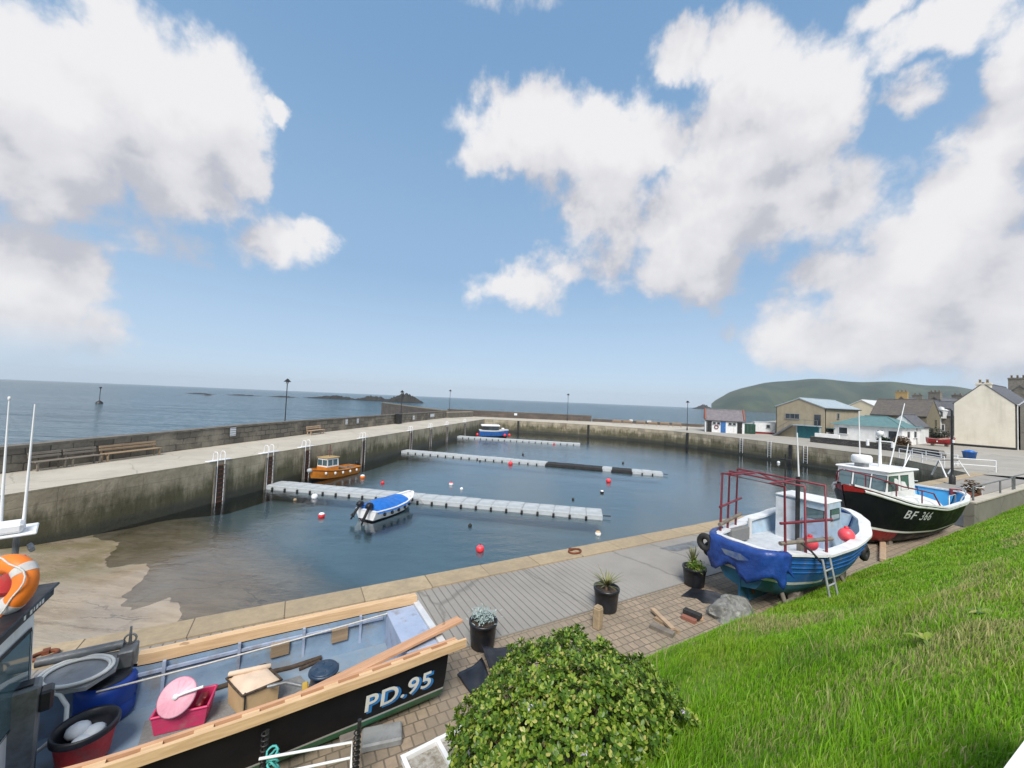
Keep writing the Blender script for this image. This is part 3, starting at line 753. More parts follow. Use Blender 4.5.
def make_grass():
    r = np.random.default_rng(3)
    def region(n, u0, u1, v0, v1, l0, l1, w):
        u = r.uniform(u0, u1, n); v = r.uniform(v0, v1, n)
        return u, v, r.uniform(l0, l1, n), np.full(n, w)
    parts = [region(70000, -.5, 6.8, .1, 4.72, .04, .10, .0034),
             region(40000, .3, 5.5, .1, 2.6, .04, .10, .0028),
             region(60000, 5, 14, .1, 4.75, .045, .09, .006),
             region(50000, 12, 34, .8, 4.75, .05, .10, .011),
             region(2200, 2.4, 7.0, .3, 4.2, .12, .25, .0042)]
    u = np.concatenate([p[0] for p in parts]); v = np.concatenate([p[1] for p in parts])
    L = np.concatenate([p[2] for p in parts]); w = np.concatenate([p[3] for p in parts])
    n = len(u)
    # camera stands here: keep the lens clear
    x = u * UX - v * UY; y = u * UY + v * UX
    keep = ((x ** 2 + (y) ** 2) > .9 ** 2) & ~((v > 4.45) & (r.random(n) < .35)) & ~((u < 2.3) & (v > 1.9)) & ~((u < 3.4) & (v > 2.4) & (r.random(n) < .7))
    u, v, L, w = u[keep], v[keep], L[keep], w[keep]; n = len(u)
    z = np.array([bank_z(a, b_) for a, b_ in zip(u, v)])
    tuft = .5 + .5 * np.sin(u * 3.1 + 1.2 * np.sin(v * 2.7)) * np.sin(v * 3.7 + np.sin(u * 1.9))
    L = L * (.5 + 1.0 * tuft ** 1.4)
    a = r.uniform(0, 2 * PI, n)
    wind = R(-20) + r.normal(0, .7, n)
    lean = r.uniform(.25, 1.0, n) * L
    dx = np.cos(wind) * lean * .8 + np.cos(a) * lean * .35; dy = np.sin(wind) * lean * .8 + np.sin(a) * lean * .35
    hz = np.sqrt(np.maximum(L ** 2 - .75 * lean ** 2, (.3 * L) ** 2))
    px, py = np.cos(a) * w, np.sin(a) * w
    V_ = np.zeros((n, 5, 3))
    V_[:, 0] = np.stack([u - px, v - py, z - .02], 1); V_[:, 1] = np.stack([u + px, v + py, z - .02], 1)
    V_[:, 2] = np.stack([u + px * .8 + dx * .35, v + py * .8 + dy * .35, z + hz * .6], 1)
    V_[:, 3] = np.stack([u - px * .8 + dx * .35, v - py * .8 + dy * .35, z + hz * .6], 1)
    V_[:, 4] = np.stack([u + dx, v + dy, z + hz], 1)
    base = (np.arange(n) * 5)[:, None]
    loops = np.concatenate([base + np.array([[0, 1, 2, 3]]), base + np.array([[3, 2, 4]])], 1).ravel()
    starts = np.stack([np.arange(n) * 7, np.arange(n) * 7 + 4], 1).ravel()
    me = bpy.data.meshes.new('grass')
    me.vertices.add(n * 5); me.vertices.foreach_set('co', V_.ravel())
    me.loops.add(n * 7); me.loops.foreach_set('vertex_index', loops.astype(np.int32))
    me.polygons.add(n * 2); me.polygons.foreach_set('loop_start', starts.astype(np.int32))
    me.update(calc_edges=True); me.validate()
    # wind-bleached dry grass along the brow of the bank
    crest = np.exp(-((u - 7.0 + .35 * np.sin(v * 2.3)) / .55) ** 2) * (.4 + .6 * (np.sin(v * 4.1 + u) > -.3)) * (v < 3.9)
    crest = np.maximum(crest, np.exp(-((u - 5.2) / 1.3) ** 2 - ((v - 1.1) / .55) ** 2) * (.3 + .7 * (np.sin(u * 3.3 + 5 * v) > 0)))
    crest = np.maximum(crest, .55 * np.exp(-((v - 2.2 - .05 * (u - 14)) / .25) ** 2) * (u > 9) * (np.sin(u * 1.3) > -.2))
    scat = (np.sin(u * 1.7 + 2.2) * np.sin(v * 2.9 + u) > .72) * .6
    dry = np.clip((r.random(n) < np.clip(crest * .95 + scat * .35 + .03, 0, 1)) * r.uniform(.5, 1, n), 0, 1)
    at = me.attributes.new('dry', 'FLOAT', 'POINT'); at.data.foreach_set('value', np.repeat(dry, 5).astype(np.float32))
    me.materials.append(MATS['grass_blade'])
    o = bpy.data.objects.new('grass', me); COL.objects.link(o); o.rotation_euler = (0, 0, ANG)
    tag(o, 'long wind-bent green grass growing on the bank', 'grass', kind='stuff')
make_grass()

# ------------------------------------------------------------------ headland and islands
prof = [(712, 403.5), (716, 400), (722, 396.5), (730, 392), (740, 389), (752, 386.5), (765, 383), (778, 380.8), (790, 380), (805, 379.4), (820, 379.6), (845, 380.6), (870, 381.8), (895, 382.6), (920, 384), (945, 385.8), (958, 387.5), (975, 390), (1010, 394), (1060, 400), (1120, 404)]
def hill_pts():
    rows = []
    pts = []
    for (x0, y0), (x1, y1) in zip(prof[:-1], prof[1:]):
        for k_ in range(4): pts.append((x0 + (x1 - x0) * k_ / 4, y0 + (y1 - y0) * k_ / 4))
    for px, py in pts:
        s = (px - 512) / F_PX; hor = 399.5 + .0414 * (px - 512)
        row = []
        for t, q in ((0, 0), (.06, .14), (.15, .30), (.3, .50), (.45, .66), (.6, .80), (.75, .90), (.9, .975), (1, 1), (1.3, .9), (1.7, .5), (2, 0)):
            Y = 1750 + 520 * t + 60 * math.sin(px * .09)
            h = 2270 * (hor - py) / F_PX + 4.5
            j = (math.sin(px * .31 + t * 9) + math.sin(px * .83 + t * 17) * .6) * 2.2 * math.sin(PI * min(t, 1)) if t > 0 else 0
            row.append((s * (Y - 520 * t * .12 + 62 * t), Y, ZW - 1 + (h - ZW + 1) * q + j))
        rows.append(row)
    return rows
m = MB(); m.grid(hill_pts())
tag(m.build('hills', 'hill_grass'), kind='structure')

def islet(x0, x1, y, h, name, seed, n=40, spiky=.4, peak=.55):
    rr = random.Random(seed); rows = []
    for i in range(n + 1):
        t = i / n
        e = math.sin(PI * t) ** .7
        pk = math.exp(-(abs(t - peak) / .36) ** 2.6)
        hh = h * e * (1 - spiky + spiky * rr.random()) * (.35 + .65 * pk)
        x = x0 + (x1 - x0) * t
        w = (x1 - x0) * .16 * (e + .05)
        rows.append([(x, y - w, ZW - .6), (x, y - w * .55, ZW + hh * .45 * (.7 + .6 * rr.random())), (x, y - w * .2, ZW + hh * .85), (x, y, ZW + hh), (x, y + w * .5, ZW + hh * .6), (x, y + w, ZW - .6)])
    mb = MB(); mb.grid(rows, smooth=False)
    return tag(mb.build(name, 'rock_sea'), kind='structure')
def XY(px, Y): return (px - 512) / F_PX * Y
islet(XY(383, 385), XY(425, 385), 385, 9.6, 'rock_islet', 1, 40, .25, .58)
islet(XY(352, 400), XY(396, 400), 400, 5.6, 'rock_islet', 2, 50, .5, .5)
islet(XY(304, 410), XY(362, 410), 410, 4.2, 'rock_islet', 3, 50, .55, .62)
islet(XY(268, 395), XY(300, 395), 395, 1.3, 'rock_islet', 4, 40, .7, .5)
islet(XY(226, 390), XY(262, 390), 390, 1.1, 'rock_islet', 5, 40, .7, .5)
islet(XY(186, 380), XY(218, 380), 380, 1.0, 'rock_islet', 6, 40, .7, .5)
islet(XY(203, 330), XY(214, 330), 330, 1.0, 'rock_islet', 7, 20, .7, .5)
islet(XY(692, 1700), XY(714, 1700), 1700, 24, 'rock_islet', 8, 30, .35, .6)
islet(36, 46, 97, 2.4, 'shore_rocks', 9, 40, .6, .5)
islet(24, 40, 112, 2.0, 'shore_rocks', 10, 40, .6, .6)

# ------------------------------------------------------------------ harbour walls (each a thing)
def wall_obj(name, pts, th, z0, ztops, matn, label, cap='pier_concrete', cap_h=.14):
    """parapet along a polyline; ztops per point; a weathered cap on top"""
    n = len(pts); L = []; Rr = []
    for i in range(n):
        a = Vector(pts[max(i - 1, 0)]); b_ = Vector(pts[min(i + 1, n - 1)])
        t = (b_ - a).normalized(); nn = Vector((-t.y, t.x))
        p = Vector(pts[i]); L.append(p); Rr.append(p + nn * th)
    mb = MB()
    rows = []
    for i in range(n):
        zt = ztops[i]
        rows.append([(L[i].x, L[i].y, z0), (L[i].x, L[i].y, zt), (Rr[i].x, Rr[i].y, zt), (Rr[i].x, Rr[i].y, z0)])
    mb.grid(rows, smooth=False, closed=True)
    mb.add(rows[0], [(0, 1, 2, 3)]); mb.add(rows[-1], [(3, 2, 1, 0)])
    o = mb.build(name, matn); tag(o, label, 'wall')
    c = MB(); rows = []
    for i in range(n):
        zt = ztops[i]; nn = (Rr[i] - L[i]).normalized() * .04
        a = L[i] - nn; b_ = Rr[i] + nn
        rows.append([(a.x, a.y, zt + .003), (a.x, a.y, zt + cap_h), (b_.x, b_.y, zt + cap_h), (b_.x, b_.y, zt + .003)])
    c.grid(rows, smooth=False, closed=True); c.add(rows[0], [(0, 1, 2, 3)]); c.add(rows[-1], [(3, 2, 1, 0)])
    c.build('coping', cap, o)
    return o
def lerp_pts(a, b_, n): return [(a[0] + (b_[0] - a[0]) * i / n, a[1] + (b_[1] - a[1]) * i / n) for i in range(n + 1)]
wp = [(-26.6, -2), (-24.0, 18)] + lerp_pts((-24.0, 18), (-21.3, 40), 6)[1:] + lerp_pts((-21.3, 40), (-13.9, 83), 6)[1:]
wall_obj('harbour_wall', wp, .62, -4, [1.08, 1.12, 1.18, 1.22, 1.27, 1.33, 1.33, 1.33] + [1.33] * 6, 'parapet_stone', 'long dark stone parapet wall behind the benches on the left pier', 'stone_dark')
wall_obj('breakwater_wall', [(-13.6, 83.8), (-20, 92), (-29, 106), (-39, 121)], 1.6, -5, [1.4, 1.5, 1.6, 1.7], 'parapet_far', 'raised stone breakwater wall behind the end of the left pier', 'stone_house', .2)
wall_obj('harbour_wall', [(-15.5, 94.2), (0, 94.0), (19.5, 93.2)], .8, -5, [1.45, 1.38, 1.32], 'parapet_far', 'dark maroon brown parapet wall along the far quay behind the small blue boat', 'stone_dark', .12)
wall_obj('harbour_wall', [(19.7, 93.1), (32, 90.6), (44.5, 87.4)], .7, -5, [.62, .58, .55], 'parapet_far', 'low dark wall behind the row of far benches left of the white hut', 'stone_dark', .1)
wall_obj('buttress', [(-13.4, 83.0), (-9.0, 92.5)], .7, -1, [1.15, 1.1], 'stone_dark', 'short stone cross wall at the inner end of the left pier', 'pier_concrete', .1)
# low dark garden wall of the right yard
wall_obj('garden_wall', [(44.8, 57.3), (47.7, 50.0), (48.8, 43.5), (47.2, 41.8)], -.45, -.3, [.85, .85, .72, .4], 'low_wall_stone', 'low dark stone wall in front of the white cafe and red boat', 'stone_dark', .06)
o = wall_obj('ramp_wall', [tuple(W2(24.2, 4.95)[:2]), tuple(W2(29, 4.95)[:2]), tuple(W2(42, 5.05)[:2])], -.3, -.2, [1.05, 1.0, .85], 'grey_wall_concrete', 'grey concrete ramp wall at the right edge behind the grass', 'pier_concrete', .06)

# ladder-recess timbers and buttress strips on the quay faces
def fender(x, y, ang, z0, z1, label, w=.34, matn='black_rubber'):
    mb = MB(); mb.rbox((0, 0, (z0 + z1) / 2), (w, .16, z1 - z0), .03)
    for k_ in range(4): mb.tube([(0, -.1, z0 + .3 + k_ * (z1 - z0 - .5) / 3), (0, .0, z0 + .3 + k_ * (z1 - z0 - .5) / 3)], .035, 6)
    o = mb.build('fender_post', matn, loc=(x, y, 0), rz=ang)
    tag(o, label, 'fender', 'timber fender posts on the quay walls')

# the air over the harbour: one even, thin box of sea haze
m = MB(); m.box((0, 3400, 72), (12800, 8000, 166))
tag(m.build('haze', 'haze'), kind='stuff')

# ------------------------------------------------------------------ pixel helper: where a sight line meets a level
def at(px, py, z=0.0):
    d = _f + _r * ((px - 512) / F_PX) - _u * ((py - 384) / F_PX)
    t = (z - CAM_H) / d.z
    return Vector((0, 0, CAM_H)) + d * t
def atY(px, py, Y):
    d = _f + _r * ((px - 512) / F_PX) - _u * ((py - 384) / F_PX)
    return Vector((0, 0, CAM_H)) + d * (Y / d.y)

# ------------------------------------------------------------------ buildings
def window(par, c, w, h, n, matn='dark_window', frame='white_clean', d=.09, bars=0):
    """frame with a pane set in it; c centre on the wall, n outward normal in the local frame (axis aligned)"""
    mb = MB(); t = .07
    ax = 'x' if abs(n[1]) > .5 else 'y'
    def bx(a0, z0, wa, wh, dd=d):
        if ax == 'x': mb.box((c[0] + a0, c[1] + n[1] * dd / 2, c[2] + z0), (wa, dd, wh))
        else: mb.box((c[0] + n[0] * dd / 2, c[1] + a0, c[2] + z0), (dd, wa, wh))
    bx(-w / 2, 0, t, h + t); bx(w / 2, 0, t, h + t); bx(0, h / 2, w - t, t); bx(0, -h / 2, w + 2 * t, t, d + .05)
    for k_ in range(bars): bx(-w / 2 + w * (k_ + 1) / (bars + 1), 0, .04, h - t, d * .7)
    f = mb.build('window', frame, par)
    p = MB()
    if ax == 'x': p.box((c[0], c[1] + n[1] * .02, c[2]), (w - t, .03, h - t))
    else: p.box((c[0] + n[0] * .02, c[1], c[2]), (.03, w - t, h - t))
    p.build('pane', matn, f)
    return f
def door(par, c, w, h, n, matn, handle=True, d=.07):
    """c at the foot of the door"""
    mb = MB()
    if abs(n[1]) > .5:
        mb.box((c[0], c[1] + n[1] * d / 2, c[2] + h / 2), (w, d, h))
        for zz in (.3, .7): mb.box((c[0], c[1] + n[1] * (d + .008), c[2] + h * zz), (w * .7, .016, h * .3))
    else:
        mb.box((c[0] + n[0] * d / 2, c[1], c[2] + h / 2), (d, w, h))
        for zz in (.3, .7): mb.box((c[0] + n[0] * (d + .008), c[1], c[2] + h * zz), (.016, w * .7, h * .3))
    o = mb.build('door', matn, par)
    if handle:
        k_ = MB()
        if abs(n[1]) > .5: k_.box((c[0] + w * .36, c[1] + n[1] * (d + .04), c[2] + h * .5), (.05, .06, .14))
        else: k_.box((c[0] + n[0] * (d + .04), c[1] + w * .36, c[2] + h * .5), (.06, .05, .14))
        k_.build('handle', 'galvanised', o)
    return o
def chimney(par, c, w, d, h, matn='stone_chimney', pots=2, along='x'):
    mb = MB(); mb.box((c[0], c[1], c[2] + h / 2), (w, d, h)); mb.box((c[0], c[1], c[2] + h - .12), (w + .16, d + .16, .14)); mb.box((c[0], c[1], c[2] + h + .03), (w + .05, d + .05, .06))
    o = mb.build('chimney', matn, par)
    for i in range(pots):
        t = (i + .5) / pots - .5
        p = MB(); x, y = (c[0] + t * w, c[1]) if along == 'x' else (c[0], c[1] + t * d)
        p.lathe([(.0, .06), (.13, .06), (.11, .45), (.14, .47), (.14, .54), (.09, .55), (.08, .3), (0, .3)], 10, (x, y, c[2] + h))
        p.build('chimney_pot', 'sandstone', o)
    return o
def gable_house(name, label, cat, loc, rz, L, Wd, eaves, ridge, wall, roof, base=-.6, over=.18, th=.14, group=None, ridge_cap=None, skews=None):
    """local x along the ridge (0..L), local y across (0..Wd); gable at x = 0"""
    t = thing(name, label, cat, loc, rz, group)
    mb = MB()
    mb.add([(0, 0, base), (0, Wd, base), (0, Wd, eaves), (0, Wd / 2, ridge), (0, 0, eaves)], [(0, 4, 3, 2, 1)])
    mb.add([(L, 0, base), (L, Wd, base), (L, Wd, eaves), (L, Wd / 2, ridge), (L, 0, eaves)], [(0, 1, 2, 3, 4)])
    mb.add([(0, 0, base), (L, 0, base), (L, 0, eaves), (0, 0, eaves)], [(0, 1, 2, 3)])
    mb.add([(0, Wd, base), (L, Wd, base), (L, Wd, eaves), (0, Wd, eaves)], [(3, 2, 1, 0)])
    mb.build('wall', wall, t)
    r = MB(); s = (ridge - eaves) / (Wd / 2)
    for sg in (0, 1):
        ya, yb = (-over, Wd / 2) if sg == 0 else (Wd + over, Wd / 2)
        za, zb = eaves - over * s + .02, ridge + .02
        x0, x1 = -over * .6, L + over * .6
        vs = [(x0, ya, za), (x1, ya, za), (x1, yb, zb), (x0, yb, zb), (x0, ya, za + th), (x1, ya, za + th), (x1, yb, zb + th), (x0, yb, zb + th)]
        r.add(vs, [(0, 1, 2, 3), (7, 6, 5, 4), (0, 4, 5, 1), (2, 6, 7, 3), (0, 3, 7, 4), (1, 5, 6, 2)])
    gb = MB()
    for yy in (-over - .05, Wd + over + .05): gb.tube([(-over * .6, yy, eaves - over * s + .0), (L + over * .6, yy, eaves - over * s + .0)], .06, 6)
    gb.tube([(.25, -over * .5 - .05, eaves - .1), (.25, -.07, eaves - .35), (.25, -.07, base + .5)], .045, 6)
    ro = r.build('roof', roof, t)
    gb.build('gutter', 'black_metal', ro)
    rc = MB(); rc.tube([(-over * .6, Wd / 2, ridge + th + .0), (L + over * .6, Wd / 2, ridge + th + .0)], .11, 8)
    rc.build('ridge_tiles', ridge_cap or roof, ro)
    if skews:
        for x in (0.0, L):
            k_ = MB()
            for sg in (0, 1):
                ya, yb = (-.1, Wd / 2) if sg == 0 else (Wd + .1, Wd / 2)
                za = eaves - .1 * s + .1; zb = ridge + .1
                k_.tube([(x, ya, za + .1), (x, yb, zb + .12)], .17, 4)
            k_.build('gable_coping', skews, t)
    return t

# white hut with blue door, at the corner of the far quay
hx, hy = 35.65, 71.9
hut_rz = R(-25)
hut = gable_house('hut', 'small white hut with blue door, black doors and brick gable copings', 'hut', (36.1, 71.6, 0), hut_rz, 6.3, 4.2, 2.25, 4.05, 'white_paint', 'slate_purple', over=.12, skews='red_brick')
door(hut, (.72, 0, 0), .75, 2.05, (0, -1, 0), 'black_metal', True)
door(hut, (2.95, 0, 0), .8, 2.05, (0, -1, 0), 'blue_door')
door(hut, (5.55, 0, 0), .75, 2.05, (0, -1, 0), 'black_metal')
for x in (1.5, 2.2, 4.05, 4.7): window(hut, (x, 0, 1.72), .48, .42, (0, -1, 0), frame='grey_paint')
mb = MB(); mb.tube([(.30 * math.cos(a * PI / 8), -.06, .30 * math.sin(a * PI / 8)) for a in range(16)], .07, 7, closed=True)
lb = mb.build('lifebuoy', 'maroon_paint'); lb.location = (36.1 + 1.85 * math.cos(hut_rz), 71.6 + 1.85 * math.sin(hut_rz) - .03, 1.02); lb.rotation_euler = (0, 0, hut_rz); tag(lb, 'dark ring lifebuoy hung on the white hut between two windows', 'lifebuoy')
mb = MB(); mb.rbox((0, 0, .15), (2.2, .35, .08), .02); mb.box((-.9, 0, .05), (.1, .3, .14)); mb.box((.9, 0, .05), (.1, .3, .14))

# green container and white cabin
cont = thing('container', 'dark green steel container beside the white hut', 'container', (43.3, 70.2, 0.02), R(-25))
mb = MB(); mb.rbox((0, 0, 1.0), (1.9, 2.2, 1.7), .04)
for k_ in range(9): mb.box((-.85 + k_ * .21, -1.115, 1.0), (.07, .03, 1.5))
mb.box((0, 0, .08), (1.8, 2.1, .14)); mb.build('body', 'dark_green', cont)
mb = MB()
for x in (-.25, .25): mb.tube([(x, -1.17, .3), (x, -1.17, 1.75)], .025, 6)
mb.build('locking_bar', 'grey_steel', cont)
cab = thing('site_cabin', 'low white portable cabin on a red base left of the tan shed', 'cabin', (46.6, 70.3, 0.03), R(-25))
mb = MB(); mb.rbox((0, 0, 1.35), (4.0, 2.4, 1.75), .05); mb.build('body', 'white_paint', cab)
mb = MB(); mb.box((0, 0, .26), (3.8, 2.2, .36)); [mb.box((x, -1.0, .04), (.25, .25, .2)) for x in (-1.6, 0, 1.6)]; mb.build('chassis', 'red_paint', cab)
mb = MB(); mb.rbox((0, 0, 2.27), (4.1, 2.5, .1), .03); mb.build('roof', 'grey_plastic', cab)
window(cab, (.1, -1.2, 1.55), .5, .55, (0, -1, 0), frame='grey_paint')
door(cab, (1.5, -1.2, .5), .7, 1.55, (0, -1, 0), 'grey_paint')

# tan shed: gable towards the harbour
TS = (49.6, 61.0)
G1 = Vector((TS[0], TS[1], .1))
shed = gable_house('boat_shed', 'tan two storey shed with a teal roller door and pale blue grey roof', 'shed', G1, ANG, 12.6, 7.0, 5.1, 6.5, 'tan_render', 'grey_roof', over=.2)
wd = window(shed, (0, 4.5, 3.55), 2.1, .85, (-1, 0, 0), frame='grey_paint', bars=2)
door(shed, (0, .9, 2.25), .85, 1.75, (-1, 0, 0), 'dark_window', False)
mb = MB(); mb.box((-.06, 2.15, 1.02), (.10, 3.0, 2.15))
for k_ in range(10): mb.box((-.12, 2.15, .12 + k_ * .2), (.03, 2.9, .09))
mb.build('roller_door', 'teal_door', shed)
mb = MB(); mb.box((-.12, .52, 1.1), (.2, .2, 2.3)); mb.box((-.12, 3.78, 1.1), (.2, .2, 2.3)); mb.box((-.5, 2.15, 2.16), (.96, 3.7, .16)); mb.build('door_frame', 'grey_roof', shed)
st = MB()
for k_ in range(10): st.box((-.6, 4.3 + k_ * .28, 2.0 - k_ * .21), (.9, .3, .05))
st.box((-1.04, 5.6, 1.12), (.06, 3.4, .22), rx=-.64); st.box((-.16, 5.6, 1.12), (.06, 3.4, .22), rx=-.64)
st.build('staircase', 'grey_steel', shed)
st = MB(); st.tube([(-1.04, .4, 3.05), (-1.04, 4.1, 3.05), (-1.04, 7.1, .9)], .035, 6)
for y, z in ((.5, 2.2), (2.2, 2.2), (4.1, 2.2), (5.4, 1.2), (7.0, .05)): st.tube([(-1.04, y, z), (-1.04, y, z + .9)], .03, 6)
st.build('handrail', 'grey_steel', shed)
mb = MB(); mb.tube([(-.15, 6.9, 5.0), (-.15, 6.9, .0)], .05, 6); mb.box((6.3, -.25, 5.0), (12.7, .12, .12)); mb.build('gutter', 'black_metal', shed)
window(shed, (4.6, 0, 3.9), .75, .9, (0, -1, 0), frame='grey_paint')

shed2 = gable_house('store_shed', 'cream gabled shed with a long white roof behind the tan shed', 'shed', (76.2, 80.0, .3), ANG, 14, 5.4, 5.6, 7.1, 'pale_cladding', 'white_roof', over=.25)
mb = MB(); mb.box((-.05, 2.2, 2.2), (.1, 3.2, 3.4)); mb.build('shutter', 'grey_roof', shed2)

# white cafe with teal hip roof
cafe = thing('cafe', 'white single storey cafe with a teal hipped roof and dark windows', 'cafe', (54.4, 53.6, .25), ANG)
CW, CL, CE, CR = 7.8, 7.0, 2.55, 4.0
mb = MB(); mb.box((CL / 2, CW / 2, CE / 2 - .3), (CL, CW, CE + .6)); mb.build('wall', 'harling', cafe)
o_ = .35
mb = MB(); e = CE - .02
mb.add([(-o_, -o_, e), (CL + o_, -o_, e), (CL + o_, CW + o_, e), (-o_, CW + o_, e), (CL / 2, 2.6, CR), (CL / 2, CW - 2.6, CR)], [(0, 1, 4), (1, 2, 5, 4), (2, 3, 5), (3, 0, 4, 5), (3, 2, 1, 0)])
ro = mb.build('roof', 'teal_roof', cafe)
mb = MB(); mb.tube([(CL / 2, 2.6, CR + .02), (CL / 2, CW - 2.6, CR + .02)], .09, 6)
for a, b_ in (((-o_, -o_, e), (CL / 2, 2.6, CR)), ((-o_, CW + o_, e), (CL / 2, CW - 2.6, CR)), ((CL + o_, -o_, e), (CL / 2, 2.6, CR))): mb.tube([a, b_], .07, 6)
mb.build('ridge_tiles', 'teal_roof', ro)
window(cafe, (0, 6.6, 1.6), 1.1, 1.0, (-1, 0, 0))
door(cafe, (0, .95, .05), .85, 1.95, (-1, 0, 0), 'dark_window', True)
window(cafe, (0, 2.3, 1.55), .7, 1.0, (-1, 0, 0))
window(cafe, (2.2, 0, 1.6), 1.2, .95, (0, -1, 0)); window(cafe, (4.8, 0, 1.6), 1.2, .95, (0, -1, 0))
# its lower lean-to and yard wall on the left
lean = thing('lean_to', 'low white lean to with dark openings at the left end of the cafe', 'lean to', W2(0, 0) + Vector((50.3, 61.1, .2)), ANG)
mb = MB(); mb.box((2.0, 1.1, .45), (4.0, 2.2, 1.5)); mb.build('wall', 'harling', lean)
mb = MB(); mb.box((1.9, -.35, 1.75), (4.6, 1.2, .12), ry=.06); mb.box((2.0, 1.1, 1.78), (4.2, 2.4, .12)); mb.build('roof', 'teal_roof', lean)
mb = MB(); mb.box((-.02, 1.1, 1.42), (.08, 1.8, .42)); mb.box((2, -.02, 1.42), (3.4, .08, .42)); mb.build('window', 'dark_window', lean)
wl = MB(); wl.rbox((0, 0, .45), (.3, 3.2, 1.3), .03)
tag(wl.build('yard_wall', 'harling', loc=(49.4, 60.2, .1), rz=ANG), 'short white rendered yard wall between the tan shed and the cafe', 'wall')
# white gabled annexe
ann = gable_house('annexe', 'white gabled annexe with three narrow dark windows beside the cafe', 'house', (59.0, 56.2, .35), ANG, 5.5, 3.0, 2.6, 4.25, 'white_paint', 'slate', over=.1)
for y in (.6, 1.5, 2.4): window(ann, (0, y, 1.25), .42, 1.3, (-1, 0, 0), frame='white_paint')
# stone house, ridge across
sh = gable_house('stone_house', 'old stone house with a long brown slate roof behind the cafe', 'house', (78.2, 70.2, .5), ANG + R(90), 7.5, 7.0, 4.0, 6.9, 'stone_house', 'slate_brown', over=.1)
window(sh, (0, 2.5, 2.9), .8, 1.2, (-1, 0, 0), frame='stone_house'); door(sh, (0, 4.6, 0), 1.1, 2.0, (-1, 0, 0), 'black_metal')
for x in (2.5, 6.5): window(sh, (x, 7.5, 2.2), .8, 1.1, (0, 1, 0))
# white house and dark terrace behind
wh = gable_house('white_house', 'narrow white two storey gabled house beside the stone house', 'house', (84.2, 76.6, .5), ANG, 7, 2.4, 5.4, 7.3, 'white_paint', 'slate', over=.1)
for z in (1.5, 4.0): window(wh, (0, 1.2, z), .8, 1.1, (-1, 0, 0))
ter = gable_house('terrace_house', 'dark slate roofed terrace house with white dormers behind the red boat', 'house', (87.0, 80.5, .5), R(-61), 12, 6.5, 4.3, 7.2, 'stone_dark', 'slate', over=.1)
for x in (2.0, 5.5, 9.0):
    mb = MB(); mb.box((x, -.1, 4.6), (1.5, 1.6, 1.6)); mb.prism([(x - .9, 0), (x + .9, 0), (x, .75)], -.95, .8, M=Matrix(((1, 0, 0, 0), (0, 0, 1, 0), (0, 1, 0, 5.4), (0, 0, 0, 1))))
    dm = mb.build('dormer', 'white_paint', ter)
    p = MB(); p.box((x, -.92, 4.65), (.8, .05, 1.0)); p.build('window', 'dark_window', dm)
for x in (2.0, 5.5, 9.0): window(ter, (x, 0, 1.9), .9, 1.3, (0, -1, 0))
for i, (x, y, rz_, L_, W_, e_, r_, ch, lb_) in enumerate([
        (102, 96, 0, 12, 7, 5.2, 8.6, 'chimney_tan', 'far terrace house with a tan chimney above the dormered terrace'),
        (108, 94, -10, 11, 7, 5.6, 8.8, 'stone_chimney', 'far slate roofed house with a grey chimney left of the cream gable')]):
    h_ = gable_house('terrace_house', lb_, 'house', (x, y, .6), ANG + R(rz_), L_, W_, e_, r_, 'stone_dark', 'slate', over=.1)
    chimney(h_, (.5, W_ / 2, r_ - .5), 1.0, 2.2, 1.9, ch, 3, 'y'); chimney(h_, (L_ - .5, W_ / 2, r_ - .5), 1.0, 1.9, 1.6, 'stone_chimney', 2, 'y')
    for y_ in (1.6, 5.2): window(h_, (0, y_, 3.6), .8, 1.2, (-1, 0, 0))
# cream gable house
CH = (67.6, 51.7, .45)
cream = gable_house('cream_house', 'tall cream rendered blank gable house with a stone chimney', 'house', CH, ANG, 12.5, 5.45, 6.2, 9.0, 'cream_render', 'slate', over=.06)
chimney(cream, (.42, 2.72, 8.1), .8, 1.35, 1.0, 'cream_render', 2, 'y')
mb = MB(); mb.box((0, 2.72, .12), (.12, 5.6, .5)); mb.build('plinth', 'black_metal', cream)
mb = MB(); mb.box((6, -.03, 3.0), (11.6, .04, 5.9)); mb.build('side_wall', 'stone_dark', cream)
mb = MB(); mb.tube([(.5, -.16, 6.1), (.5, -.16, -.4)], .06, 8); mb.tube([(.3, -.2, 6.15), (12.3, -.2, 6.15)], .07, 8); mb.build('downpipe', 'white_paint', cream)
for x in (3, 7, 10.5): window(cream, (x, -.05, 4.3), .9, 1.4, (0, -1, 0))
nb = gable_house('terrace_house', 'dark terrace house with many chimney pots rising behind the cream gable roof', 'house', (91.0, 64.5, .7), ANG, 12, 7.0, 6.6, 9.8, 'stone_dark', 'slate', over=.12)
chimney(nb, (.6, 3.5, 9.2), 1.1, 2.6, 2.1, 'stone_chimney', 4, 'y'); chimney(nb, (11, 3.5, 9.2), 1.0, 2.0, 1.8, 'stone_chimney', 3, 'y')
for z in (1.7, 4.6): window(nb, (0, 1.8, z), .9, 1.5, (-1, 0, 0)); window(nb, (3.0, 0, z), .9, 1.5, (0, -1, 0)); window(nb, (7.0, 0, z), .9, 1.5, (0, -1, 0))
nb2 = gable_house('terrace_house', 'white barge boarded house half cut by the right edge of the photo', 'house', (70.6, 48.2, .6), ANG, 9, 4.2, 5.8, 8.2, 'grey_wall_concrete', 'slate', over=.3, skews='white_paint')
for z in (1.6, 4.3): window(nb2, (0, 2.1, z), .9, 1.4, (-1, 0, 0))

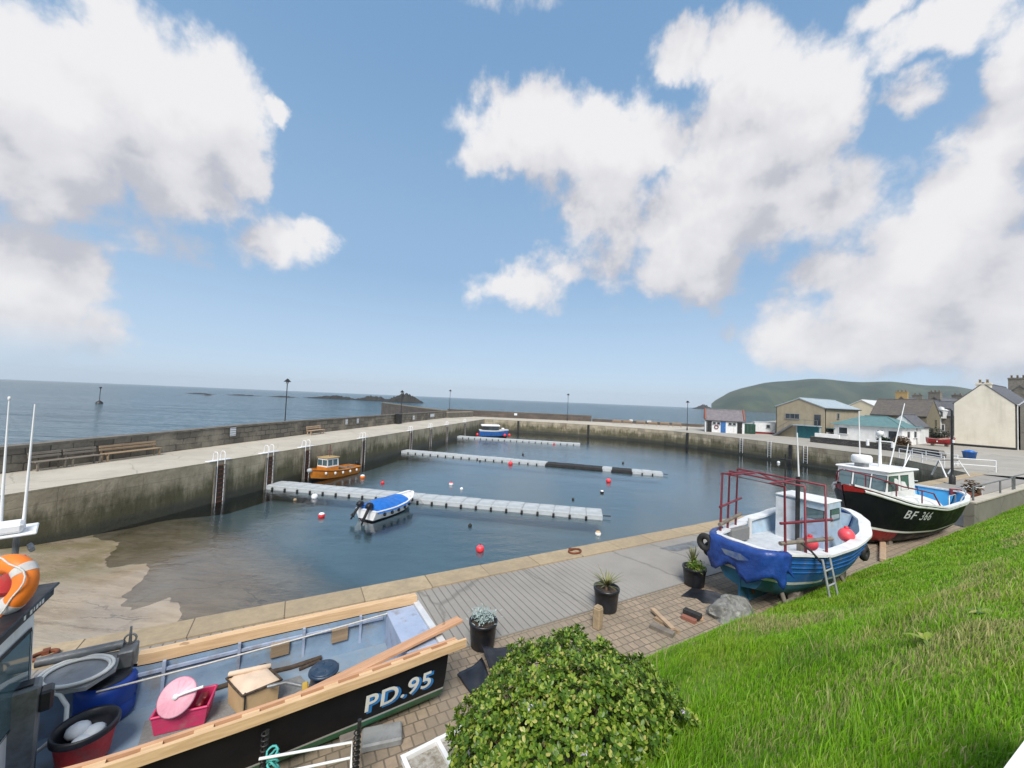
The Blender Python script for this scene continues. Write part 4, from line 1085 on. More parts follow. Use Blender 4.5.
# ------------------------------------------------------------------ street lamps
def lamp(p, h, label, r=.055, kind='top', arm=0.0, rz=0.0, matn='black_metal'):
    t = thing('street_lamp', label, 'street lamp', p, rz, 'harbour street lamps')
    mb = MB(); mb.lathe([(r * 2.2, 0), (r * 2.2, .5), (r * 1.3, .6), (r, .7), (r * .8, h)], 10); mb.build('post', matn, t)
    if kind == 'top':
        mb = MB(); mb.lathe([(.02, h + .05), (.34, h - .02), (.36, h - .08), (.1, h + .22), (.02, h + .28)], 12); mb.build('lamp_shade', matn, t)
        mb = MB(); mb.lathe([(.12, h - .28), (.15, h - .05), (.0, h - .03)], 10); mb.build('lamp_glass', 'lamp_glass', t)
    else:
        mb = MB(); mb.tube([(0, 0, h - .1), (-.08, 0, h + .08), (-arm * .6, 0, h + .12), (-arm, 0, h + .06)], .035, 8); mb.build('lamp_arm', matn, t)
        mb = MB(); mb.lathe([(.0, h - .08), (.11, h - .05), (.14, h + .02), (.08, h + .12), (0, h + .14)], 12, (-arm, 0, 0)); mb.build('lamp_glass', 'lamp_glass', t)
        mb = MB(); mb.rbox((0, -.09, h * .78 - 1.0), (.1, .1, .22), .02); mb.build('junction_box', 'white_paint', t)
    return t
lamp((-24.6, 42.2, -.0), 5.5, 'black lamp post rising behind the parapet near the pier bench')
lamp((-17.6, 62, .0), 5.0, 'black lamp post in front of the raised breakwater wall')
lamp((-14.8, 93, 0), 6.0, 'thin far lamp post at the inner corner of the far quay')
lamp((13.6, 92.4, 0), 6.2, 'thin far lamp post in the middle of the far quay wall')
lamp((33.6, 73.4, 0), 5.4, 'black lamp post just left of the white hut')
lamp((30.1, 26.3, 0), 5.0, 'tall black lamp post with a globe arm in front of the cream gable', r=.075, kind='arm', arm=.55, rz=R(-10))

# ------------------------------------------------------------------ benches
def bench(p, rz, label, L=2.0, matn='bench_wood', group='benches on the piers', back=True):
    t = thing('bench', label, 'bench', p, rz, group)
    mb = MB()
    for k_ in range(3): mb.rbox((0, -.16 + k_ * .16, .45), (L, .13, .045), .012)
    mb.build('seat', matn, t)
    if back:
        mb = MB()
        for k_ in range(2): mb.rbox((0, .27 + .03 * k_, .66 + k_ * .17), (L, .04, .13), .012, rx=-.15)
        mb.build('backrest', matn, t)
    for x in (-L / 2 + .12, L / 2 - .12):
        mb = MB(); mb.box((x, -.18, .215), (.07, .07, .43)); mb.box((x, .2, .215), (.07, .07, .43)); mb.box((x, 0, .40), (.07, .45, .05))
        if back: mb.box((x, .30, .62), (.06, .05, .50), rx=-.15)
        mb.build('leg', matn, t)
    return t
PD = math.atan2(1, .2)                                  # direction of the left pier
bdir = math.atan2(22, 2.7)
def on_wall(y, off): return Vector((-24.0 + .122 * (y - 18) + off, y, 0))
bench(on_wall(19.7, .5), bdir, 'dark weathered bench against the pier wall, nearest of the row of three', 1.3)
bench(on_wall(21.15, .5), bdir, 'dark weathered bench against the pier wall, middle of the row of three', 1.45)
bench(on_wall(23.55, .5), bdir, 'bench with pale orange slats, farthest of the row of three on the pier', 3.1, 'bench_orange')
bench(on_wall(40.6, .9), bdir, 'short pale bench under the first lamp post on the pier', 2.4, 'pale_wood')
for i, px in enumerate((618, 629, 642, 654, 666, 678)):
    p = at(px, 424.3 + (px - 618) * .062, 0); p = Vector(((px - 512) / F_PX * (87.5 - (px - 618) * .05), 87.5 - (px - 618) * .05, 0))
    words = ['leftmost', 'second', 'third', 'fourth', 'fifth', 'rightmost'][i]
    bench(p, R(-12), f'brown bench by the low far wall, {words} of the six left of the hut', 1.9, 'bench_orange', 'brown benches along the far quay')

# ------------------------------------------------------------------ signs
def sign(p, rz, w, h, label, post=None, lines=4, border=True):
    t = thing('sign', label, 'sign', p, rz, 'notices on the harbour walls')
    mb = MB(); mb.rbox((0, 0, 0), (w, .03, h), .008); mb.build('board', 'sign_white', t)
    mb = MB(); rr = random.Random(int(p[0] * 10))
    for k_ in range(lines):
        z = h * .36 - k_ * h * .72 / max(1, lines - 1); x = -w * .4
        while x < w * .34:
            l = rr.uniform(.05, .14) * w; mb.box((x + l / 2, -.018, z), (l, .004, h * .07)); x += l + w * .03
    mb.build('printed_lines', 'sign_ink', t)
    if border:
        mb = MB()
        for sx in (-1, 1): mb.box((sx * w / 2, -.017, 0), (.03, .012, h))
        for sz in (-1, 1): mb.box((0, -.0175, sz * h / 2), (w, .012, .03))
        mb.build('frame', 'black_metal', t)
    return t
def wall_face(y): 
    for (a, b_) in zip(wp[:-1], wp[1:]):
        if a[1] <= y <= b_[1]: return a[0] + (b_[0] - a[0]) * (y - a[1]) / (b_[1] - a[1])
sgn = bdir - PI          # board faces the harbour
sign((wall_face(31.2) + .06, 31.2, .98), bdir, .62, .72, 'white framed notice on the dark pier wall left of the first lamp')
sign((wall_face(47.2) + .06, 47.2, .95), bdir, .55, .7, 'small white notice on the pier wall, left one of a pair', lines=3)
sign((wall_face(49.6) + .06, 49.6, .95), bdir, .55, .65, 'small white notice on the pier wall, right one of a pair', lines=3)
sign((wall_face(66.5) + .06, 66.5, .7), bdir, .9, .8, 'white board on the wall near the end of the left pier', lines=3)
sign((wall_face(75) + .06, 75, .8), bdir, 2.4, .7, 'wide pale board on the wall at the end of the left pier', lines=2)
sign((1.2, 93.9, .95), 0, .75, .6, 'white notice on the far quay wall above the small blue boat', lines=2)
sign((28.5, 91.25, .75), R(-11), .75, .55, 'white notice behind the third far bench', lines=2)
sign((32.5, 90.4, .70), R(-11), .95, .5, 'wider white notice behind the fourth far bench', lines=2)

# dark cabinet by the pier wall with a white box beside it
cb = thing('cabinet', 'dark steel utility cabinet against the pier wall below the second lamp', 'cabinet', (wall_face(60) + .5, 60, 0), bdir)
mb = MB(); mb.rbox((0, 0, .75), (1.1, .6, 1.5), .03); mb.box((0, 0, 1.53), (1.2, .7, .06)); mb.build('body', 'black_metal', cb)
mb = MB(); mb.box((-.27, -.31, .75), (.5, .02, 1.3)); mb.box((.27, -.31, .75), (.5, .02, 1.3)); mb.build('door', 'black_rubber', cb)

# ------------------------------------------------------------------ quay ladders
def ladder_things():
    first = None
    spots = [(23.9, 'nearest the slipway'), (27.6, 'just left of the orange boat'), (31.2, 'right behind the orange boat'), (39.0, 'above the gap between two pontoons'), (49.4, 'by the root of the second pontoon'), (55.6, 'midway between the two far pontoons'), (62.0, 'near the far blue boat'), (71.0, 'closest to the far end of the pier')]
    for i, (y, w) in enumerate(spots):
        lab = 'white quay ladder on the left pier, ' + w
        p = Vector((pier_x(y), y, 0)); rz = math.atan2(1, .2)
        if first is None:
            t = thing('quay_ladder', lab, 'ladder', p, rz, 'quay ladders on the left pier'); first = t
            # local x along the pier, local -y towards the water
            mb = MB(); mb.rbox((0, .12, .03), (1.5, .34, .05), .015); mb.build('base_plate', 'white_clean', t)
            for sx in (-1, 1):
                mb = MB(); mb.tube([(sx * .24, .28, .05), (sx * .24, .24, .46), (sx * .24, .18, .55), (sx * .24, .02, .55), (sx * .24, -.06, .46), (sx * .24, -.08, 0), (sx * .24, -.10, -2.7)], .024, 7); mb.build('handrail', 'white_clean', t)
            for k_ in range(9):
                mb = MB(); mb.tube([(-.24, -.1, -.25 - k_ * .28), (.24, -.1, -.25 - k_ * .28)], .02, 6); mb.build('rung', 'rust', t)
            mb = MB(); mb.box((0, -.03, -1.6), (.36, .05, 2.6)); mb.build('recess_shade', 'soil', t)  # dark strip on the wall face, standing for shade in the ladder recess
            for sx in (-1, 1):
                mb = MB(); mb.rbox((sx * .34, -.06, -1.5), (.12, .12, 2.5), .03); mb.build('fender_post', 'stone_dark', t)
        else:
            t = copy_tree(first); t.location = p; t['label'] = lab
ladder_things()
def edge_at(px):
    """point of the far quay edge that lies under a sight line, with the wall direction there"""
    k = (px - 512) / F_PX
    for (x0, y0), (x1, y1) in zip(EDGE[:-1], EDGE[1:]):
        a, b_ = x0 - k * y0, x1 - k * y1
        if a <= 0 <= b_ or b_ <= 0 <= a:
            f = a / (a - b_); return Vector((x0 + (x1 - x0) * f, y0 + (y1 - y0) * f, 0)), math.atan2(y1 - y0, x1 - x0)
for px, lab in ((520, 'dark fender post on the far quay face right of the small blue boat'), (590, 'dark fender post on the middle of the far quay face'), (689, 'dark fender post on the quay face below the lamp left of the hut'), (792, 'dark fender post on the right quay face in front of the tan shed')):
    p, a = edge_at(px); fender(p.x + math.sin(a) * .08, p.y - math.cos(a) * .08, a, -2.9, -.05, lab, w=.45)
for px, wd_ in ((743, 'below the right end of the hut'), (771, 'left of the tan shed stairs'), (807, 'in front of the teal roller door')):
    p, a = edge_at(px)
    t = thing('quay_ladder', 'pale weathered ladder on the right quay face, ' + wd_, 'ladder', p, a, 'weathered ladders on the right quay')
    for sx in (-1, 1):
        mb = MB(); mb.tube([(sx * .24, .1, .03), (sx * .24, -.07, .02), (sx * .24, -.09, -2.2)], .045, 6); mb.build('stringer', 'galvanised', t)
    for q in range(6):
        mb = MB(); mb.tube([(-.24, -.09, -.3 - q * .32), (.24, -.09, -.3 - q * .32)], .03, 5); mb.build('rung', 'galvanised', t)

# ------------------------------------------------------------------ pontoons
def pontoon(a, b_, width, n, label, dark=(), h=.36, deck=.27):
    a, b_ = Vector(a), Vector(b_); d_ = b_ - a; L = d_.length; step = L / n
    t = thing('pontoon', label, 'pontoon', (a.x, a.y, ZW), math.atan2(d_.y, d_.x), 'floating pontoons in the basin')
    mesh = {}
    for i in range(n):
        dk = any(lo <= (i + .5) / n <= hi for lo, hi in dark)
        if dk not in mesh:
            mb = MB()
            for j in range(2):
                w = width / 2
                mb.rbox((step / 2, -width / 2 + w * (j + .5), deck - h / 2), (step * .994, w * .99, h), .03)
                if not dk: mb.rbox((step / 2, -width / 2 + w * (j + .5), deck + .004), (step * .9, w * .9, .02), .008)
            mesh[dk] = mb.build('float', 'black_rubber' if dk else 'grey_plastic', t); o = mesh[dk]
        else:
            o = mesh[dk].copy(); COL.objects.link(o); o.parent = t
        o.location = (i * step, 0, rng.uniform(-.015, .015)); o.rotation_euler = (rng.uniform(-.006, .006), 0, 0)
    lug = None
    for i in range(1, n):
        if lug is None:
            mb = MB(); mb.rbox((0, 0, deck - .24), (step * .14, width + .16, .26), .02)
            lug = mb.build('connector', 'black_rubber', t); lug.location = (i * step, 0, 0)
        else:
            o = lug.copy(); COL.objects.link(o); o.parent = t; o.location = (i * step, 0, 0)
    mb = MB(); mb.tube([(L, -.2, deck - .15), (L + .5, -.25, deck - .12)], .035, 6); mb.build('end_bar', 'black_metal', t)
    return t
pontoon((-17.3, 28.2), (5.9, 24.1), 1.5, 24, 'nearest long grey floating pontoon with the blue covered boat beside it')
pontoon((-12.9, 47.6), (15.6, 39.3), 1.4, 30, 'middle grey floating pontoon with two black sections', dark=((.60, .81), (.84, .91)))
pontoon((-9.0, 67.6), (11.6, 63.6), 1.3, 20, 'farthest grey floating pontoon in front of the small blue boat')

# ------------------------------------------------------------------ buoys
def buoy(px, py, r, cols, label, tail=True):
    p = at(px, py, ZW)
    t = thing('buoy', label, 'buoy', (p.x, p.y, ZW), rng.uniform(0, 6), 'mooring buoys in the basin')
    mb = MB(); mb.lathe([(0, -r * .6)] + [(r * math.cos(a), r * (math.sin(a) + .45)) for a in [R(x) for x in range(-50, 91, 14)]] + [(0, r * 1.45)], 16); mb.build('float', cols[0], t)
    if len(cols) > 1:
        mb = MB(); mb.lathe([(r * math.cos(a) * 1.02, r * (math.sin(a) * 1.02 + .45)) for a in [R(x) for x in range(30, 85, 9)]] + [(0, r * 1.48)], 16); mb.build('cap', cols[1], t)
    mb = MB(); mb.tube([(0, 0, r * 1.35), (r * .12, 0, r * 1.6), (0, 0, r * 1.75), (-r * .12, 0, r * 1.6), (0, 0, r * 1.4)], r * .07, 6); mb.build('eyelet', 'black_rubber', t)
    return t
buoy(480, 551, .19, ['buoy_red', 'buoy_pink'], 'red buoy closest to the concrete slip')
buoy(321.5, 517, .18, ['buoy_red', 'white_clean'], 'red and white buoy left of the blue covered boat')
buoy(451, 485, .17, ['white_clean', 'buoy_pink'], 'pink and white buoy in front of the middle pontoon, left of centre')
buoy(608.5, 482, .22, ['buoy_red', 'buoy_pink'], 'bright red buoy off the right end of the middle pontoon')
buoy(510.5, 464.5, .24, ['buoy_red', 'buoy_pink'], 'bright red buoy close in front of the middle pontoon')
buoy(598, 535, .16, ['letter_white', 'cardboard'], 'cream white buoy between the near pontoon end and the quay')
buoy(602, 493, .15, ['black_rubber', 'white_clean'], 'black and white buoy just behind the near pontoon end')
buoy(461.5, 489.5, .12, ['white_clean'], 'small white buoy below the pink and white buoy')
buoy(314.5, 498, .20, ['white_clean'], 'white buoy floating off the near pontoon left of the covered boat')
buoy(310, 489, .17, ['white_clean'], 'white buoy touching the near edge of the near pontoon')
buoy(295, 500.5, .10, ['sandstone'], 'tiny tan float in the dark water near the pier ladder')
buoy(207.5, 500.5, .13, ['white_clean'], 'small white float at the foot of the pier wall ladder')
buoy(374, 519, .12, ['white_clean'], 'small white float under the blue covered boat')
buoy(470, 526.5, .11, ['black_rubber'], 'small black float between the near pontoon and the red buoy')
buoy(573, 500, .10, ['black_rubber'], 'small black float behind the right part of the near pontoon')
buoy(382.5, 483.5, .14, ['buoy_red'], 'small dark red float behind the blue covered boat')
buoy(480, 461.5, .11, ['black_rubber'], 'small dark float left in front of the middle pontoon')
buoy(523, 455, .14, ['black_rubber'], 'small dark float behind the middle pontoon')
buoy(623, 463.5, .13, ['black_rubber'], 'small dark float behind the black part of the middle pontoon')
buoy(554, 444.5, .16, ['buoy_red'], 'red float by the right half of the farthest pontoon')
buoy(362.5, 478, .2, ['orange_ring', 'white_clean'], 'orange and white float trailing behind the orange boat')
buoy(778.5, 463, .18, ['white_clean'], 'lone white float in front of the right quay wall')

# ------------------------------------------------------------------ sea marks
bc = thing('sea_beacon', 'thin dark beacon pole on a small cone in the open sea', 'beacon', (-137.5, 129, ZW), 0)
mb = MB(); mb.lathe([(1.0, 0), (.9, .4), (.35, .9), (.12, 1.0)], 12); mb.build('base', 'black_metal', bc)
mb = MB(); mb.tube([(0, 0, .9), (0, 0, 5.2)], .09, 6); mb.build('pole', 'black_metal', bc)
mb = MB(); mb.lathe([(0, 5.0), (.35, 5.1), (.3, 5.5), (0, 5.6)], 8); mb.build('topmark', 'black_metal', bc)

# ------------------------------------------------------------------ white railings, handrail
def railing(pts, h, label, matn='white_clean', n_rail=2, r=.035, posts=1.6, name='railing'):
    t = thing(name, label, 'railing', (0, 0, 0))
    P_ = [Vector(p) for p in pts]
    for k_ in range(n_rail):
        mb = MB(); mb.tube([p + Vector((0, 0, h * (1 - k_ * .5 / max(1, n_rail - 1)))) for p in P_], r, 7); mb.build('rail', matn, t)
    for a, b_ in zip(P_[:-1], P_[1:]):
        n = max(1, int((b_ - a).length / posts))
        for i in range(n + (1 if b_ is P_[-1] else 0)):
            p = a.lerp(b_, i / n)
            mb = MB(); mb.tube([p, p + Vector((0, 0, h))], r * 1.1, 7); mb.build('post', matn, t)
    return t
railing([(41.3, 41.0, 0), (40.0, 37.5, 0), (38.9, 34.6, 0)], 1.0, 'white railing along the corner of the right quay')
railing([(38.9, 33.9, 0), (41.5, 33.0, 0)], 1.0, 'white railing across the end of the quay corner recess')
railing([(43.2, 41.5, 0), (42.3, 36.5, 0)], 1.0, 'white railing on the far side of the quay corner recess')
railing([tuple(W2(24.7, 4.78, 1.05)), tuple(W2(29, 4.78, 1.03)), tuple(W2(31.5, 4.80, 1.0))], .62, 'thin dark handrail on the grey ramp wall, left section', 'grey_steel', 1, .03, 3.4)
railing([tuple(W2(31.9, 4.8, 1.0)), tuple(W2(36, 4.8, .98)), tuple(W2(41, 4.85, .9))], .68, 'thin dark handrail on the grey ramp wall, right section', 'grey_steel', 1, .03, 4)
# A-shaped boat prop frame on the corner
fr = thing('trestle', 'pale wooden trestle frame standing by the quay corner railings', 'trestle', (34.3, 30.2, 0), R(20))
for sx in (-1, 1):
    mb = MB(); mb.tube([(sx * 1.6, -.5, 0), (sx * 1.35, 0, 1.2), (sx * 1.15, .5, 0)], .055, 6); mb.build('leg', 'white_paint', fr)
mb = MB(); mb.tube([(-1.35, 0, 1.2), (1.35, 0, 1.2)], .05, 6); mb.tube([(-1.4, -.25, .6), (1.45, -.25, .6)], .04, 6); mb.build('rail', 'weathered_wood', fr)
# small red things behind the ramp wall
pl = thing('flower_trough', 'low red wooden trough on the ramp wall with a brown shrub', 'trough', W2(26.8, 5.35, .72), ANG)
mb = MB(); mb.rbox((0, 0, .2), (2.4, .4, .36), .03); mb.build('body', 'rust', pl)
def shrub(par, r, n, matn, c, seed, leaf=.06):
    rr = random.Random(seed); mb = MB()
    for i in range(n):
        d_ = Vector((rr.gauss(0, 1), rr.gauss(0, 1), rr.gauss(0, .8))).normalized() * r * (rr.random() ** .4)
        p = Vector(c) + d_; a = rr.uniform(0, 6.3); l = leaf * rr.uniform(.7, 1.4)
        t1 = Vector((math.cos(a), math.sin(a), rr.uniform(-.4, .8))).normalized() * l; t2 = Vector((-math.sin(a), math.cos(a), rr.uniform(-.5, .5))) * l * .45
        mb.add([p - t2, p + t1, p + t2, p + t1 * -.6], [(0, 1, 2, 3)])
    return mb.build('foliage', matn, par)
shrub(pl, .34, 260, 'shrub_brown', (.7, 0, .62), 4, .09)
bx = thing('table', 'small white bench top behind the ramp wall handrail', 'table', W2(29.0, 5.6, .7), ANG)
mb = MB(); mb.rbox((0, 0, .46), (1.6, .45, .06), .02); mb.build('top', 'white_paint', bx)
for sx in (-.6, .6):
    mb = MB(); mb.rbox((sx, 0, .1), (.1, .35, .7), .02); mb.build('leg', 'white_paint', bx)
# blue tub, brown shrub, grey shrub by the garden wall
tb = thing('tub', 'blue plastic tub beside the dark garden wall', 'tub', (50.9, 42.8, .05), .3)
mb = MB(); mb.lathe([(0, .02), (.45, .02), (.56, .72), (.61, .74), (.61, .80), (.52, .80), (.42, .2), (0, .2)], 18); mb.build('body', 'blue_paint', tb)
mb = MB(); mb.lathe([(0, .7), (.52, .7), (.35, .9), (0, .98)], 14); mb.build('contents', 'tarp', tb)
for i, (x, y, r, mt, lab) in enumerate([(51.6, 50.9, .95, 'shrub_brown', 'rusty brown shrub behind the dark garden wall'), (51.4, 53.2, .75, 'leaf_dark', 'small dark green shrub at the cafe door')]):
    s_ = thing('shrub', lab, 'shrub', (x, y, .2), 0); shrub(s_, r, 1800, mt, (0, 0, r * .75), 20 + i, .15)
    mb = MB(); [mb.tube([(0, 0, -.1), (math.cos(a) * .3, math.sin(a) * .3, r * .7)], .03, 5) for a in (0, 2, 4)]; mb.build('stem', 'twig', s_)
dk = thing('shrub', 'large dark green shrub between the red boat and the cream gable', 'shrub', (66.5, 60.2, .4), 0)
shrub(dk, 1.5, 1400, 'leaf_dark', (0, 0, 1.1), 31, .16)
mb = MB(); [mb.tube([(0, 0, -.1), (math.cos(a) * .4, math.sin(a) * .4, 1.1)], .04, 5) for a in (0, 2, 4)]; mb.build('stem', 'twig', dk)
sign((48.9, 45.4, .5), R(-95), .9, .3, 'small white plate on the dark garden wall', lines=2, border=False)

# ------------------------------------------------------------------ boats
def interp(tab, t):
    if t <= tab[0][0]: return tab[0][1]
    for (a, va), (b_, vb) in zip(tab[:-1], tab[1:]):
        if t <= b_:
            q = (t - a) / (b_ - a); q = q * q * (3 - 2 * q) * .35 + q * .65
            return va + (vb - va) * q
    return tab[-1][1]
class Hull:
    """local frame: x from stern to bow, y to port, z up"""
    def __init__(s, L, beam, sheer, keel, rake=.5, full=2.6, stern_rake=0.0):
        s.L, s.beam, s.sheer, s.keel, s.rake, s.full, s.sr = L, beam, sheer, keel, rake, full, stern_rake
    def pt(s, t, h, side, off=0.0):
        b_ = interp(s.beam, t); zs = interp(s.sheer, t); zk = interp(s.keel, t)
        n = s.full * (1 - t) ** .45 + 1.15 if t > .5 else s.full * .73 + 1.15
        w = (max(h, 0) ** (1 / n)) if h > 0 else 0.0
        x = s.L * t - s.rake * (1 - h) ** 1.3 * max(0, (t - .55) / .45) ** 2 - s.sr * (1 - h) * -max(0, (.15 - t) / .15)
        y = max(b_ * w + off * (1 if b_ > .12 else b_ / .12), 0.0)
        return Vector((x, side * y, zk + (zs - zk) * h))
    def ts(s, n): return [i / n for i in range(n + 1)]
    def shell(s, par, hs, mats, n=36, name='hull', closed_stern=True):
        """hs: height fractions keel to sheer; mats: one material per band"""
        uniq = []; idx = []
        for m_ in mats:
            if m_ not in uniq: uniq.append(m_)
            idx.append(uniq.index(m_))
        mb = MB()
        for k_ in range(len(hs) - 1):
            sub = [hs[k_] + (hs[k_ + 1] - hs[k_]) * q / 3 for q in range(4)]
            for side in (-1, 1):
                rows = [[s.pt(t, h, side) for h in sub] for t in s.ts(n)]
                mb.grid(rows if side < 0 else [r_[::-1] for r_ in rows], idx[k_])
            if closed_stern:
                rows = [[s.pt(0, h, sd) for sd in (-1, 1)] for h in sub]
                mb.grid(rows, idx[k_], smooth=False)
        return mb.build(name, uniq, par)
    def inner(s, par, h_floor, th, m_side, m_floor, t0=0.0, t1=.97, n=30, name='inside', floor_name='deck', z_floor=None):
        mb = MB()
        T = [t0 + (t1 - t0) * i / n for i in range(n + 1)]
        def hf(t):
            if z_floor is None: return h_floor
            zs = interp(s.sheer, t); zk = interp(s.keel, t); return min(.97, max(.02, (z_floor - zk) / (zs - zk)))
        for side in (-1, 1):
            rows = [[s.pt(t, hf(t) + (1 - hf(t)) * q / 4, side, -th) for q in range(5)] for t in T]
            mb.grid(rows if side > 0 else [r_[::-1] for r_ in rows], 0)
        for t in (T[0], T[-1]):
            rows = [[s.pt(t, hf(t) + (1 - hf(t)) * q / 2, sd, -th) + Vector((th if t < .5 else -th, 0, 0)) for sd in (-1, 1)] for q in range(3)]
            mb.grid(rows, 0, smooth=False)
        o1 = mb.build(name, m_side, par)
        mb = MB()
        rows = [[s.pt(t, hf(t), sd, -th) + Vector((0, 0, .004)) for sd in (-1, 1)] for t in T]
        mb.grid(rows, 0, smooth=False)
        o2 = mb.build(floor_name, m_floor, par)
        return o1, o2
    def rim(s, par, w_in, w_out, thick, matn, t0=0.0, t1=1.0, n=40, name='gunwale', lift=0.0, stern=True):
        mb = MB()
        T = [t0 + (t1 - t0) * i / n for i in range(n + 1)]
        for side in (-1, 1):
            rows = []
            for t in T:
                a = s.pt(t, 1, side, w_out); b_ = s.pt(t, 1, side, -w_in)
                u = Vector((0, 0, lift)); d_ = Vector((0, 0, thick))
                rows.append([a + u, a + u + d_, b_ + u + d_, b_ + u])
            mb.grid(rows, 0, smooth=False, closed=True)
        if stern and t0 == 0:
            a = s.pt(0, 1, -1, 0); b_ = s.pt(0, 1, 1, 0)
            mb.box(((a.x + .05), 0, a.z + lift + thick / 2), (.14, abs(b_.y - a.y) + .02, thick * .96))
        return mb.build(name, matn, par)
    def lettering(s, par, body, size, side, t_start, h0, matn, shear=0.0, off=.012, sp=1.0, bold=0.0, dx=0.0, dz=0.0, rev=False, name='registration_lettering'):
        """letters wrapped on the topsides; they read left to right from outside"""
        vs, fs = text_mesh(body, size, shear, sp, bold)
        out = []
        base = s.pt(t_start, h0, side)
        sgn = -1 if side > 0 else 1            # port side reads from bow to stern
        for v in vs:
            x = t_start * s.L + sgn * (v.x + dx)
            t = min(.99, max(0, x / s.L))
            zs = interp(s.sheer, t); zk = interp(s.keel, t)
            h = h0 + (v.y + dz) / (zs - zk)
            p = s.pt(t, h, side, off); out.append(p)
        mb = MB(); mb.add(out, fs if side > 0 else fs)
        return mb.build(name, matn, par)

def outboard(par, x, y, z, tilt=0.0, s=1.0, rz=0.0):
    M = Matrix.Translation((x, y, z)) @ Euler((0, tilt, rz)).to_matrix().to_4x4() @ Matrix.Scale(s, 4)
    mb = MB()
    prof = [(-.16, -.10), (.14, -.10), (.20, .05), (.17, .22), (.0, .27), (-.14, .20), (-.2, .05)]
    vs = []
    for yy, k_ in ((-.13, .85), (-.10, 1), (.10, 1), (.13, .85)): vs += [(-.18 + px * k_, yy, .12 + pz * k_) for px, pz in prof]
    n = len(prof); fs = [tuple(range(n)), tuple(range(3 * n, 4 * n))[::-1]]
    for r_ in range(3):
        for i in range(n): fs.append((r_ * n + i, (r_ + 1) * n + i, (r_ + 1) * n + (i + 1) % n, r_ * n + (i + 1) % n))
    mb.add(vs, fs, 0, True, M)
    o = mb.build('outboard_motor', 'black_plastic', par)
    mb = MB()
    mb.add([M @ Vector(p) for p in []], [])
    mb.box(M @ Vector((-.16, 0, -.28)), (.13 * s, .09 * s, .62 * s), ry=tilt, rz=rz)
    mb.tube([M @ Vector((-.34, 0, -.62)), M @ Vector((-.25, 0, -.6)), M @ Vector((.0, 0, -.6))], [.02 * s, .055 * s, .035 * s], 8)
    mb.box(M @ Vector((-.18, 0, -.52)), (.30 * s, .03 * s, .03 * s), ry=tilt, rz=rz); mb.box(M @ Vector((-.15, 0, -.72)), (.12 * s, .02 * s, .22 * s), ry=tilt, rz=rz)
    mb.build('drive_leg', 'black_metal', o)
    mb = MB()
    for a in (0, 2.1, 4.2): mb.box(M @ Vector((-.36, .07 * math.cos(a), -.62 + .07 * math.sin(a))), (.02, .07 * s, .05 * s), rx=a)
    mb.build('propeller', 'grey_steel', o)
    return o

# ---- black and white boat with the blue inside, on the hard
bf = thing('fishing_boat', 'black hulled boat with white wheelhouse, bright blue inside and lettering BF 366', 'boat', W2(23.5, 5.55, 0.0), ANG + R(176.6))
Hb = Hull(7.4, [(0, .62), (.03, .88), (.08, 1.06), (.18, 1.22), (.45, 1.3), (.65, 1.22), (.8, .92), (.9, .56), (.97, .2), (1, .02)],
          [(0, 1.52), (.2, 1.36), (.45, 1.33), (.7, 1.55), (1, 2.14)], [(0, .42), (.12, .08), (.3, .02), (.8, .02), (.93, .05), (1, .2)], .75, 3.2, .25)
hs = [0, .22, .40, .45, .86, 1]
hl = Hb.shell(bf, [0, .20, .31, .355, 1], ['black_paint', 'black_paint', 'letter_white', 'black_paint'])  # black bottom bands stand for shade abaft the red forefoot
# red forefoot and red bow bulwark
mb = MB()
for side in (-1, 1):
    rows = [[Hb.pt(t, h, side, .006) for h in (.0, .1, .2, .305)] for t in [.74 + .26 * i / 10 for i in range(11)]]
    mb.grid(rows if side < 0 else [r_[::-1] for r_ in rows])
mb.build('forefoot', 'red_paint', bf)
mb = MB()
for side in (-1, 1):
    rows = [[Hb.pt(t, h, side, .008) for h in (.88 + .10 * (1 - t) / .14, .97, 1.0)] for t in [.86 + .14 * i / 10 for i in range(11)]]
    mb.grid(rows if side < 0 else [r_[::-1] for r_ in rows])
mb.build('bow_bulwark', 'red_paint', bf)
Hb.inner(bf, .5, .07, 'sky_blue_paint', 'deck_pale', 0.0, .46, z_floor=.72)
Hb.rim(bf, .09, .05, .06, 'white_paint', 0, .97)
mb = MB()
for side in (-1, 1):
    rows = [[Hb.pt(t, .93, side, .004), Hb.pt(t, .93, side, .04), Hb.pt(t, .965, side, .04), Hb.pt(t, .985, side, .004)] for t in [i / 30 for i in range(29)]]
    mb.grid(rows if side < 0 else [r_[::-1] for r_ in rows])
mb.build('rubbing_strake', 'white_paint', bf)
# foredeck trunk
mb = MB()
T = [.44 + .52 * i / 14 for i in range(15)]
rows = []
for t in T:
    a = Hb.pt(t, 1, 1, -.10); z = a.z
    k_ = min(1, (.97 - t) / .3)
    rows.append([Vector((a.x, -a.y, z - .03)), Vector((a.x, -a.y * .86, z + .16 * k_)), Vector((a.x, -a.y * .5, z + .27 * k_)), Vector((a.x, 0, z + .31 * k_)), Vector((a.x, a.y * .5, z + .27 * k_)), Vector((a.x, a.y * .86, z + .16 * k_)), Vector((a.x, a.y, z - .03))])
mb.grid([r_[::-1] for r_ in rows]); mb.add(rows[0], [tuple(range(7))[::-1]]); mb.build('foredeck', 'white_paint', bf)
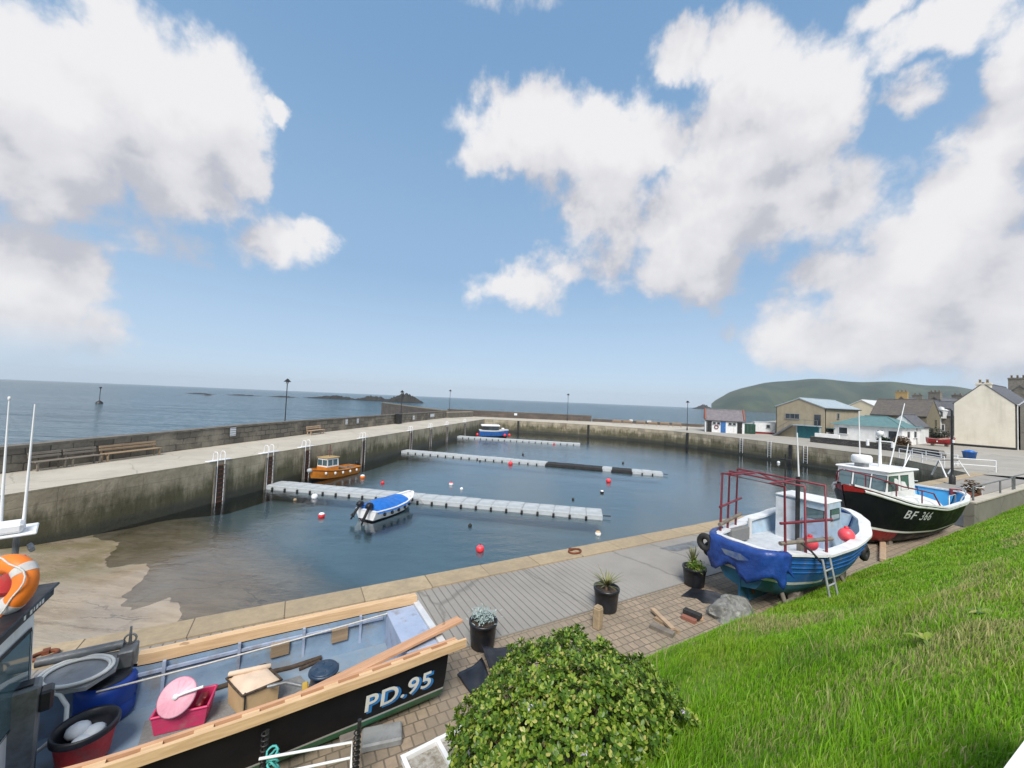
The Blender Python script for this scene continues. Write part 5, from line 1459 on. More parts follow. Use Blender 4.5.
# wheelhouse
X0, X1, HW, ZB, ZT = 4.30, 6.08, .78, 1.62, 2.56
mb = MB()
bot = [(X0, -HW, ZB), (X0, HW, ZB), (X1 + .22, HW * .86, ZB), (X1 + .22, -HW * .86, ZB)]
top = [(X0 + .03, -HW * .94, ZT), (X0 + .03, HW * .94, ZT), (X1, HW * .9, ZT), (X1, -HW * .9, ZT)]
mb.add(bot + top, [(0, 4, 5, 1), (1, 5, 6, 2), (2, 6, 7, 3), (3, 7, 4, 0), (4, 7, 6, 5)])
wh_ = mb.build('wheelhouse', 'white_clean', bf)
mb = MB(); mb.rbox(((X0 + X1) / 2 - .12, 0, ZT + .04), (X1 - X0 + .42, HW * 2 - .02, .07), .03)
rf = mb.build('roof', 'white_clean', wh_)
def quad_window(par, A_, B_, C_, D_, off, frame=True):
    """a pane across four corners on a sloping wall, with a rubber surround"""
    n = (B_ - A_).cross(D_ - A_).normalized() * off
    mb = MB(); c = (A_ + B_ + C_ + D_) / 4
    o1 = [c + (p - c) * 1.08 + n * .6 for p in (A_, B_, C_, D_)]; o2 = [p + n * 1.6 for p in (A_, B_, C_, D_)]
    mb.add(o1 + o2, [(0, 1, 5, 4), (1, 2, 6, 5), (2, 3, 7, 6), (3, 0, 4, 7)]); w_ = mb.build('window', 'black_rubber', par)
    mb = MB(); mb.add([p + n for p in (A_, B_, C_, D_)], [(0, 1, 2, 3)]); mb.build('pane', 'dark_glass', w_)
    return w_
m_, k_, b_ = new_mat('dark_glass'); b_.inputs['Base Color'].default_value = (.07, .13, .15, 1); b_.inputs['Roughness'].default_value = .05; b_.inputs['Specular IOR Level'].default_value = 1.0; b_.inputs['Coat Weight'].default_value = .6
def on_front(y, q): 
    z = ZB + (ZT - ZB) * q; return Vector((X1 + .22 - .22 * q, y * (.88 + .04 * q), z))
for a, b2 in ((-.70, -.30), (-.21, .26), (.34, .74)):
    quad_window(wh_, on_front(a, .36), on_front(b2, .36), on_front(b2, .87), on_front(a, .87), .012)
for side in (1, -1):
    def on_side(x, q): return Vector((x + (.0) * q, side * HW * ((1 - .14 * (x - X0) / (X1 + .2 - X0)) * (1 - q) + (.94 - .04 * (x - X0) / (X1 - X0)) * q), ZB + (ZT - ZB) * q))
    for a, b2 in ((X1 - .62, X1 - .02), (X1 - 1.32, X1 - .80)):
        P4 = [on_side(b2, .36), on_side(a, .36), on_side(a, .87), on_side(b2, .87)]
        if side < 0: P4 = [P4[1], P4[0], P4[3], P4[2]]
        quad_window(wh_, *P4, .012)
mb = MB(); mb.box((X0 + .04, 0, 1.2), (.06, HW * 1.9, .9)); mb.build('lower_bulkhead', 'white_clean', wh_)
mb = MB(); mb.box((X0 - .02, .3, 1.78), (.05, .62, 1.3)); dr = mb.build('door', 'white_paint', wh_)
mb = MB(); mb.box((X0 - .05, .3, 2.2), (.02, .4, .35)); mb.build('pane', 'dark_glass', dr)
# radar, mast, whips
mb = MB(); mb.lathe([(0, 0), (.27, 0), (.29, .05), (.29, .2), (.25, .26), (0, .28)], 20, (X1 - .25, -.12, ZT + .22)); rd = mb.build('radar', 'white_clean', bf)
mb = MB(); mb.box((X1 - .25, -.12, ZT + .15), (.3, .3, .14)); mb.build('bracket', 'grey_paint', rd)
mb = MB(); mb.tube([(X1 - 1.0, .1, ZT), (X1 - 1.0, .1, 3.75)], [.06, .035], 8); mb.tube([(X1 - 1.0, -.25, 3.55), (X1 - 1.0, .45, 3.55)], .025, 6); mb.tube([(X1 - 1.0, -.25, 3.55), (X1 - 1.0, -.25, 3.35)], .05, 6); mb.tube([(X1 - 1.0, .45, 3.55), (X1 - 1.0, .45, 3.35)], .05, 6); mb.lathe([(0, 0), (.1, 0), (.1, .15), (0, .18)], 10, (X1 - 1.0, .1, 3.75)); mb.build('mast', 'white_clean', bf)
for a, b2 in (((X1 - 1.3, .25, ZT + .05), (X1 - 1.9, .45, 4.95)), ((X1 - .7, -.35, ZT + .05), (X1 - .72, -.4, 4.6)), ((X1 - 1.55, .55, ZT + .05), (X1 - 1.75, .6, 3.5)), ((X1 - 1.3, .6, ZT + .05), (X1 - 1.8, .62, 3.1))):
    mb = MB(); mb.tube([a, b2], [.022, .014], 6); mb.build('antenna', 'white_clean', bf)
# bow rail
for side in (1, -1):
    mb = MB(); pts = []
    for t in [.50, .56, .66, .76, .86, .94, .985]:
        p = Hb.pt(t, 1, side, -.08); pts.append(p + Vector((0, 0, .06 if t < .52 else (.44 if t < .6 else .48))))
    mb.tube(pts, .024, 7); rl = mb.build('bow_rail', 'maroon_paint', bf)
    for t in (.66, .8, .92):
        p = Hb.pt(t, 1, side, -.08); q = MB(); q.tube([p, p + Vector((0, 0, .48))], .02, 6); q.build('stanchion', 'maroon_paint', rl)
for side in (1, -1):
    mb = MB(); pts = []
    for t in (.0, .02, .06, .14, .22, .26):
        p = Hb.pt(t, 1, side, -.06); pts.append(p + Vector((0, 0, .03 if t in (.26,) else .20)))
    mb.tube(pts, .02, 6); mb.build('stern_rail', 'galvanised', bf)
mb = MB(); mb.tube([(1.6, .98, .74), (1.6, .98, 1.62), (2.3, 1.02, 1.62), (2.3, 1.02, .74)], .02, 6); mb.build('hauler_frame', 'galvanised', bf)
mb = MB(); mb.rbox((2.9, .1, .95), (1.2, 1.3, .44), .04); mb.build('engine_box', 'white_paint', bf)
mb = MB(); mb.rbox((.02, .55, 1.50), (.10, .35, .26), .02, rz=.7); mb.build('stern_flag_board', 'maroon_paint', bf)
mb = MB(); pts = [(3.4 - .35 * i, -1.12 + .08 * (i % 2), 1.25 - .28 * math.sin(PI * (i % 5) / 5)) for i in range(9)]; mb.tube(pts, .016, 6); mb.build('rope', 'black_rubber', bf)
Hb.lettering(bf, 'BF 366', .42, 1, .755, .66, 'letter_grey', shear=.28, sp=1.12, bold=.004)
for x, y in ((5.2, .35), (5.2, -.35), (1.4, .45), (1.4, -.45)):
    mb = MB(); mb.rbox((x, y, .06), (.22, .22, .24), .02); tag(mb.build('keel_block', 'weathered_wood', bf))
mb = MB(); mb.rbox((0, 0, .07), (2.2, .16, .12), .02, rz=.3); o = mb.build('timber', 'pale_wood', loc=W2(16.9, 5.2, .005), rz=ANG); tag(o, 'pale timber baulk on the paving under the black boat bow', 'timber')

# ---- blue boat with maroon frames and a tarpaulin over the stern
bb = thing('workboat', 'blue and white open workboat with maroon goalpost frames and blue tarpaulin stern', 'boat', W2(9.0, 5.22, 0.0), ANG + R(1.0))
Hw = Hull(5.1, [(0, .66), (.1, .86), (.3, 1.12), (.5, 1.22), (.7, 1.16), (.85, .90), (.94, .55), (.98, .30), (1, .05)],
          [(0, 1.42), (.3, 1.30), (.6, 1.40), (1, 1.72)], [(0, .48), (.15, .24), (.5, .16), (.85, .20), (1, .60)], .55, 3.3)
Hw.shell(bb, [0, .25, .36, .42, 1], ['blue_under', 'blue_under', 'white_paint', 'blue_paint'])
mb = MB()
for side in (-1, 1):
    for h in (.62, .72, .82, .92):
        rows = [[Hw.pt(t, h, side, .001), Hw.pt(t, h + .008, side, .012), Hw.pt(t, h + .03, side, .012), Hw.pt(t, h + .038, side, .001)] for t in [i / 30 for i in range(30)]]
        mb.grid(rows if side < 0 else [r_[::-1] for r_ in rows])
mb.build('plank_lines', 'blue_paint', bb)
Hw.inner(bb, .6, .10, 'pale_blue_paint', 'deck_pale', 0, .94, z_floor=1.0)
Hw.rim(bb, .20, .05, .05, 'white_paint', 0, .985)
# wheelhouse near the bow
mb = MB()
def wbox(x0, x1, y0, y1, z0, z1, tx=0):
    return [(x0, y0, z0), (x1, y0, z0), (x1, y1, z0), (x0, y1, z0), (x0 + tx, y0 * .94, z1), (x1, y0 * .92, z1), (x1, y1 * .92, z1), (x0 + tx, y1 * .94, z1)]
mb.add(wbox(3.0, 3.85, -.52, .72, 1.0, 2.14, .03), [(0, 1, 5, 4), (1, 2, 6, 5), (2, 3, 7, 6), (3, 0, 4, 7), (4, 5, 6, 7)])
w2 = mb.build('wheelhouse', 'pale_blue_paint', bb)
mb = MB(); mb.rbox((3.42, .1, 2.16), (.92, 1.20, .04), .015); mb.build('roof', 'white_paint', w2)
quad_window(w2, Vector((3.02, -.0, 1.70)), Vector((3.02, -.42, 1.70)), Vector((3.03, -.42, 1.95)), Vector((3.03, -.0, 1.95)), .012)
quad_window(w2, Vector((3.2, -.508, 1.70)), Vector((3.7, -.505, 1.70)), Vector((3.7, -.49, 1.98)), Vector((3.2, -.492, 1.98)), .012)
mb = MB(); mb.box((2.99, -.20, 1.34), (.04, .48, .7)); mb.build('door', 'boat_lilac', w2)
mb = MB(); mb.box((2.98, .42, 1.54), (.05, .52, 1.08)); mb.build('panel', 'deck_pale', w2)
mb = MB(); mb.tube([(2.86, .10, 1.0), (2.86, .10, 2.75)], .055, 8); mb.build('post', 'black_metal', bb)
mb = MB(); mb.tube([(3.4, .3, 2.36), (3.25, .3, 3.9)], [.025, .015], 6); mb.build('antenna', 'white_clean', bb)
mb = MB(); mb.tube([(2.95, .45, 2.36), (2.95, .45, 3.3)], .02, 6); mb.tube([(2.95, .3, 3.15), (2.95, .6, 3.15)], .02, 6); mb.build('aerial', 'black_metal', bb)
# frames
for i, x in enumerate((.42, .98, 1.60)):
    p = Hw.pt(x / Hw.L, 1, -1, -.10); q = Hw.pt(x / Hw.L, 1, 1, -.10); zt = 2.83
    mb = MB(); mb.tube([p, (p.x + .02, p.y + .04, zt), (q.x - .02, q.y - .04, zt + .04), q], .030, 6); mb.build('goalpost_frame', 'maroon_paint', bb)
for side in (-1, 1):
    for zz in (1.62, 2.05):
        p = Hw.pt(.3 / Hw.L, 1, side, -.10); q = Hw.pt(1.85 / Hw.L, 1, side, -.12)
        mb = MB(); mb.tube([(p.x, p.y, zz), (q.x, q.y, zz)], .03 if zz > 1.8 else .045, 6); mb.build('side_rail', 'maroon_paint' if zz > 1.8 else 'weathered_wood', bb)
mb = MB(); mb.tube([(.44, .5, 2.87), (1.6, .46, 2.87), (2.9, .5, 2.45)], .025, 6); mb.build('top_rail', 'maroon_paint', bb)
for y in (-.4, .75):
    mb = MB(); mb.tube([(.44, y, 2.845), (1.6, y, 2.845)], .022, 6); mb.build('top_rail', 'maroon_paint', bb)
# tarpaulin over the transom
mb = MB(); rr = random.Random(5); rows = []
path = []
for i in range(7): path.append(Hw.pt(.16 - .16 * i / 6, 1, 1, .05))
for i in range(1, 10): 
    a = Hw.pt(0, 1, 1, .05); b2 = Hw.pt(0, 1, -1, .05); path.append(a.lerp(b2, i / 10) + Vector((-.10 - .05 * math.sin(PI * i / 10), 0, -.04 * math.sin(PI * i / 10))))
for i in range(8): path.append(Hw.pt(.07 * i / 7, 1, -1, .05))
N = len(path)
for i, p in enumerate(path):
    out = Vector((-1 if 6 <= i <= N - 8 else -.15, .25 if i < 8 else (-.25 if i > N - 9 else 0), 0)).normalized()
    inw = Vector((.5 if 6 <= i <= N - 8 else .1, 0, 0)) + Vector((0, -.3 if i < 7 else (.3 if i > N - 8 else 0), 0))
    dl = (.55 + .12 * math.sin(i * 1.1) + .08 * rr.random()) * (.8 if i < 3 or i > N - 4 else 1)
    row = [p + inw * .55 + Vector((0, 0, -.12)), p + inw * .2 + Vector((0, 0, .07 + .02 * rr.random()))]
    for q in range(7):
        f = q / 6
        row.append(p + out * (.05 + .05 * math.sin(i * 1.7 + q) * f + .05 * rr.random() * f) + Vector((0, 0, .05 - dl * f)))
    rows.append(row)
mb.grid(rows); tp = mb.build('tarpaulin', 'tarp_dark', bb)
md = tp.modifiers.new('thickness', 'SOLIDIFY'); md.thickness = .012
mb = MB(); base = Hw.pt(0, .8, 1, 0)
mb.add([(-.245, .30, 1.27), (-.252, -.15, 1.30), (-.255, -.35, 1.22), (-.25, -.1, 1.14), (-.245, .2, 1.16)], [(0, 1, 2, 3, 4)]); mb.build('worn_patch', 'tarp_scuff', bb)
# fenders: tyre at the far quarter, black ones by the bow
def tyre(par, c, r0, r1, axis='x', name='tyre_fender'):
    mb = MB(); pts = []
    for a in range(18):
        t = 2 * PI * a / 18
        pts.append(Vector(c) + (Vector((0, math.cos(t), math.sin(t))) if axis == 'x' else Vector((math.cos(t), 0, math.sin(t)))) * r0)
    mb.tube(pts, r1, 8, closed=True); return mb.build(name, 'black_rubber', par)
tyre(bb, (-.06, .80, 1.20), .15, .075, 'x'); tyre(bb, (.2, .88, .98), .12, .06, 'y')
for x, h_ in ((3.72, .62), (3.98, .60)): q_ = Hw.pt(x / Hw.L, h_, -1, .07); tyre(bb, tuple(q_), .13, .07, 'y')
mb = MB(); mb.tube([(.85, -.8, 1.62), (.95, -1.0, 1.46), (1.15, -1.14, 1.2), (1.3, -1.17, .98), (1.22, -1.10, .8)], .022, 7); mb.build('hose', 'black_rubber', bb)
mb = MB(); mb.rbox((1.75, -.45, 1.22), (.16, .12, .46), .02); mb.build('bitt', 'weathered_wood', bb)
mb = MB(); mb.rbox((1.3, .78, 1.22), (.8, .16, .34), .02); mb.build('locker', 'grey_mat', bb)
mb = MB(); mb.tube([(2.1, .92, 1.0), (2.1, .92, 1.5)], .05, 8); mb.build('samson_post', 'white_paint', bb)
# skeg, rudder, propeller
mb = MB(); mb.box((1.8, 0, .28), (3.0, .10, .34)); mb.build('skeg', 'blue_under', bb)
mb = MB(); mb.box((.12, 0, .45), (.26, .05, .66)); mb.tube([(.22, 0, .7), (.22, 0, 1.0)], .03, 6); mb.build('rudder', 'blue_under', bb)
mb = MB()
for a in (0, 2.09, 4.19): mb.box((.42, .1 * math.cos(a), .42 + .1 * math.sin(a)), (.03, .13, .09), rx=a)
mb.tube([(.36, 0, .42), (.6, 0, .42)], .045, 8); mb.build('propeller', 'rust', bb)
for x, y, w in ((1.4, -.5, .9), (1.5, .55, .9), (3.9, -.45, .8), (3.9, .5, .8)):
    mb = MB(); mb.rbox((x, y, .17), (w * .5, .22, .34), .02, rz=.2); mb.build('keel_block', 'weathered_wood', bb)
for x, y in ((.8, -.45), (2.6, -.75)):
    mb = MB(); mb.tube([(x - .1, y - .25, 0), (x, y + .05, .62)], .05, 6); mb.tube([(x + .5, y - .25, 0), (x + .4, y + .05, .62)], .05, 6); mb.box((x + .2, y, .62), (.8, .12, .08)); mb.box((x + .2, y - .14, .22), (.6, .06, .06)); mb.build('prop_stand', 'weathered_wood', bb)
def free_in(obj, rootobj, loc):           # place a free thing at a point given in a boat's frame
    bpy.context.view_layer.update(); p = rootobj.matrix_world @ Vector(loc); return p
for (x, y, r, lab) in ((2.05, -.52, .17, 'pink round buoy inside the blue workboat, left of the two'), (3.05, -.88, .17, 'pink round buoy by the gunwale of the blue workboat, right of the two')):
    p = free_in(None, bb, (x, y, 1.02 + (.12 if y > -.8 else .30)))
    t = thing('buoy', lab, 'buoy', p, 0)
    mb = MB(); mb.lathe([(0, 0)] + [(r * math.cos(R(a)), r + r * math.sin(R(a))) for a in range(-75, 76, 15)] + [(0, 2.02 * r)], 18); mb.build('float', 'buoy_pink', t)
    mb = MB(); mb.lathe([(.05, 1.95 * r), (.05, 2.2 * r), (0, 2.25 * r)], 10); mb.build('neck', 'buoy_red', t)
ld = thing('ladder', 'small aluminium ladder leaning on the blue workboat hull', 'ladder', free_in(None, bb, (1.22, -1.42, .05)), ANG + R(1.0))
for sx in (-.17, .17):
    mb = MB(); mb.tube([(sx * 1.1, .02, 0), (sx, .26, 1.28)], .025, 6); mb.build('rail', 'galvanised', ld)
for k_ in range(4):
    f = (k_ + .6) / 4.4
    mb = MB(); mb.tube([(-.17, .02 + .24 * f, 1.28 * f), (.17, .02 + .24 * f, 1.28 * f)], .02, 6); mb.build('rung', 'galvanised', ld)

# ---- small boats
def rope_fenders(par, H, n, side, r, matn, h=.7, t0=.1, t1=.85):
    for i in range(n):
        p = H.pt(t0 + (t1 - t0) * i / max(1, n - 1), h, side, r * .8)
        mb = MB(); mb.lathe([(0, -r * 1.3), (r * .8, -r), (r, 0), (r * .8, r), (0, r * 1.3)], 10, p); mb.build('fender', matn, par)
# orange harbour boat beside the pier
st_, bo_ = Vector((-13.6, 34.4)), Vector((-15.4, 30.3)); d_ = bo_ - st_
ob = thing('motor_boat', 'small orange motor boat with white wheelhouse moored against the pier wall', 'boat', (st_.x, st_.y, ZW), math.atan2(d_.y, d_.x))
ob.scale = (.84, .84, .84)
Ho = Hull(5.5, [(0, .85), (.3, 1.0), (.6, 1.0), (.8, .74), (.93, .34), (1, .03)], [(0, .72), (.4, .72), (.7, .86), (1, 1.12)], [(0, -.3), (.7, -.3), (1, -.1)], .35, 2.4)
Ho.shell(ob, [0, .3, .86, .93, 1], ['black_paint', 'orange_paint', 'rust', 'orange_paint'])
Ho.inner(ob, .5, .07, 'orange_paint', 'grey_mat', 0, .95, z_floor=.30); Ho.rim(ob, .08, .05, .06, 'orange_paint', 0, .97)
mb = MB(); mb.add(wbox(2.75, 4.15, -.70, .70, .35, 1.15, 0), [(0, 1, 5, 4), (1, 2, 6, 5), (2, 3, 7, 6), (3, 0, 4, 7), (4, 5, 6, 7)]); mb.build('cuddy', 'orange_paint', ob)
mb = MB(); mb.add(wbox(2.75, 4.1, -.66, .66, 1.15, 1.95, .05), [(0, 1, 5, 4), (1, 2, 6, 5), (2, 3, 7, 6), (3, 0, 4, 7), (4, 5, 6, 7)]); ow = mb.build('wheelhouse', 'white_clean', ob)
mb = MB(); mb.rbox((3.42, 0, 2.0), (1.5, 1.42, .09), .03); mb.build('roof', 'chimney_tan', ow)
for a, b2 in ((2.95, 3.4), (3.52, 3.98)):
    for sd in (1, -1):
        P4 = [Vector((b2, sd * .655, 1.3)), Vector((a, sd * .655, 1.3)), Vector((a, sd * .63, 1.8)), Vector((b2, sd * .63, 1.8))]
        if sd < 0: P4 = [P4[1], P4[0], P4[3], P4[2]]
        quad_window(ow, *P4, .012)
for a, b2 in ((-.58, -.06), (.06, .58)):
    quad_window(ow, Vector((4.10, a, 1.3)), Vector((4.10, b2, 1.3)), Vector((4.10, b2, 1.8)), Vector((4.10, a, 1.8)), .012)
mb = MB(); mb.tube([(3.3, 0, 2.0), (3.3, 0, 3.2)], .03, 6); mb.tube([(3.3, -.3, 2.6), (3.3, .3, 2.6)], .02, 6); mb.build('mast', 'maroon_paint', ob)
rope_fenders(ob, Ho, 5, 1, .11, 'white_paint', .75, .12, .78)
mb = MB()
for i in range(9):
    mb.box((.5 + i * .24, rng.uniform(-.5, .5), .5 + rng.uniform(0, .2)), (.2, rng.uniform(.6, 1.2), .12), rz=rng.uniform(-.5, .5))
mb.build('fishing_gear', 'weathered_wood', ob)
outboard(ob, -.05, .1, .75, .2, 1.0)
mb = MB(); mb.lathe([(0, -.2), (.2, -.14), (.24, 0), (.2, .14), (0, .2)], 12, (5.45, 0, 1.0)); mb.build('bow_fender', 'grey_plastic', ob)

# blue covered open boat by the near pontoon
st_, bo_ = Vector((-7.75, 21.5)), Vector((-6.1, 25.0)); d_ = bo_ - st_
tb_ = thing('open_boat', 'white open boat under a bright blue cover with two outboard motors', 'boat', (st_.x, st_.y, ZW), math.atan2(d_.y, d_.x))
Ht = Hull(d_.length, [(0, .74), (.3, .86), (.6, .84), (.8, .62), (.92, .32), (1, .03)], [(0, .55), (.4, .54), (.75, .66), (1, .90)], [(0, -.25), (.7, -.25), (1, -.05)], .35, 2.4)
Ht.shell(tb_, [0, .42, .80, 1], ['black_paint', 'white_clean', 'white_clean'])
Ht.inner(tb_, .5, .06, 'white_paint', 'deck_pale', 0, .95, z_floor=.2); Ht.rim(tb_, .09, .05, .05, 'white_clean', 0, .97)
rope_fenders(tb_, Ht, 6, -1, .085, 'black_rubber', .72, .16, .86); rope_fenders(tb_, Ht, 6, 1, .085, 'black_rubber', .72, .16, .86)
rows = []
for i in range(15):
    t = .03 + .66 * i / 14; row = []
    for j in range(11):
        q = j / 10 * 2 - 1; p = Ht.pt(t, 1, 1 if q >= 0 else -1, .065)
        crown = (.24 + .16 * math.sin(PI * min(1, i / 11)) + .02 * math.sin(i * 2.2)) * (1 - abs(q) ** 1.9)
        row.append(Vector((p.x, abs(p.y) * q, p.z + .05 + crown - (.14 if abs(q) > .97 else 0))))
    rows.append(row)
mb = MB(); mb.grid([r_[::-1] for r_ in rows]); mb.add(rows[0], [tuple(range(11))]); mb.add(rows[-1], [tuple(range(11))[::-1]]); mb.build('cover', 'tarp', tb_)
mb = MB(); mb.box((Ht.L * .78, 0, .55), (.26, 1.2, .05)); mb.build('thwart', 'pale_wood', tb_)
outboard(tb_, -.06, -.34, .62, .55, 1.0); outboard(tb_, -.10, .36, .66, .75, .9)
mb = MB(); p = Ht.pt(1, 1, 1); mb.tube([p, p + Vector((.35, -.4, -.5)), p + Vector((.5, -.6, -.85))], .02, 6); mb.build('mooring_rope', 'rope_white', tb_)

# blue cabin boat behind the farthest pontoon
fb = thing('cabin_boat', 'small dark blue cabin boat with a white top moored at the far corner', 'boat', (-5.6, 70.3, ZW), R(9))
Hf = Hull(5.4, [(0, .9), (.3, 1.05), (.6, 1.0), (.8, .75), (.93, .35), (1, .03)], [(0, 1.25), (.5, 1.2), (1, 1.45)], [(0, -.3), (1, -.1)], .4, 2.4)
Hf.shell(fb, [0, .3, .9, 1], ['black_paint', 'blue_paint', 'white_clean'])
Hf.inner(fb, .5, .07, 'white_paint', 'deck_pale', 0, .95, z_floor=.7); Hf.rim(fb, .08, .05, .07, 'white_clean', 0, .97)
mb = MB(); mb.add(wbox(.5, 3.5, -.8, .8, 1.2, 1.95, .1), [(0, 1, 5, 4), (1, 2, 6, 5), (2, 3, 7, 6), (3, 0, 4, 7), (4, 5, 6, 7)]); fw = mb.build('wheelhouse', 'dark_window', fb)
mb = MB(); mb.rbox((2.0, 0, 2.12), (3.4, 1.8, .32), .1); mb.build('roof', 'white_clean', fw)
mb = MB(); mb.tube([(2.6, 0, 2.2), (2.6, 0, 3.4)], .03, 6); mb.tube([(1.4, .3, 2.2), (1.4, .3, 3.0)], .03, 6); mb.build('mast', 'galvanised', fb)
mb = MB(); mb.rbox((4.3, 0, 1.55), (.5, .8, .35), .08); mb.build('hatch', 'white_clean', fb)
for x in (-.35, 4.6, 5.5):
    mb = MB(); mb.lathe([(0, -.3), (.22, -.18), (.27, 0), (.2, .22), (0, .32)], 12, (x, -.75 + (.4 if x > 5 else 0), .45)); mb.build('fender', 'buoy_red', fb)
# red boat in the yard
p = at(936, 446, .35)
rb = thing('rowing_boat', 'red hulled boat standing in the yard behind the dark garden wall', 'boat', (59.6, 55.2, .5), R(-28))
rb.scale = (.74, .9, 1.1)
Hr = Hull(3.9, [(0, .55), (.3, .75), (.6, .72), (.85, .4), (1, .03)], [(0, .95), (.4, .82), (1, 1.15)], [(0, .2), (.8, .18), (1, .35)], .4, 2.2)
Hr.shell(rb, [0, .4, .92, 1], ['red_paint', 'red_paint', 'white_paint']); Hr.inner(rb, .4, .05, 'canvas_cream', 'pale_wood', 0, .94, z_floor=.5); Hr.rim(rb, .07, .03, .04, 'red_paint', 0, .97)
for x in (1.1, 2.4):
    mb = MB(); mb.box((x, 0, .85), (.22, 1.25, .05)); mb.build('thwart', 'canvas_cream', rb)
for x in (.8, 2.7):
    mb = MB(); mb.box((x, 0, .0), (.2, 1.1, .4)); mb.build('keel_block', 'weathered_wood', rb)
mb = MB(); mb.rbox((1.1, -.62, .55), (.16, .02, .16), .01); mb.build('number_plate', 'letter_white', rb)

# ------------------------------------------------------------------ foreground boat, number PD.95
PDZ = .43
pd = thing('fishing_boat', 'open black hulled boat with new timber rails, blue inside and lettering PD.95', 'boat', W2(2.05, 6.03, 0), ANG + PI + R(2.5))
Hp = Hull(6.9, [(0, .72), (.15, .79), (.35, .85), (.55, .87), (.75, .76), (.9, .42), (1, .03)], [(0, .90), (.5, .89), (1, 1.21)], [(0, .02), (.6, .02), (.9, .2), (1, .5)], .4, 6.0)
Hp.shell(pd, [0, .27, .31, 1], ['green_paint', 'letter_grey', 'black_paint'])
Hp.inner(pd, .4, .075, 'boat_inside', 'boat_floor', .015, .93, z_floor=PDZ)
def hull_rail(side, x0, x1, o0, o1, z0, z1, matn, name, n=26):
    rows = []
    for i in range(n + 1):
        x = x0 + (x1 - x0) * i / n
        if x >= 0: p = Hp.pt(x / Hp.L, 1, side)
        else:
            a, b_ = Hp.pt(0, 1, side), Hp.pt(.06, 1, side); p = a + (a - b_) * (-x / (b_.x - a.x))
        y = abs(p.y); dz = p.z - .90
        rows.append([(x, side * (y + o0), z0 + dz), (x, side * (y + o0), z1 + dz), (x, side * (y + o1), z1 + dz), (x, side * (y + o1), z0 + dz)])
    mb = MB(); mb.grid(rows, smooth=False, closed=True); mb.add(rows[0], [(0, 1, 2, 3)]); mb.add(rows[-1], [(3, 2, 1, 0)])
    return mb.build(name, matn, pd)
hull_rail(-1, .04, 3.62, -.09, .03, .92, 1.05, 'new_timber', 'timber_rail')
hull_rail(1, -.25, 5.2, .025, .07, .885, .995, 'new_timber', 'timber_rail')
hull_rail(1, -.12, 5.2, -.07, -.03, .885, .995, 'new_timber_red', 'timber_rail')
for i in range(13):
    x = -.05 + i * .4; p = Hp.pt(max(0, x) / Hp.L, 1, 1); q = Hp.pt(max(0, x + .1) / Hp.L, 1, 1)
    mb = MB(); mb.box((x, p.y - .003, 1.0 + p.z - .97), (.16, .052, .12), rz=math.atan2(q.y - p.y, .1)); mb.build('spacer_block', 'new_timber', pd)
# stern locker, ribs, stringers, worn pads
mb = MB(); mb.rbox((.33, -.03, .68), (.46, 1.18, .50), .015); mb.build('stern_locker', 'boat_lilac', pd)
mb = MB(); mb.box((.05, 0, .925), (.10, 1.34, .05)); mb.build('transom_cap', 'letter_grey', pd)
for x in (.95, 1.75, 2.55, 3.35):
    p = Hp.pt(x / Hp.L, .8, -1, -.085)
    mb = MB(); mb.box((x, p.y + .012, .68), (.035, .05, .5)); mb.build('rib', 'boat_lilac', pd)
mb = MB()
rows = []
for i in range(19):
    x = .6 + i * .18; p = Hp.pt(x / Hp.L, .88, -1, -.085); rows.append([(x, p.y + .0, .80), (x, p.y + .035, .80), (x, p.y + .035, .835), (x, p.y, .835)])
mb.grid(rows, smooth=False, closed=True); mb.build('stringer', 'boat_lilac', pd)
for x in (1.25, 2.05):
    p = Hp.pt(x / Hp.L, .8, -1, -.085); mb = MB(); mb.rbox((x, p.y + .03, .72), (.24, .05, .2), .01); mb.build('wood_pad', 'bench_orange', pd)
mb = MB(); mb.tube([(.56, -.55, .92), (1.8, -.58, .86), (2.9, -.55, .85), (3.9, -.46, .9)], .011, 6); mb.build('rope', 'rope_white', pd)
mb = MB(); mb.tube([(1.5, -.62, .47), (1.9, -.6, .46), (2.3, -.63, .47), (2.9, -.6, .46)], .03, 6); mb.tube([(1.3, -.35, .46), (1.55, -.55, .47), (1.8, -.5, .46)], .022, 6); mb.build('rope', 'soil', pd)
# letters with a blue drop shade
Hp.lettering(pd, 'PD.95', .345, 1, .165, .47, 'letter_blue', off=.008, sp=1.1, bold=.014, dx=.036, dz=-.030, name='lettering_shade')
Hp.lettering(pd, 'PD.95', .345, 1, .165, .47, 'letter_white', off=.014, sp=1.1, bold=.006)
# wheelhouse forward
IW = pd.matrix_basis.inverted()
def loc_pd(v): return IW @ Vector(v)
A_, B_ = loc_pd(at(51, 593, 2.12)), loc_pd(at(-10, 650, 2.12))
wy0, wy1 = -.10, 1.0
wx = 4.30
mb = MB(); mb.add(wbox(wx, wx + 2.0, -.16, 1.02, .55, 2.06, .04), [(0, 1, 5, 4), (1, 2, 6, 5), (2, 3, 7, 6), (3, 0, 4, 7), (4, 5, 6, 7)]); pw = mb.build('wheelhouse', 'white_paint', pd)
quad_window(pw, Vector((wx + .012, .50, 1.15)), Vector((wx + .012, -.06, 1.15)), Vector((wx + .033, -.06, 1.92)), Vector((wx + .033, .50, 1.92)), .014)
mb = MB(); mb.rbox((wx + 1.12, .43, 2.10), (2.1, 1.24, .05), .02); prf = mb.build('roof', 'white_paint', pw)
fa, fb2 = Vector((A_.x, A_.y, 2.16)), Vector((B_.x, B_.y, 2.16))
dirf = (fb2 - fa).normalized(); nf = Vector((-1, 0, .6)).normalized()
mid = (fa + fb2) / 2 + dirf * .1; ln = (fb2 - fa).length + .2
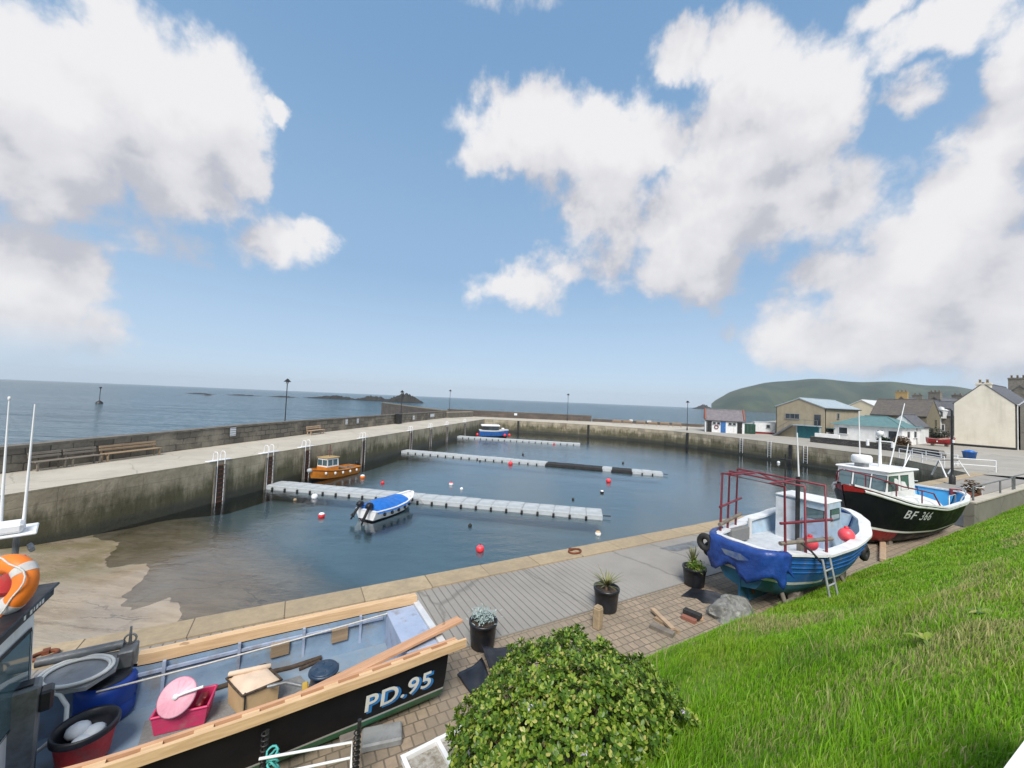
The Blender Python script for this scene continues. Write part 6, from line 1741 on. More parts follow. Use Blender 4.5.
mb = MB(); rzf = math.atan2(dirf.y, dirf.x)
mb.rbox(mid, (ln, .05, .13), .01, rz=rzf); mb.rbox(mid + Vector((.02, 0, .06)), (ln, .17, .03), .01, rz=rzf); nbd = mb.build('roof_board', 'black_plastic', pw)
mb = MB()
nout = Vector((math.sin(rzf), -math.cos(rzf), 0)); nout = nout if nout.x < 0 else -nout
for k_, w_ in enumerate((.05, .04, .05, .03, .05, .0, .04)):
    if w_: mb.box(fa + dirf * (.27 + k_ * .06) + nout * .027 + Vector((0, 0, 0)), (w_ * .85, .004, .055 if k_ % 2 else .065), rz=rzf)
mb.build('painted_marks', 'letter_white', nbd)
# aerial mast on the roof
mp_ = loc_pd(at(14, 566, 2.2))
mt = MB(); mt.tube([(mp_.x, mp_.y, 2.12), (mp_.x, mp_.y, 2.62)], .03, 8); mst = mt.build('mast', 'grey_steel', pw)
mt = MB(); mt.rbox((mp_.x, mp_.y + .02, 2.63), (.34, .5, .03), .01, rz=.3); mt.build('mast_plate', 'white_clean', mst)
mt = MB(); mt.rbox((mp_.x + .02, mp_.y + .12, 2.71), (.22, .26, .12), .03, rz=.3); mt.build('radar', 'white_clean', mst)
mt = MB(); mt.rbox((mp_.x - .12, mp_.y - .02, 2.40), (.05, .22, .06), .01, ry=.5, rz=.4); mt.build('lamp_bracket', 'grey_steel', mst)
a0 = loc_pd(at(23, 529, 2.64)); a1 = loc_pd(atY(35, 404, at(23, 529, 2.64).y))
mt = MB(); mt.tube([a0, a0.lerp(a1, .12), a1], [.022, .016, .007], 7); mt.build('antenna', 'white_clean', mst)
b0 = loc_pd(at(0, 532, 2.6)); b1 = loc_pd(atY(9, 401, at(0, 532, 2.6).y))
mt = MB(); mt.tube([b0, b0.lerp(b1, .5), b1], [.018, .012, .006], 7); mt.lathe([(0, 0), (.014, .02), (.014, .05), (0, .06)], 8, b1); mt.build('antenna', 'white_clean', mst)
# hauler column, roller, shelf
hp_ = loc_pd(at(18, 690, 1.45))
mb = MB(); mb.rbox((hp_.x, hp_.y, .95), (.30, .22, 1.05), .02, rz=.25); hc = mb.build('hauler_column', 'grey_steel', pd)
mb = MB(); mb.rbox((hp_.x - .19, hp_.y - .02, 1.30), (.10, .16, .2), .02, rz=.25); mb.box((hp_.x, hp_.y, 1.482), (.2, .12, .02), rz=.25); mb.build('control_box', 'black_plastic', hc)
mb = MB(); mb.tube([loc_pd(at(39, 690, 1.2)), loc_pd(at(34, 706, 1.08)), loc_pd(at(33, 722, .98))], .018, 7); mb.build('handle', 'white_hose', hc)
poly = [loc_pd(at(x, y, 1.06)) for x, y in ((122, 650), (116, 668), (86, 687), (44, 694), (34, 676), (60, 661))]
mb = MB(); mb.prism([(p.x, p.y) for p in poly][::1], 1.02, 1.06); sh_ = mb.build('side_shelf', 'grey_paint', pd)
r0, r1 = loc_pd(at(36, 663, 1.13)), loc_pd(at(124, 644, 1.13))
mb = MB(); mb.tube([r0, r1], .055, 12); rl_ = mb.build('net_roller', 'grey_steel', pd)
bkt = loc_pd(at(128, 655, 1.0))
mb = MB(); mb.rbox((bkt.x, bkt.y, .97), (.16, .26, .28), .015); mb.tube([(bkt.x, bkt.y - .05, 1.1), (bkt.x, bkt.y - .05, 1.34)], [.02, .012], 6)
mb.tube([(bkt.x + .06 * math.cos(a), bkt.y - .05, 1.18 + .06 * math.sin(a)) for a in [i * PI / 6 for i in range(12)]], .012, 6, closed=True); mb.build('roller_bracket', 'grey_steel', pd)
hx_ = at(77, 671, 1.09)
mb = MB()
for k_, rr_ in enumerate((.30, .335)):
    mb.tube([(hx_.x + rr_ * math.cos(a) * 1.0, hx_.y + rr_ * math.sin(a) * .82, 1.085 + .012 * k_) for a in [i * PI / 14 for i in range(28)]], .017, 7, closed=True)
ho = mb.build('hose_coil', 'white_hose'); tag(ho, 'coiled off white hose lying on the grey side shelf of the black boat', 'hose')
mb = MB(); mb.tube([at(46, 690, 1.08), at(60, 695, 1.02), at(67, 706, .92), at(66, 722, .80), at(56, 736, .70), at(42, 748, .60), at(30, 756, .55)], .02, 8)
tag(mb.build('hose', 'white_hose'), 'loose off white hose hanging from the shelf beside the red tub', 'hose')
# lifebuoy and red bag on the roof
lbp = at(3, 586, 2.46)
t = thing('lifebuoy', 'orange ring lifebuoy with grey bands standing on the wheelhouse roof at left edge', 'lifebuoy', lbp, R(2))
def torus_seg(R_, r_, a0, a1, n=14):
    return [(R_ * math.cos(a0 + (a1 - a0) * i / n), 0, R_ * math.sin(a0 + (a1 - a0) * i / n)) for i in range(n + 1)]
mb = MB(); mb.tube(torus_seg(.205, .08, 0, 2 * PI, 32)[:-1], .088, 14, closed=True); rg = mb.build('ring', 'orange_ring', t); rg.rotation_euler = (R(-14), 0, 0)
for a in (.75, 2.32, 3.9, 5.45):
    mb = MB(); mb.tube(torus_seg(.205, .08, a - .17, a + .17, 6), .091, 14); b3 = mb.build('band', 'grey_foam', t); b3.rotation_euler = (R(-14), 0, 0)
mb = MB(); mb.tube([(.26 * math.cos(a) * (1 + .12 * math.sin(4 * a)), -.09, .26 * math.sin(a) * (1 + .12 * math.sin(4 * a))) for a in [i * PI / 16 for i in range(32)]], .008, 6, closed=True); gl_ = mb.build('grab_line', 'rope_white', t); gl_.rotation_euler = (R(-14), 0, 0)
bgp = at(2, 582, 2.40) + Vector((-.10, .12, 0))
mb = MB(); mb.rbox((0, 0, 0), (.34, .22, .40), .07); o = mb.build('kit_bag', 'red_plastic', loc=bgp, rz=.4); tag(o, 'red kit bag behind the orange lifebuoy', 'bag')

# floor mats inside the boat
mt_ = [at(x, y, PDZ + .012) for x, y in ((145, 722), (226, 700), (300, 676), (318, 697), (250, 728), (132, 766))]
mb = MB(); mb.prism([(p.x, p.y) for p in mt_], PDZ + .006, PDZ + .022); tag(mb.build('floor_mat', 'grey_mat'), 'rough grey mat on the boat floor beneath the crates', 'mat')

# pink crate with its lid and reel
c0, c1 = at(153.5, 736, PDZ + .03), at(204, 724, PDZ + .03); ax_ = (c1 - c0); L_ = ax_.length; rz_ = math.atan2(ax_.y, ax_.x)
t = thing('fish_crate', 'pink red plastic fish crate on the grey mat', 'crate', c0, rz_)
Wd, Ht_ = .30, .22; e = .03; tk = .015
mb = MB()
ob_, it_ = [(0, 0), (L_, 0), (L_, Wd), (0, Wd)], [(-e, -e), (L_ + e, -e), (L_ + e, Wd + e), (-e, Wd + e)]
ii_ = [(-e + tk, -e + tk), (L_ + e - tk, -e + tk), (L_ + e - tk, Wd + e - tk), (-e + tk, Wd + e - tk)]; ib = [(tk, tk), (L_ - tk, tk), (L_ - tk, Wd - tk), (tk, Wd - tk)]
vs = [(x, y, 0) for x, y in ob_] + [(x, y, Ht_) for x, y in it_] + [(x, y, Ht_) for x, y in ii_] + [(x, y, .02) for x, y in ib]
fs = [(3, 2, 1, 0)] + [(i, (i + 1) % 4, 4 + (i + 1) % 4, 4 + i) for i in range(4)] + [(4 + i, 4 + (i + 1) % 4, 8 + (i + 1) % 4, 8 + i) for i in range(4)] + [(8 + i, 8 + (i + 1) % 4, 12 + (i + 1) % 4, 12 + i) for i in range(4)] + [(12, 13, 14, 15)]
mb.add(vs, fs); mb.build('body', 'pink_plastic', t)
mb = MB()
for (a, b_) in ((it_[0], it_[1]), (it_[1], it_[2]), (it_[2], it_[3]), (it_[3], it_[0])): mb.tube([(a[0], a[1], Ht_), (b_[0], b_[1], Ht_)], .014, 6)
for (a, b_) in ((ob_[0], ob_[1]), (ob_[1], ob_[2]), (ob_[3], ob_[0])): mb.tube([(a[0] - .018 * (1 if a[0] == 0 else -1), a[1] - .012, Ht_ * .62), (b_[0] - .018 * (1 if b_[0] == 0 else -1), b_[1] - .012, Ht_ * .62)], .009, 5)
mb.build('rim', 'pink_plastic', t)
mb = MB(); mb.rbox((L_ * .82, Wd * .5, .19), (.08, .22, .06), .015); mb.rbox((L_ * .9, Wd * .6, .215), (.05, .12, .04), .01); o = mb.build('contents', 'red_paint', t)
dc = at(177, 697, PDZ + .40)
t = thing('reel', 'pale pink round reel with a white handle leaning on the crate', 'reel', dc, rz_ - .25)
M_ = Euler((R(52), 0, 0)).to_matrix().to_4x4()
mb = MB(); mb.lathe([(0, -.012), (.185, -.012), (.20, 0), (.185, .014), (.03, .02), (0, .02)], 28, M=M_)
for k_ in range(14):
    a = 2 * PI * k_ / 14; mb.add([M_ @ Vector((math.cos(a + s_) * r_, math.sin(a + s_) * r_, .0195)) for s_, r_ in ((-.02, .06), (-.02, .165), (.02, .165), (.02, .06))], [(0, 1, 2, 3)])
mb.build('disc', 'pink_lid', t)
mb = MB(); mb.tube([M_ @ Vector((0, 0, .03)), M_ @ Vector((.09, .03, .05)), M_ @ Vector((.27, .08, .05))], .016, 8); mb.lathe([(0, 0), (.03, 0), (.03, .03), (0, .035)], 12, M=M_ @ Matrix.Translation((0, 0, .015))); mb.build('handle', 'white_clean', t)

# beige box with a padded lid
F_, Lb, Rb = at(241.8, 719.5, PDZ + .025), at(228, 703, PDZ + .025), at(277, 704, PDZ + .025)
t = thing('tackle_box', 'beige cardboard coloured box with a padded cream lid and straps', 'box', F_, 0)
e1, e2 = (Rb - F_), (Lb - F_); e2 = e2.normalized() * max(.30, e2.length); e1.z = e2.z = 0
hh = .30
def bx_at(a, b_, z): p = e1 * a + e2 * b_; return Vector((p.x, p.y, z))
mb = MB(); q = [bx_at(0, 0, 0), bx_at(1, 0, 0), bx_at(1, 1, 0), bx_at(0, 1, 0), bx_at(-.03, -.03, hh), bx_at(1.03, -.03, hh), bx_at(1.03, 1.03, hh), bx_at(-.03, 1.03, hh)]
mb.add(q, [(0, 1, 5, 4), (1, 2, 6, 5), (2, 3, 7, 6), (3, 0, 4, 7), (4, 5, 6, 7)]); mb.build('body', 'cardboard', t)
rows = []
for i in range(9):
    a = i / 8; row = []
    for j in range(9):
        b_ = j / 8; k_ = (1 - abs(2 * a - 1) ** 4) * (1 - abs(2 * b_ - 1) ** 4)
        row.append(bx_at(-.06 + 1.12 * a, -.06 + 1.12 * b_, hh + .015 + .06 * k_ + .012 * math.sin(a * 7) * math.sin(b_ * 6) * k_ - (.03 if k_ < .01 else 0)))
    rows.append(row)
mb = MB(); mb.grid(rows); ld_ = mb.build('lid', 'canvas_cream', t)
mb = MB(); pts = [bx_at(a, b_, hh + .005) for a, b_ in ((-.07, -.07), (.3, -.08), (.7, -.07), (1.07, -.07), (1.08, .4), (1.07, 1.07), (.5, 1.08), (-.07, 1.07), (-.08, .5))]; mb.tube(pts, .014, 6, closed=True); mb.build('lid_edge', 'soil', ld_)
mb = MB(); mb.tube([bx_at(.0, 1.05, hh + .05), bx_at(.35, .75, hh + .09), bx_at(.75, .62, hh + .09), bx_at(1.04, .7, hh + .05)], .03, 7); mb.build('fold', 'canvas_cream', ld_)
for a, b_ in ((.02, -.05), (1.05, .35)):
    mb = MB(); mb.tube([bx_at(a, b_, hh + .02), bx_at(a, b_ - .02 if a < .5 else b_, hh * .6), bx_at(a + (.04 if a > .5 else 0), b_ - .02, hh * .2), bx_at(a + (.06 if a > .5 else .0), b_ - .03, .04)], .009, 6); mb.build('strap', 'black_rubber', t)

# drum with a round black top on a yellow stand
dp = at(323, 686, PDZ + .30); dp.z = PDZ
t = thing('drum', 'dark blue round topped winch drum on a yellow frame', 'drum', dp, ANG)
mb = MB(); mb.lathe([(0, .52), (.165, .52), (.18, .505), (.18, .485), (.155, .475), (.15, .40), (.165, .34), (.165, .2), (.15, .14), (0, .14)], 26); mb.build('body', 'drum_blue', t)
mb = MB(); mb.lathe([(0, .535), (.155, .535), (.165, .525), (.165, .522), (0, .522)], 26); [mb.lathe([(0, .545), (.012, .545), (.012, .53)], 8, (.09 * math.cos(a), .09 * math.sin(a), 0)) for a in (0, 1.6, 3.1, 4.7)]; mb.build('top_plate', 'drum_blue', t)
mb = MB(); mb.rbox((-.20, .02, .18), (.07, .20, .34), .015); mb.rbox((.20, .02, .18), (.07, .20, .34), .015); mb.rbox((0, .02, .06), (.46, .22, .08), .015); mb.build('frame', 'yellow_paint', t)
mb = MB(); mb.tube([(-.24, .12, .3), (-.42, .18, .36), (-.62, .22, .34)], .022, 7); mb.build('lever', 'grey_steel', t)

# red tub with a black liner
rp = at(84, 752, PDZ + .1); rp.z = PDZ + .02
t = thing('tub', 'red plastic tub lined with a black bag, holding white cloths', 'tub', rp, .5)
mb = MB(); mb.lathe([(0, 0), (.185, 0), (.20, .02), (.245, .33), (.262, .335), (.262, .36), (.24, .362), (.19, .04), (0, .03)], 28); mb.build('body', 'red_plastic', t)
mb = MB(); vs_ = []
pr = [(.268, .31), (.270, .36), (.258, .378), (.236, .365), (.225, .30), (.2, .2), (0, .17)]
mb.lathe(pr, 28); mb.build('liner', 'black_plastic', t)
mb = MB(); rr = random.Random(3)
for (x, y, r_, s_) in ((-.08, .06, .10, .07), (.06, .02, .09, .05), (.0, -.08, .08, .04)):
    mb.lathe([(0, .16)] + [(r_ * math.cos(R(a)) * (1 + .1 * rr.random()), .22 + s_ * (1 + math.sin(R(a)))) for a in (-60, -30, 0, 30, 60)] + [(0, .22 + 2 * s_)], 12, (x, y, 0))
mb.build('cloths', 'deck_pale', t)
# blue barrel under the shelf
bpz = at(84, 716, PDZ + .25); bpz.z = PDZ
t = thing('barrel', 'bright blue plastic barrel behind the red tub, under the shelf', 'barrel', bpz + Vector((-.06, .30, 0)), 0)
mb = MB(); mb.lathe([(0, 0), (.24, 0), (.27, .04), (.275, .18), (.262, .2), (.275, .22), (.275, .40), (.25, .46), (0, .47)], 26); mb.build('body', 'barrel_blue', t)
mb = MB(); mb.lathe([(0, .485), (.21, .485), (.22, .47)], 22); mb.build('lid', 'black_plastic', t)

# loose planks on the near rail
def plank(a, b_, w, th, matn, label, roll=0.0):
    a, b_ = Vector(a), Vector(b_); d_ = b_ - a; L = d_.length
    mb = MB(); mb.rbox((L / 2, 0, 0), (L, w, th), .004)
    o = mb.build('plank', matn, loc=a); o.rotation_euler = Euler((roll, -math.asin(d_.z / L), math.atan2(d_.y, d_.x)))
    return tag(o, label, 'plank')
plank(at(460, 619, 1.04), at(296, 700, .90), .17, .04, 'new_timber_red', 'long loose new plank lying along the near rail of the black boat', .10)
plank(at(326, 680, .64), at(291, 702, .56), .17, .035, 'new_timber', 'short loose new plank end beside the winch drum', .05)

# steel cradle under the near side
t = thing('boat_cradle', 'white tube boat cradle with dark posts beside the black boat', 'cradle', (0, 0, 0), 0)
Pa, Pb = at(355, 766, .42), at(262, 768, .45)
for P_, h_ in ((Pa, .46), (Pb, .36)):
    mb = MB(); mb.tube([(P_.x, P_.y, .0), (P_.x + .01, P_.y + .04, P_.z + h_)], .022, 8)
    for k_ in range(9): mb.tube([(P_.x + .034 * math.cos(a), P_.y + .034 * math.sin(a) + .02, P_.z - .1 + k_ * .055) for a in [i * PI / 5 for i in range(10)]], .008, 5, closed=True)
    mb.build('post', 'black_metal', t)
mb = MB(); mb.tube([at(259, 759, .62), at(352, 742, .60), at(351, 768, .42)], .014, 8); mb.build('rail', 'white_clean', t)
mb = MB(); mb.tube([at(270, 775, .5), at(350, 758, .45)], .014, 8); mb.build('rail', 'white_clean', t)
mb = MB(); mb.rbox(at(350, 737, .55), (.22, .10, .05), .01, rz=ANG); mb.build('pad', 'weathered_wood', t)
rr = random.Random(8); mb = MB()
for k_ in range(7):
    p = at(273, 752 + k_ * 3, .62 - .03 * k_); mb.tube([(p.x + .055 * math.cos(a) + rr.uniform(-.012, .012), p.y + .03 * math.sin(a), p.z + .045 * math.sin(a * 1.0 + k_) + rr.uniform(-.01, .01)) for a in [i * PI / 6 for i in range(12)]], .011, 6, closed=True)
tag(mb.build('rope', 'teal_rope'), 'knotted teal rope tied round the cradle post', 'rope')
for x, y in ((1.1, .35), (1.1, -.35), (4.3, .4), (4.3, -.4)):
    mb = MB(); mb.rbox((x, y, .07), (.5, .18, .22), .02); mb.build('keel_block', 'weathered_wood', pd)
mb = MB(); mb.rbox((0, 0, .02), (.5, .3, .10), .02, rz=.3); o = mb.build('block', 'grey_paint', loc=at(382, 738, .03)); tag(o, 'grey concrete block under the green bottom of the black boat', 'block')

# ------------------------------------------------------------------ white framed trough
A0, A1 = at(403, 757, .32), at(476, 720, .32); ax_ = A1 - A0; rz_ = math.atan2(ax_.y, ax_.x); L_ = ax_.length
t = thing('trough', 'white framed trough of pale gravel between the bush and the boat', 'trough', (A0.x, A0.y, 0), rz_)
mb = MB(); mb.box((L_ / 2, -.35, .14), (L_ - .04, .64, .26)); mb.build('body', 'white_paint', t)
mb = MB(); mb.box((L_ / 2, -.35, .275), (L_ - .06, .62, .03)); mb.build('gravel', 'gravel_fill', t)
for a, b_ in (((0, 0), (L_, 0)), ((0, -.7), (L_, -.7)), ((0, 0), (0, -.7)), ((L_, 0), (L_, -.7)), ((L_ * .44, 0), (L_ * .44, -.7))):
    mb = MB(); mb.box(((a[0] + b_[0]) / 2, (a[1] + b_[1]) / 2, .30 + (.003 if a[0] == b_[0] else 0)), (abs(a[0] - b_[0]) + .05, abs(a[1] - b_[1]) + .05, .055)); mb.build('frame_bar', 'white_clean', t)

# ------------------------------------------------------------------ black tub planters
def leaf_blade(mb, base, d_, L, w, droop, seg=4, mi=0):
    d_ = Vector(d_).normalized(); s_ = d_.cross(Vector((0, 0, 1)))
    s_ = s_.normalized() if s_.length > .01 else Vector((1, 0, 0)); rows = []
    for i in range(seg + 1):
        f = i / seg; p = Vector(base) + d_ * L * f + Vector((0, 0, -droop * L * f * f)); ww = w * (1 - f) ** .7 * (.6 + .4 * min(1, f * 4)) + .0008
        rows.append([p - s_ * ww, p + s_ * ww])
    mb.grid(rows, mi)
def planter(px, py, r, h, label, kind, seed):
    p = at(px, py, 0); rr = random.Random(seed)
    t = thing('potted_plant', label, 'potted plant', p + Vector((0, .18, .004)), rr.uniform(0, 6), 'black tub planters along the paving')
    mb = MB(); mb.lathe([(0, 0), (r * .80, 0), (r * .86, .02), (r * .94, h * .5), (r, h - .06), (r * 1.06, h - .055), (r * 1.06, h), (r * .95, h), (r * .9, h - .08), (0, h - .09)], 30); mb.build('pot', 'black_plastic', t)
    mb = MB(); mb.lathe([(0, h - .05), (r * .5, h - .045), (r * .9, h - .07)], 18); mb.build('soil', 'soil', t)
    if kind == 'silver':
        mb = MB()
        for k_ in range(420):
            c = Vector((rr.gauss(.02, .5) * r * .75, rr.gauss(0, .5) * r * .75, h + abs(rr.gauss(0, .07)) + .02)); 
            leaf_blade(mb, c, (rr.uniform(-1, 1), rr.uniform(-1, 1), rr.uniform(.1, 1.2)), rr.uniform(.04, .09), .012, .3, 3)
        mb.build('foliage', 'silver_leaf', t)
    if kind in ('spike', 'mixed'):
        mb = MB(); n = 46 if kind == 'spike' else 30
        cx = 0 if kind == 'spike' else r * .35
        for k_ in range(n):
            a = rr.uniform(0, 2 * PI); e_ = rr.uniform(.35, 1.5) 
            leaf_blade(mb, (cx, 0, h + .02), (math.cos(a), math.sin(a), e_ * (1.0 if kind == 'spike' else 2.6)), rr.uniform(.34, .58) * (1 if kind == 'spike' else 1.1), .019, .22, 5)
        mb.build('foliage', 'spike_leaf', t)
        mb = MB(); mb.tube([(cx, 0, h - .08), (cx, 0, h + .06)], [.035, .025], 8); mb.build('stem', 'twig', t)
    if kind == 'mixed':
        mb = MB()
        for k_ in range(500):
            c = Vector((-r * .4 + rr.gauss(0, .35) * r, rr.gauss(0, .4) * r, h + abs(rr.gauss(.04, .08)))); leaf_blade(mb, c, (rr.uniform(-1, 1), rr.uniform(-1, 1), rr.uniform(-.1, 1)), rr.uniform(.04, .08), .014, .3, 3)
        mb.build('ground_leaves', 'bush_leaf', t)
    return t
planter(481.5, 652.5, .245, .46, 'black tub planter of silvery grey foliage by the stern of the black boat', 'silver', 1)
planter(608, 614, .265, .48, 'black tub planter with a single spiky palm beside the stone post', 'spike', 2)
planter(697.5, 588.5, .27, .46, 'black tub planter with green bush and brown spikes by the blue boat stern', 'mixed', 3)

# stone post
mb = MB(); mb.rbox((0, 0, .2), (.17, .16, .42), .025, ry=.03); mb.rbox((.005, .0, .41), (.15, .14, .05), .02, ry=.06)
o = mb.build('stone_post', 'sandstone', loc=at(597.5, 628, 0), rz=ANG + .3); tag(o, 'squat sandstone block post standing beside the spiky palm planter', 'stone post')

# folded black plastic by the silver planter
t = thing('plastic_sheet', 'folded stiff black plastic sheets lying on the paving by the silver planter', 'sheet', (0, 0, 0), 0)
def crumple(quad, hs, seed, n=9):
    rr = random.Random(seed); rows = []
    a, b_, c, d_ = quad
    for i in range(n + 1):
        f = i / n; row = []
        for j in range(n + 1):
            g_ = j / n; p = a.lerp(b_, f).lerp(d_.lerp(c, f), g_)
            z = (hs[0] * (1 - f) + hs[1] * f) * (1 - g_) + (hs[3] * (1 - f) + hs[2] * f) * g_
            row.append(Vector((p.x, p.y, z + .02 * math.sin(f * 6 + g_ * 4 + seed) + .008 * rr.random())))
        rows.append(row)
    mb = MB(); mb.grid(rows); return mb
q1 = [at(457, 676, .03), at(482, 657, .12), at(492, 684, .10), at(474, 697, .02)]
q2 = [at(482, 650, .20), at(512, 649, .10), at(515, 664, .03), at(495, 684, .06)]
for q_, h_, sd_ in ((q1, (.04, .10, .12, .03), 1), (q2, (.26, .12, .03, .12), 2)):
    o = crumple(q_, h_, sd_).build('sheet', 'black_plastic', t); md = o.modifiers.new('thickness', 'SOLIDIFY'); md.thickness = .02
# flat black mat
mp2 = [at(x, y, 0) for x, y in ((681, 596.5), (692, 588.5), (716, 592.5), (735, 601), (726, 604.5), (703, 603.5), (697, 599))]
mb = MB(); mb.prism([(p.x, p.y) for p in mp2][::-1], .006, .018); tag(mb.build('mat', 'black_plastic'), 'flat black rubber mat on the paving in front of the brown spiky planter', 'mat')
# timber offcuts
plank(at(652.5, 609, .09), at(673, 629, .07), .10, .05, 'pale_wood', 'pale plank lying across the offcuts by the boulder')
plank(at(651, 625, .04), at(674, 635, .04), .16, .08, 'weathered_wood', 'grey timber baulk under the pale plank')
plank(at(655, 618, .03), at(679, 632, .03), .08, .06, 'bench_orange', 'brown offcut between the pale plank and the grey baulk')
plank(at(684, 610, .12), at(701, 617, .12), .14, .09, 'black_rubber', 'black timber block beside the boulder')
plank(at(682, 616, .04), at(696, 622, .04), .12, .07, 'red_brick', 'reddish timber block under the black block')
plank(at(690, 611, .04), at(702, 619, .04), .08, .06, 'new_timber_red', 'small orange offcut next to the boulder')
# boulder
mb = MB(); rr = random.Random(12); n = 22; rows = []
for i in range(13):
    a = -PI / 2 + PI * i / 12; row = []
    for j in range(n):
        b_ = 2 * PI * j / n
        v = Vector((math.cos(a) * math.cos(b_) * .62, math.cos(a) * math.sin(b_) * .42, math.sin(a) * .34))
        k_ = 1 + .10 * math.sin(2 * b_ + 2 * a) + .07 * math.sin(3 * b_ - 3 * a + 1) + .10 * rr.uniform(-1, 1)
        row.append(v * k_)
    rows.append(row)
mb.grid(rows, smooth=False, closed=True); o = mb.build('boulder', 'granite', loc=at(735, 619, 0) + Vector((.05, .22, .0)), rz=ANG); tag(o, 'pale lichen covered granite boulder at the foot of the grass bank', 'boulder')

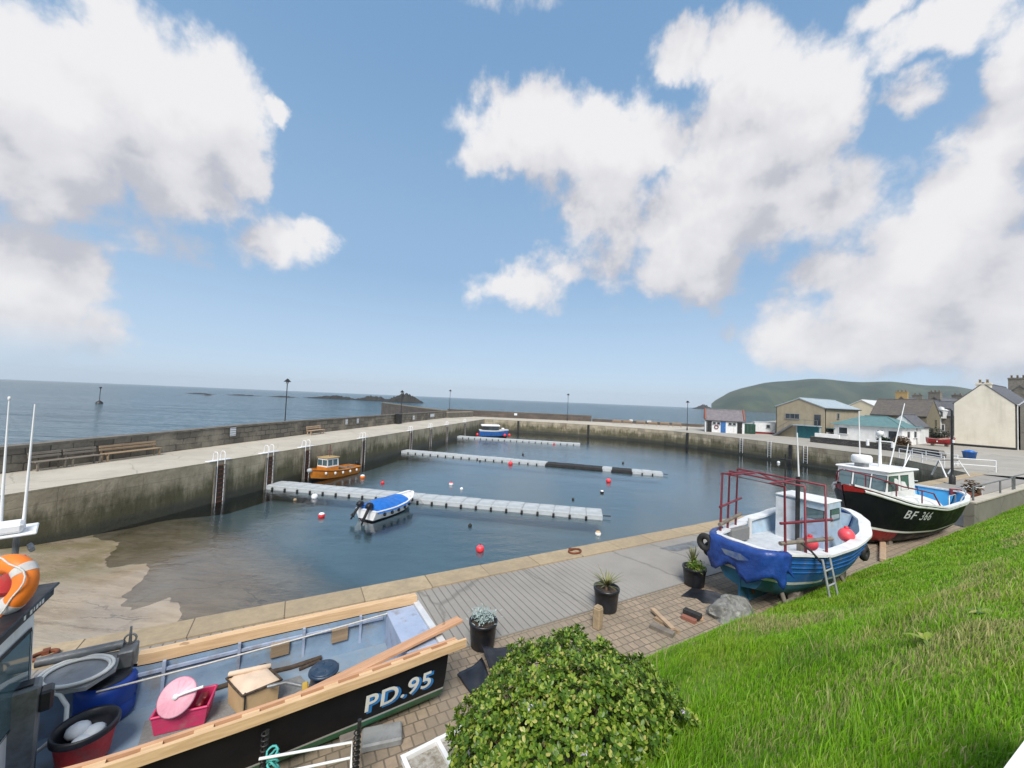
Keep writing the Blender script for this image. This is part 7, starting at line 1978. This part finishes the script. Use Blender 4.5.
# ------------------------------------------------------------------ round bush on the bank
BC = Vector((.80, 3.85, .92))
bt = thing('bush', 'big round glossy green bush with a few lilac flowers in the foreground', 'bush', BC, 0)
def make_bush():
    r = np.random.default_rng(11)
    n = 9000
    th = r.uniform(0, 2 * PI, n); cz = r.uniform(-.35, 1, n)
    nrm = np.stack([np.sqrt(1 - cz ** 2) * np.cos(th), np.sqrt(1 - cz ** 2) * np.sin(th), cz], 1)
    lump = 1 + .03 * np.sin(3 * th + 4 * cz) + .025 * np.sin(7 * th - 5 * cz + 1) + .03 * np.sin(11 * cz + 2 * th) + .035 * np.sin(13 * th + 9 * cz)
    depth = 1 - np.abs(r.normal(0, .055, n)) - (r.random(n) < .3) * r.uniform(0, .30, n)
    depth = depth - .22 * np.clip(np.sin(5 * th + 3 * np.sin(4 * cz)) * np.sin(8 * cz + 2 * th) - .45, 0, 1) * r.random(n)
    c = nrm * np.array([1.25, 1.2, 1.12]) * (lump * depth)[:, None]
    V_ = []; F_ = []; k = 0
    cs = c; 
    nl = 7
    vs = np.zeros((n * nl, 6, 3)); 
    up = nrm + r.normal(0, .35, (n, 3)); up[:, 2] += .35
    up /= np.linalg.norm(up, axis=1)[:, None]
    ref = np.where(np.abs(up[:, 2:3]) < .9, np.array([[0, 0, 1.]]), np.array([[1., 0, 0]]))
    t1 = np.cross(up, ref); t1 /= np.linalg.norm(t1, axis=1)[:, None]; t2 = np.cross(up, t1)
    a0 = r.uniform(0, 2 * PI, n)
    for q in range(nl):
        a = a0 + 2 * PI * q / nl * 1.62 + r.normal(0, .2, n)
        d = t1 * np.cos(a)[:, None] + t2 * np.sin(a)[:, None]
        e = r.uniform(.2, 1.1, n)[:, None] * (.6 + .5 * (q > 4))
        d = d + up * e; d /= np.linalg.norm(d, axis=1)[:, None]
        s = np.cross(d, up); s /= np.linalg.norm(s, axis=1)[:, None] + 1e-9
        L = (r.uniform(.026, .058, n) * (1.0 - .25 * (q > 4)))[:, None]; w = L * .27
        nn = np.cross(s, d)
        i = slice(q * n, (q + 1) * n)
        vs[i, 0] = cs; vs[i, 1] = cs + d * L * .45 + s * w - nn * L * .06; vs[i, 2] = cs + d * L * .85 + s * w * .8 - nn * L * .02
        vs[i, 3] = cs + d * L + nn * 0; vs[i, 4] = cs + d * L * .85 - s * w * .8 - nn * L * .02; vs[i, 5] = cs + d * L * .45 - s * w - nn * L * .06
    m_ = n * nl
    base = (np.arange(m_) * 6)[:, None]
    loops = np.concatenate([base + np.array([[0, 1, 2, 3]]), base + np.array([[0, 3, 4, 5]])], 1).ravel()
    me = bpy.data.meshes.new('foliage')
    me.vertices.add(m_ * 6); me.vertices.foreach_set('co', vs.ravel())
    me.loops.add(m_ * 8); me.loops.foreach_set('vertex_index', loops.astype(np.int32))
    me.polygons.add(m_ * 2); me.polygons.foreach_set('loop_start', (np.arange(m_ * 2) * 4).astype(np.int32))
    me.update(calc_edges=True); me.validate()
    me.materials.append(MATS['bush_leaf'])
    o = bpy.data.objects.new('foliage', me); COL.objects.link(o); o.parent = bt
    # inner twigs and a core coloured dark for the shade inside
    rr = random.Random(2); mb = MB()
    for k in range(150):
        d = Vector((rr.gauss(0, 1), rr.gauss(0, 1), abs(rr.gauss(0, .9)))).normalized()
        e_ = Vector((d.x * 1.15, d.y * 1.05, d.z * 1.02)) * rr.uniform(.85, 1.0)
        mb.tube([(0, 0, -.9), e_ * .5 + Vector((0, 0, -.15)), e_], [.02, .012, .004], 5)
    mb.build('branches', 'twig', bt)
    mb = MB(); mb.lathe([(0, -1.0)] + [(.70 * math.cos(R(a)), .64 * math.sin(R(a))) for a in range(-50, 90, 14)] + [(0, .64)], 24); mb.build('shade_core', 'leaf_dark', bt)
    rr = random.Random(9); mb = MB()
    for k in range(18):
        d = Vector((rr.gauss(.35, .5), -abs(rr.gauss(.7, .3)), rr.gauss(.35, .4))).normalized(); p = Vector((d.x * 1.34, d.y * 1.24, d.z * 1.22))
        for j in range(9):
            q = p + Vector((rr.gauss(0, .012), rr.gauss(0, .012), rr.gauss(0, .012)))
            leaf_blade(mb, q, (rr.gauss(d.x, .6), rr.gauss(d.y, .6), rr.gauss(d.z, .6)), .022, .007, .1, 2)
    mb.build('flower_heads', 'flower_lilac', bt)
make_bush()

# dock leaves on the bank
def on_bank(px, py):
    d = at(px, py, 0) - Vector((0, 0, CAM_H)); lo = None
    for i in range(1, 900):
        s_ = i / 900; p = Vector((0, 0, CAM_H)) + d * s_; u_ = p.x * UX + p.y * UY; v_ = -p.x * UY + p.y * UX
        if p.z <= bank_z(u_, v_): return p
    return p
for (px, py, n_, lab) in ((927, 643, 8, 'broad dock leaves growing low in the dry grass of the bank'), (985, 617, 6, 'smaller dock leaves near the right edge of the bank')):
    p = on_bank(px, py); t = thing('dock_plant', lab, 'plant', p, 0); rr = random.Random(px); mb = MB()
    for k_ in range(n_):
        a = rr.uniform(0, 2 * PI); leaf_blade(mb, (0, 0, .02), (math.cos(a), math.sin(a), rr.uniform(.3, .9)), rr.uniform(.14, .24), .035, .5, 6)
    mb.build('leaves', 'bush_leaf', t)
# white painted ledge at the bottom right corner
E1, E2 = at(996, 778, 3.15), at(1032, 730, 3.15); d_ = (E2 - E1); n_ = Vector((d_.y, -d_.x, 0)).normalized(); d_ = d_.normalized()
Pq = [E1 - d_ * .4, E2 + d_ * .6, E2 + d_ * .6 + n_ * .5, E1 - d_ * .4 + n_ * .5]
mb = MB(); mb.prism([(p.x, p.y) for p in Pq][::-1], 2.4, 3.15); tag(mb.build('parapet', 'white_clean'), 'white painted ledge cut off by the bottom right corner', 'ledge')
print('objects', len(bpy.data.objects))
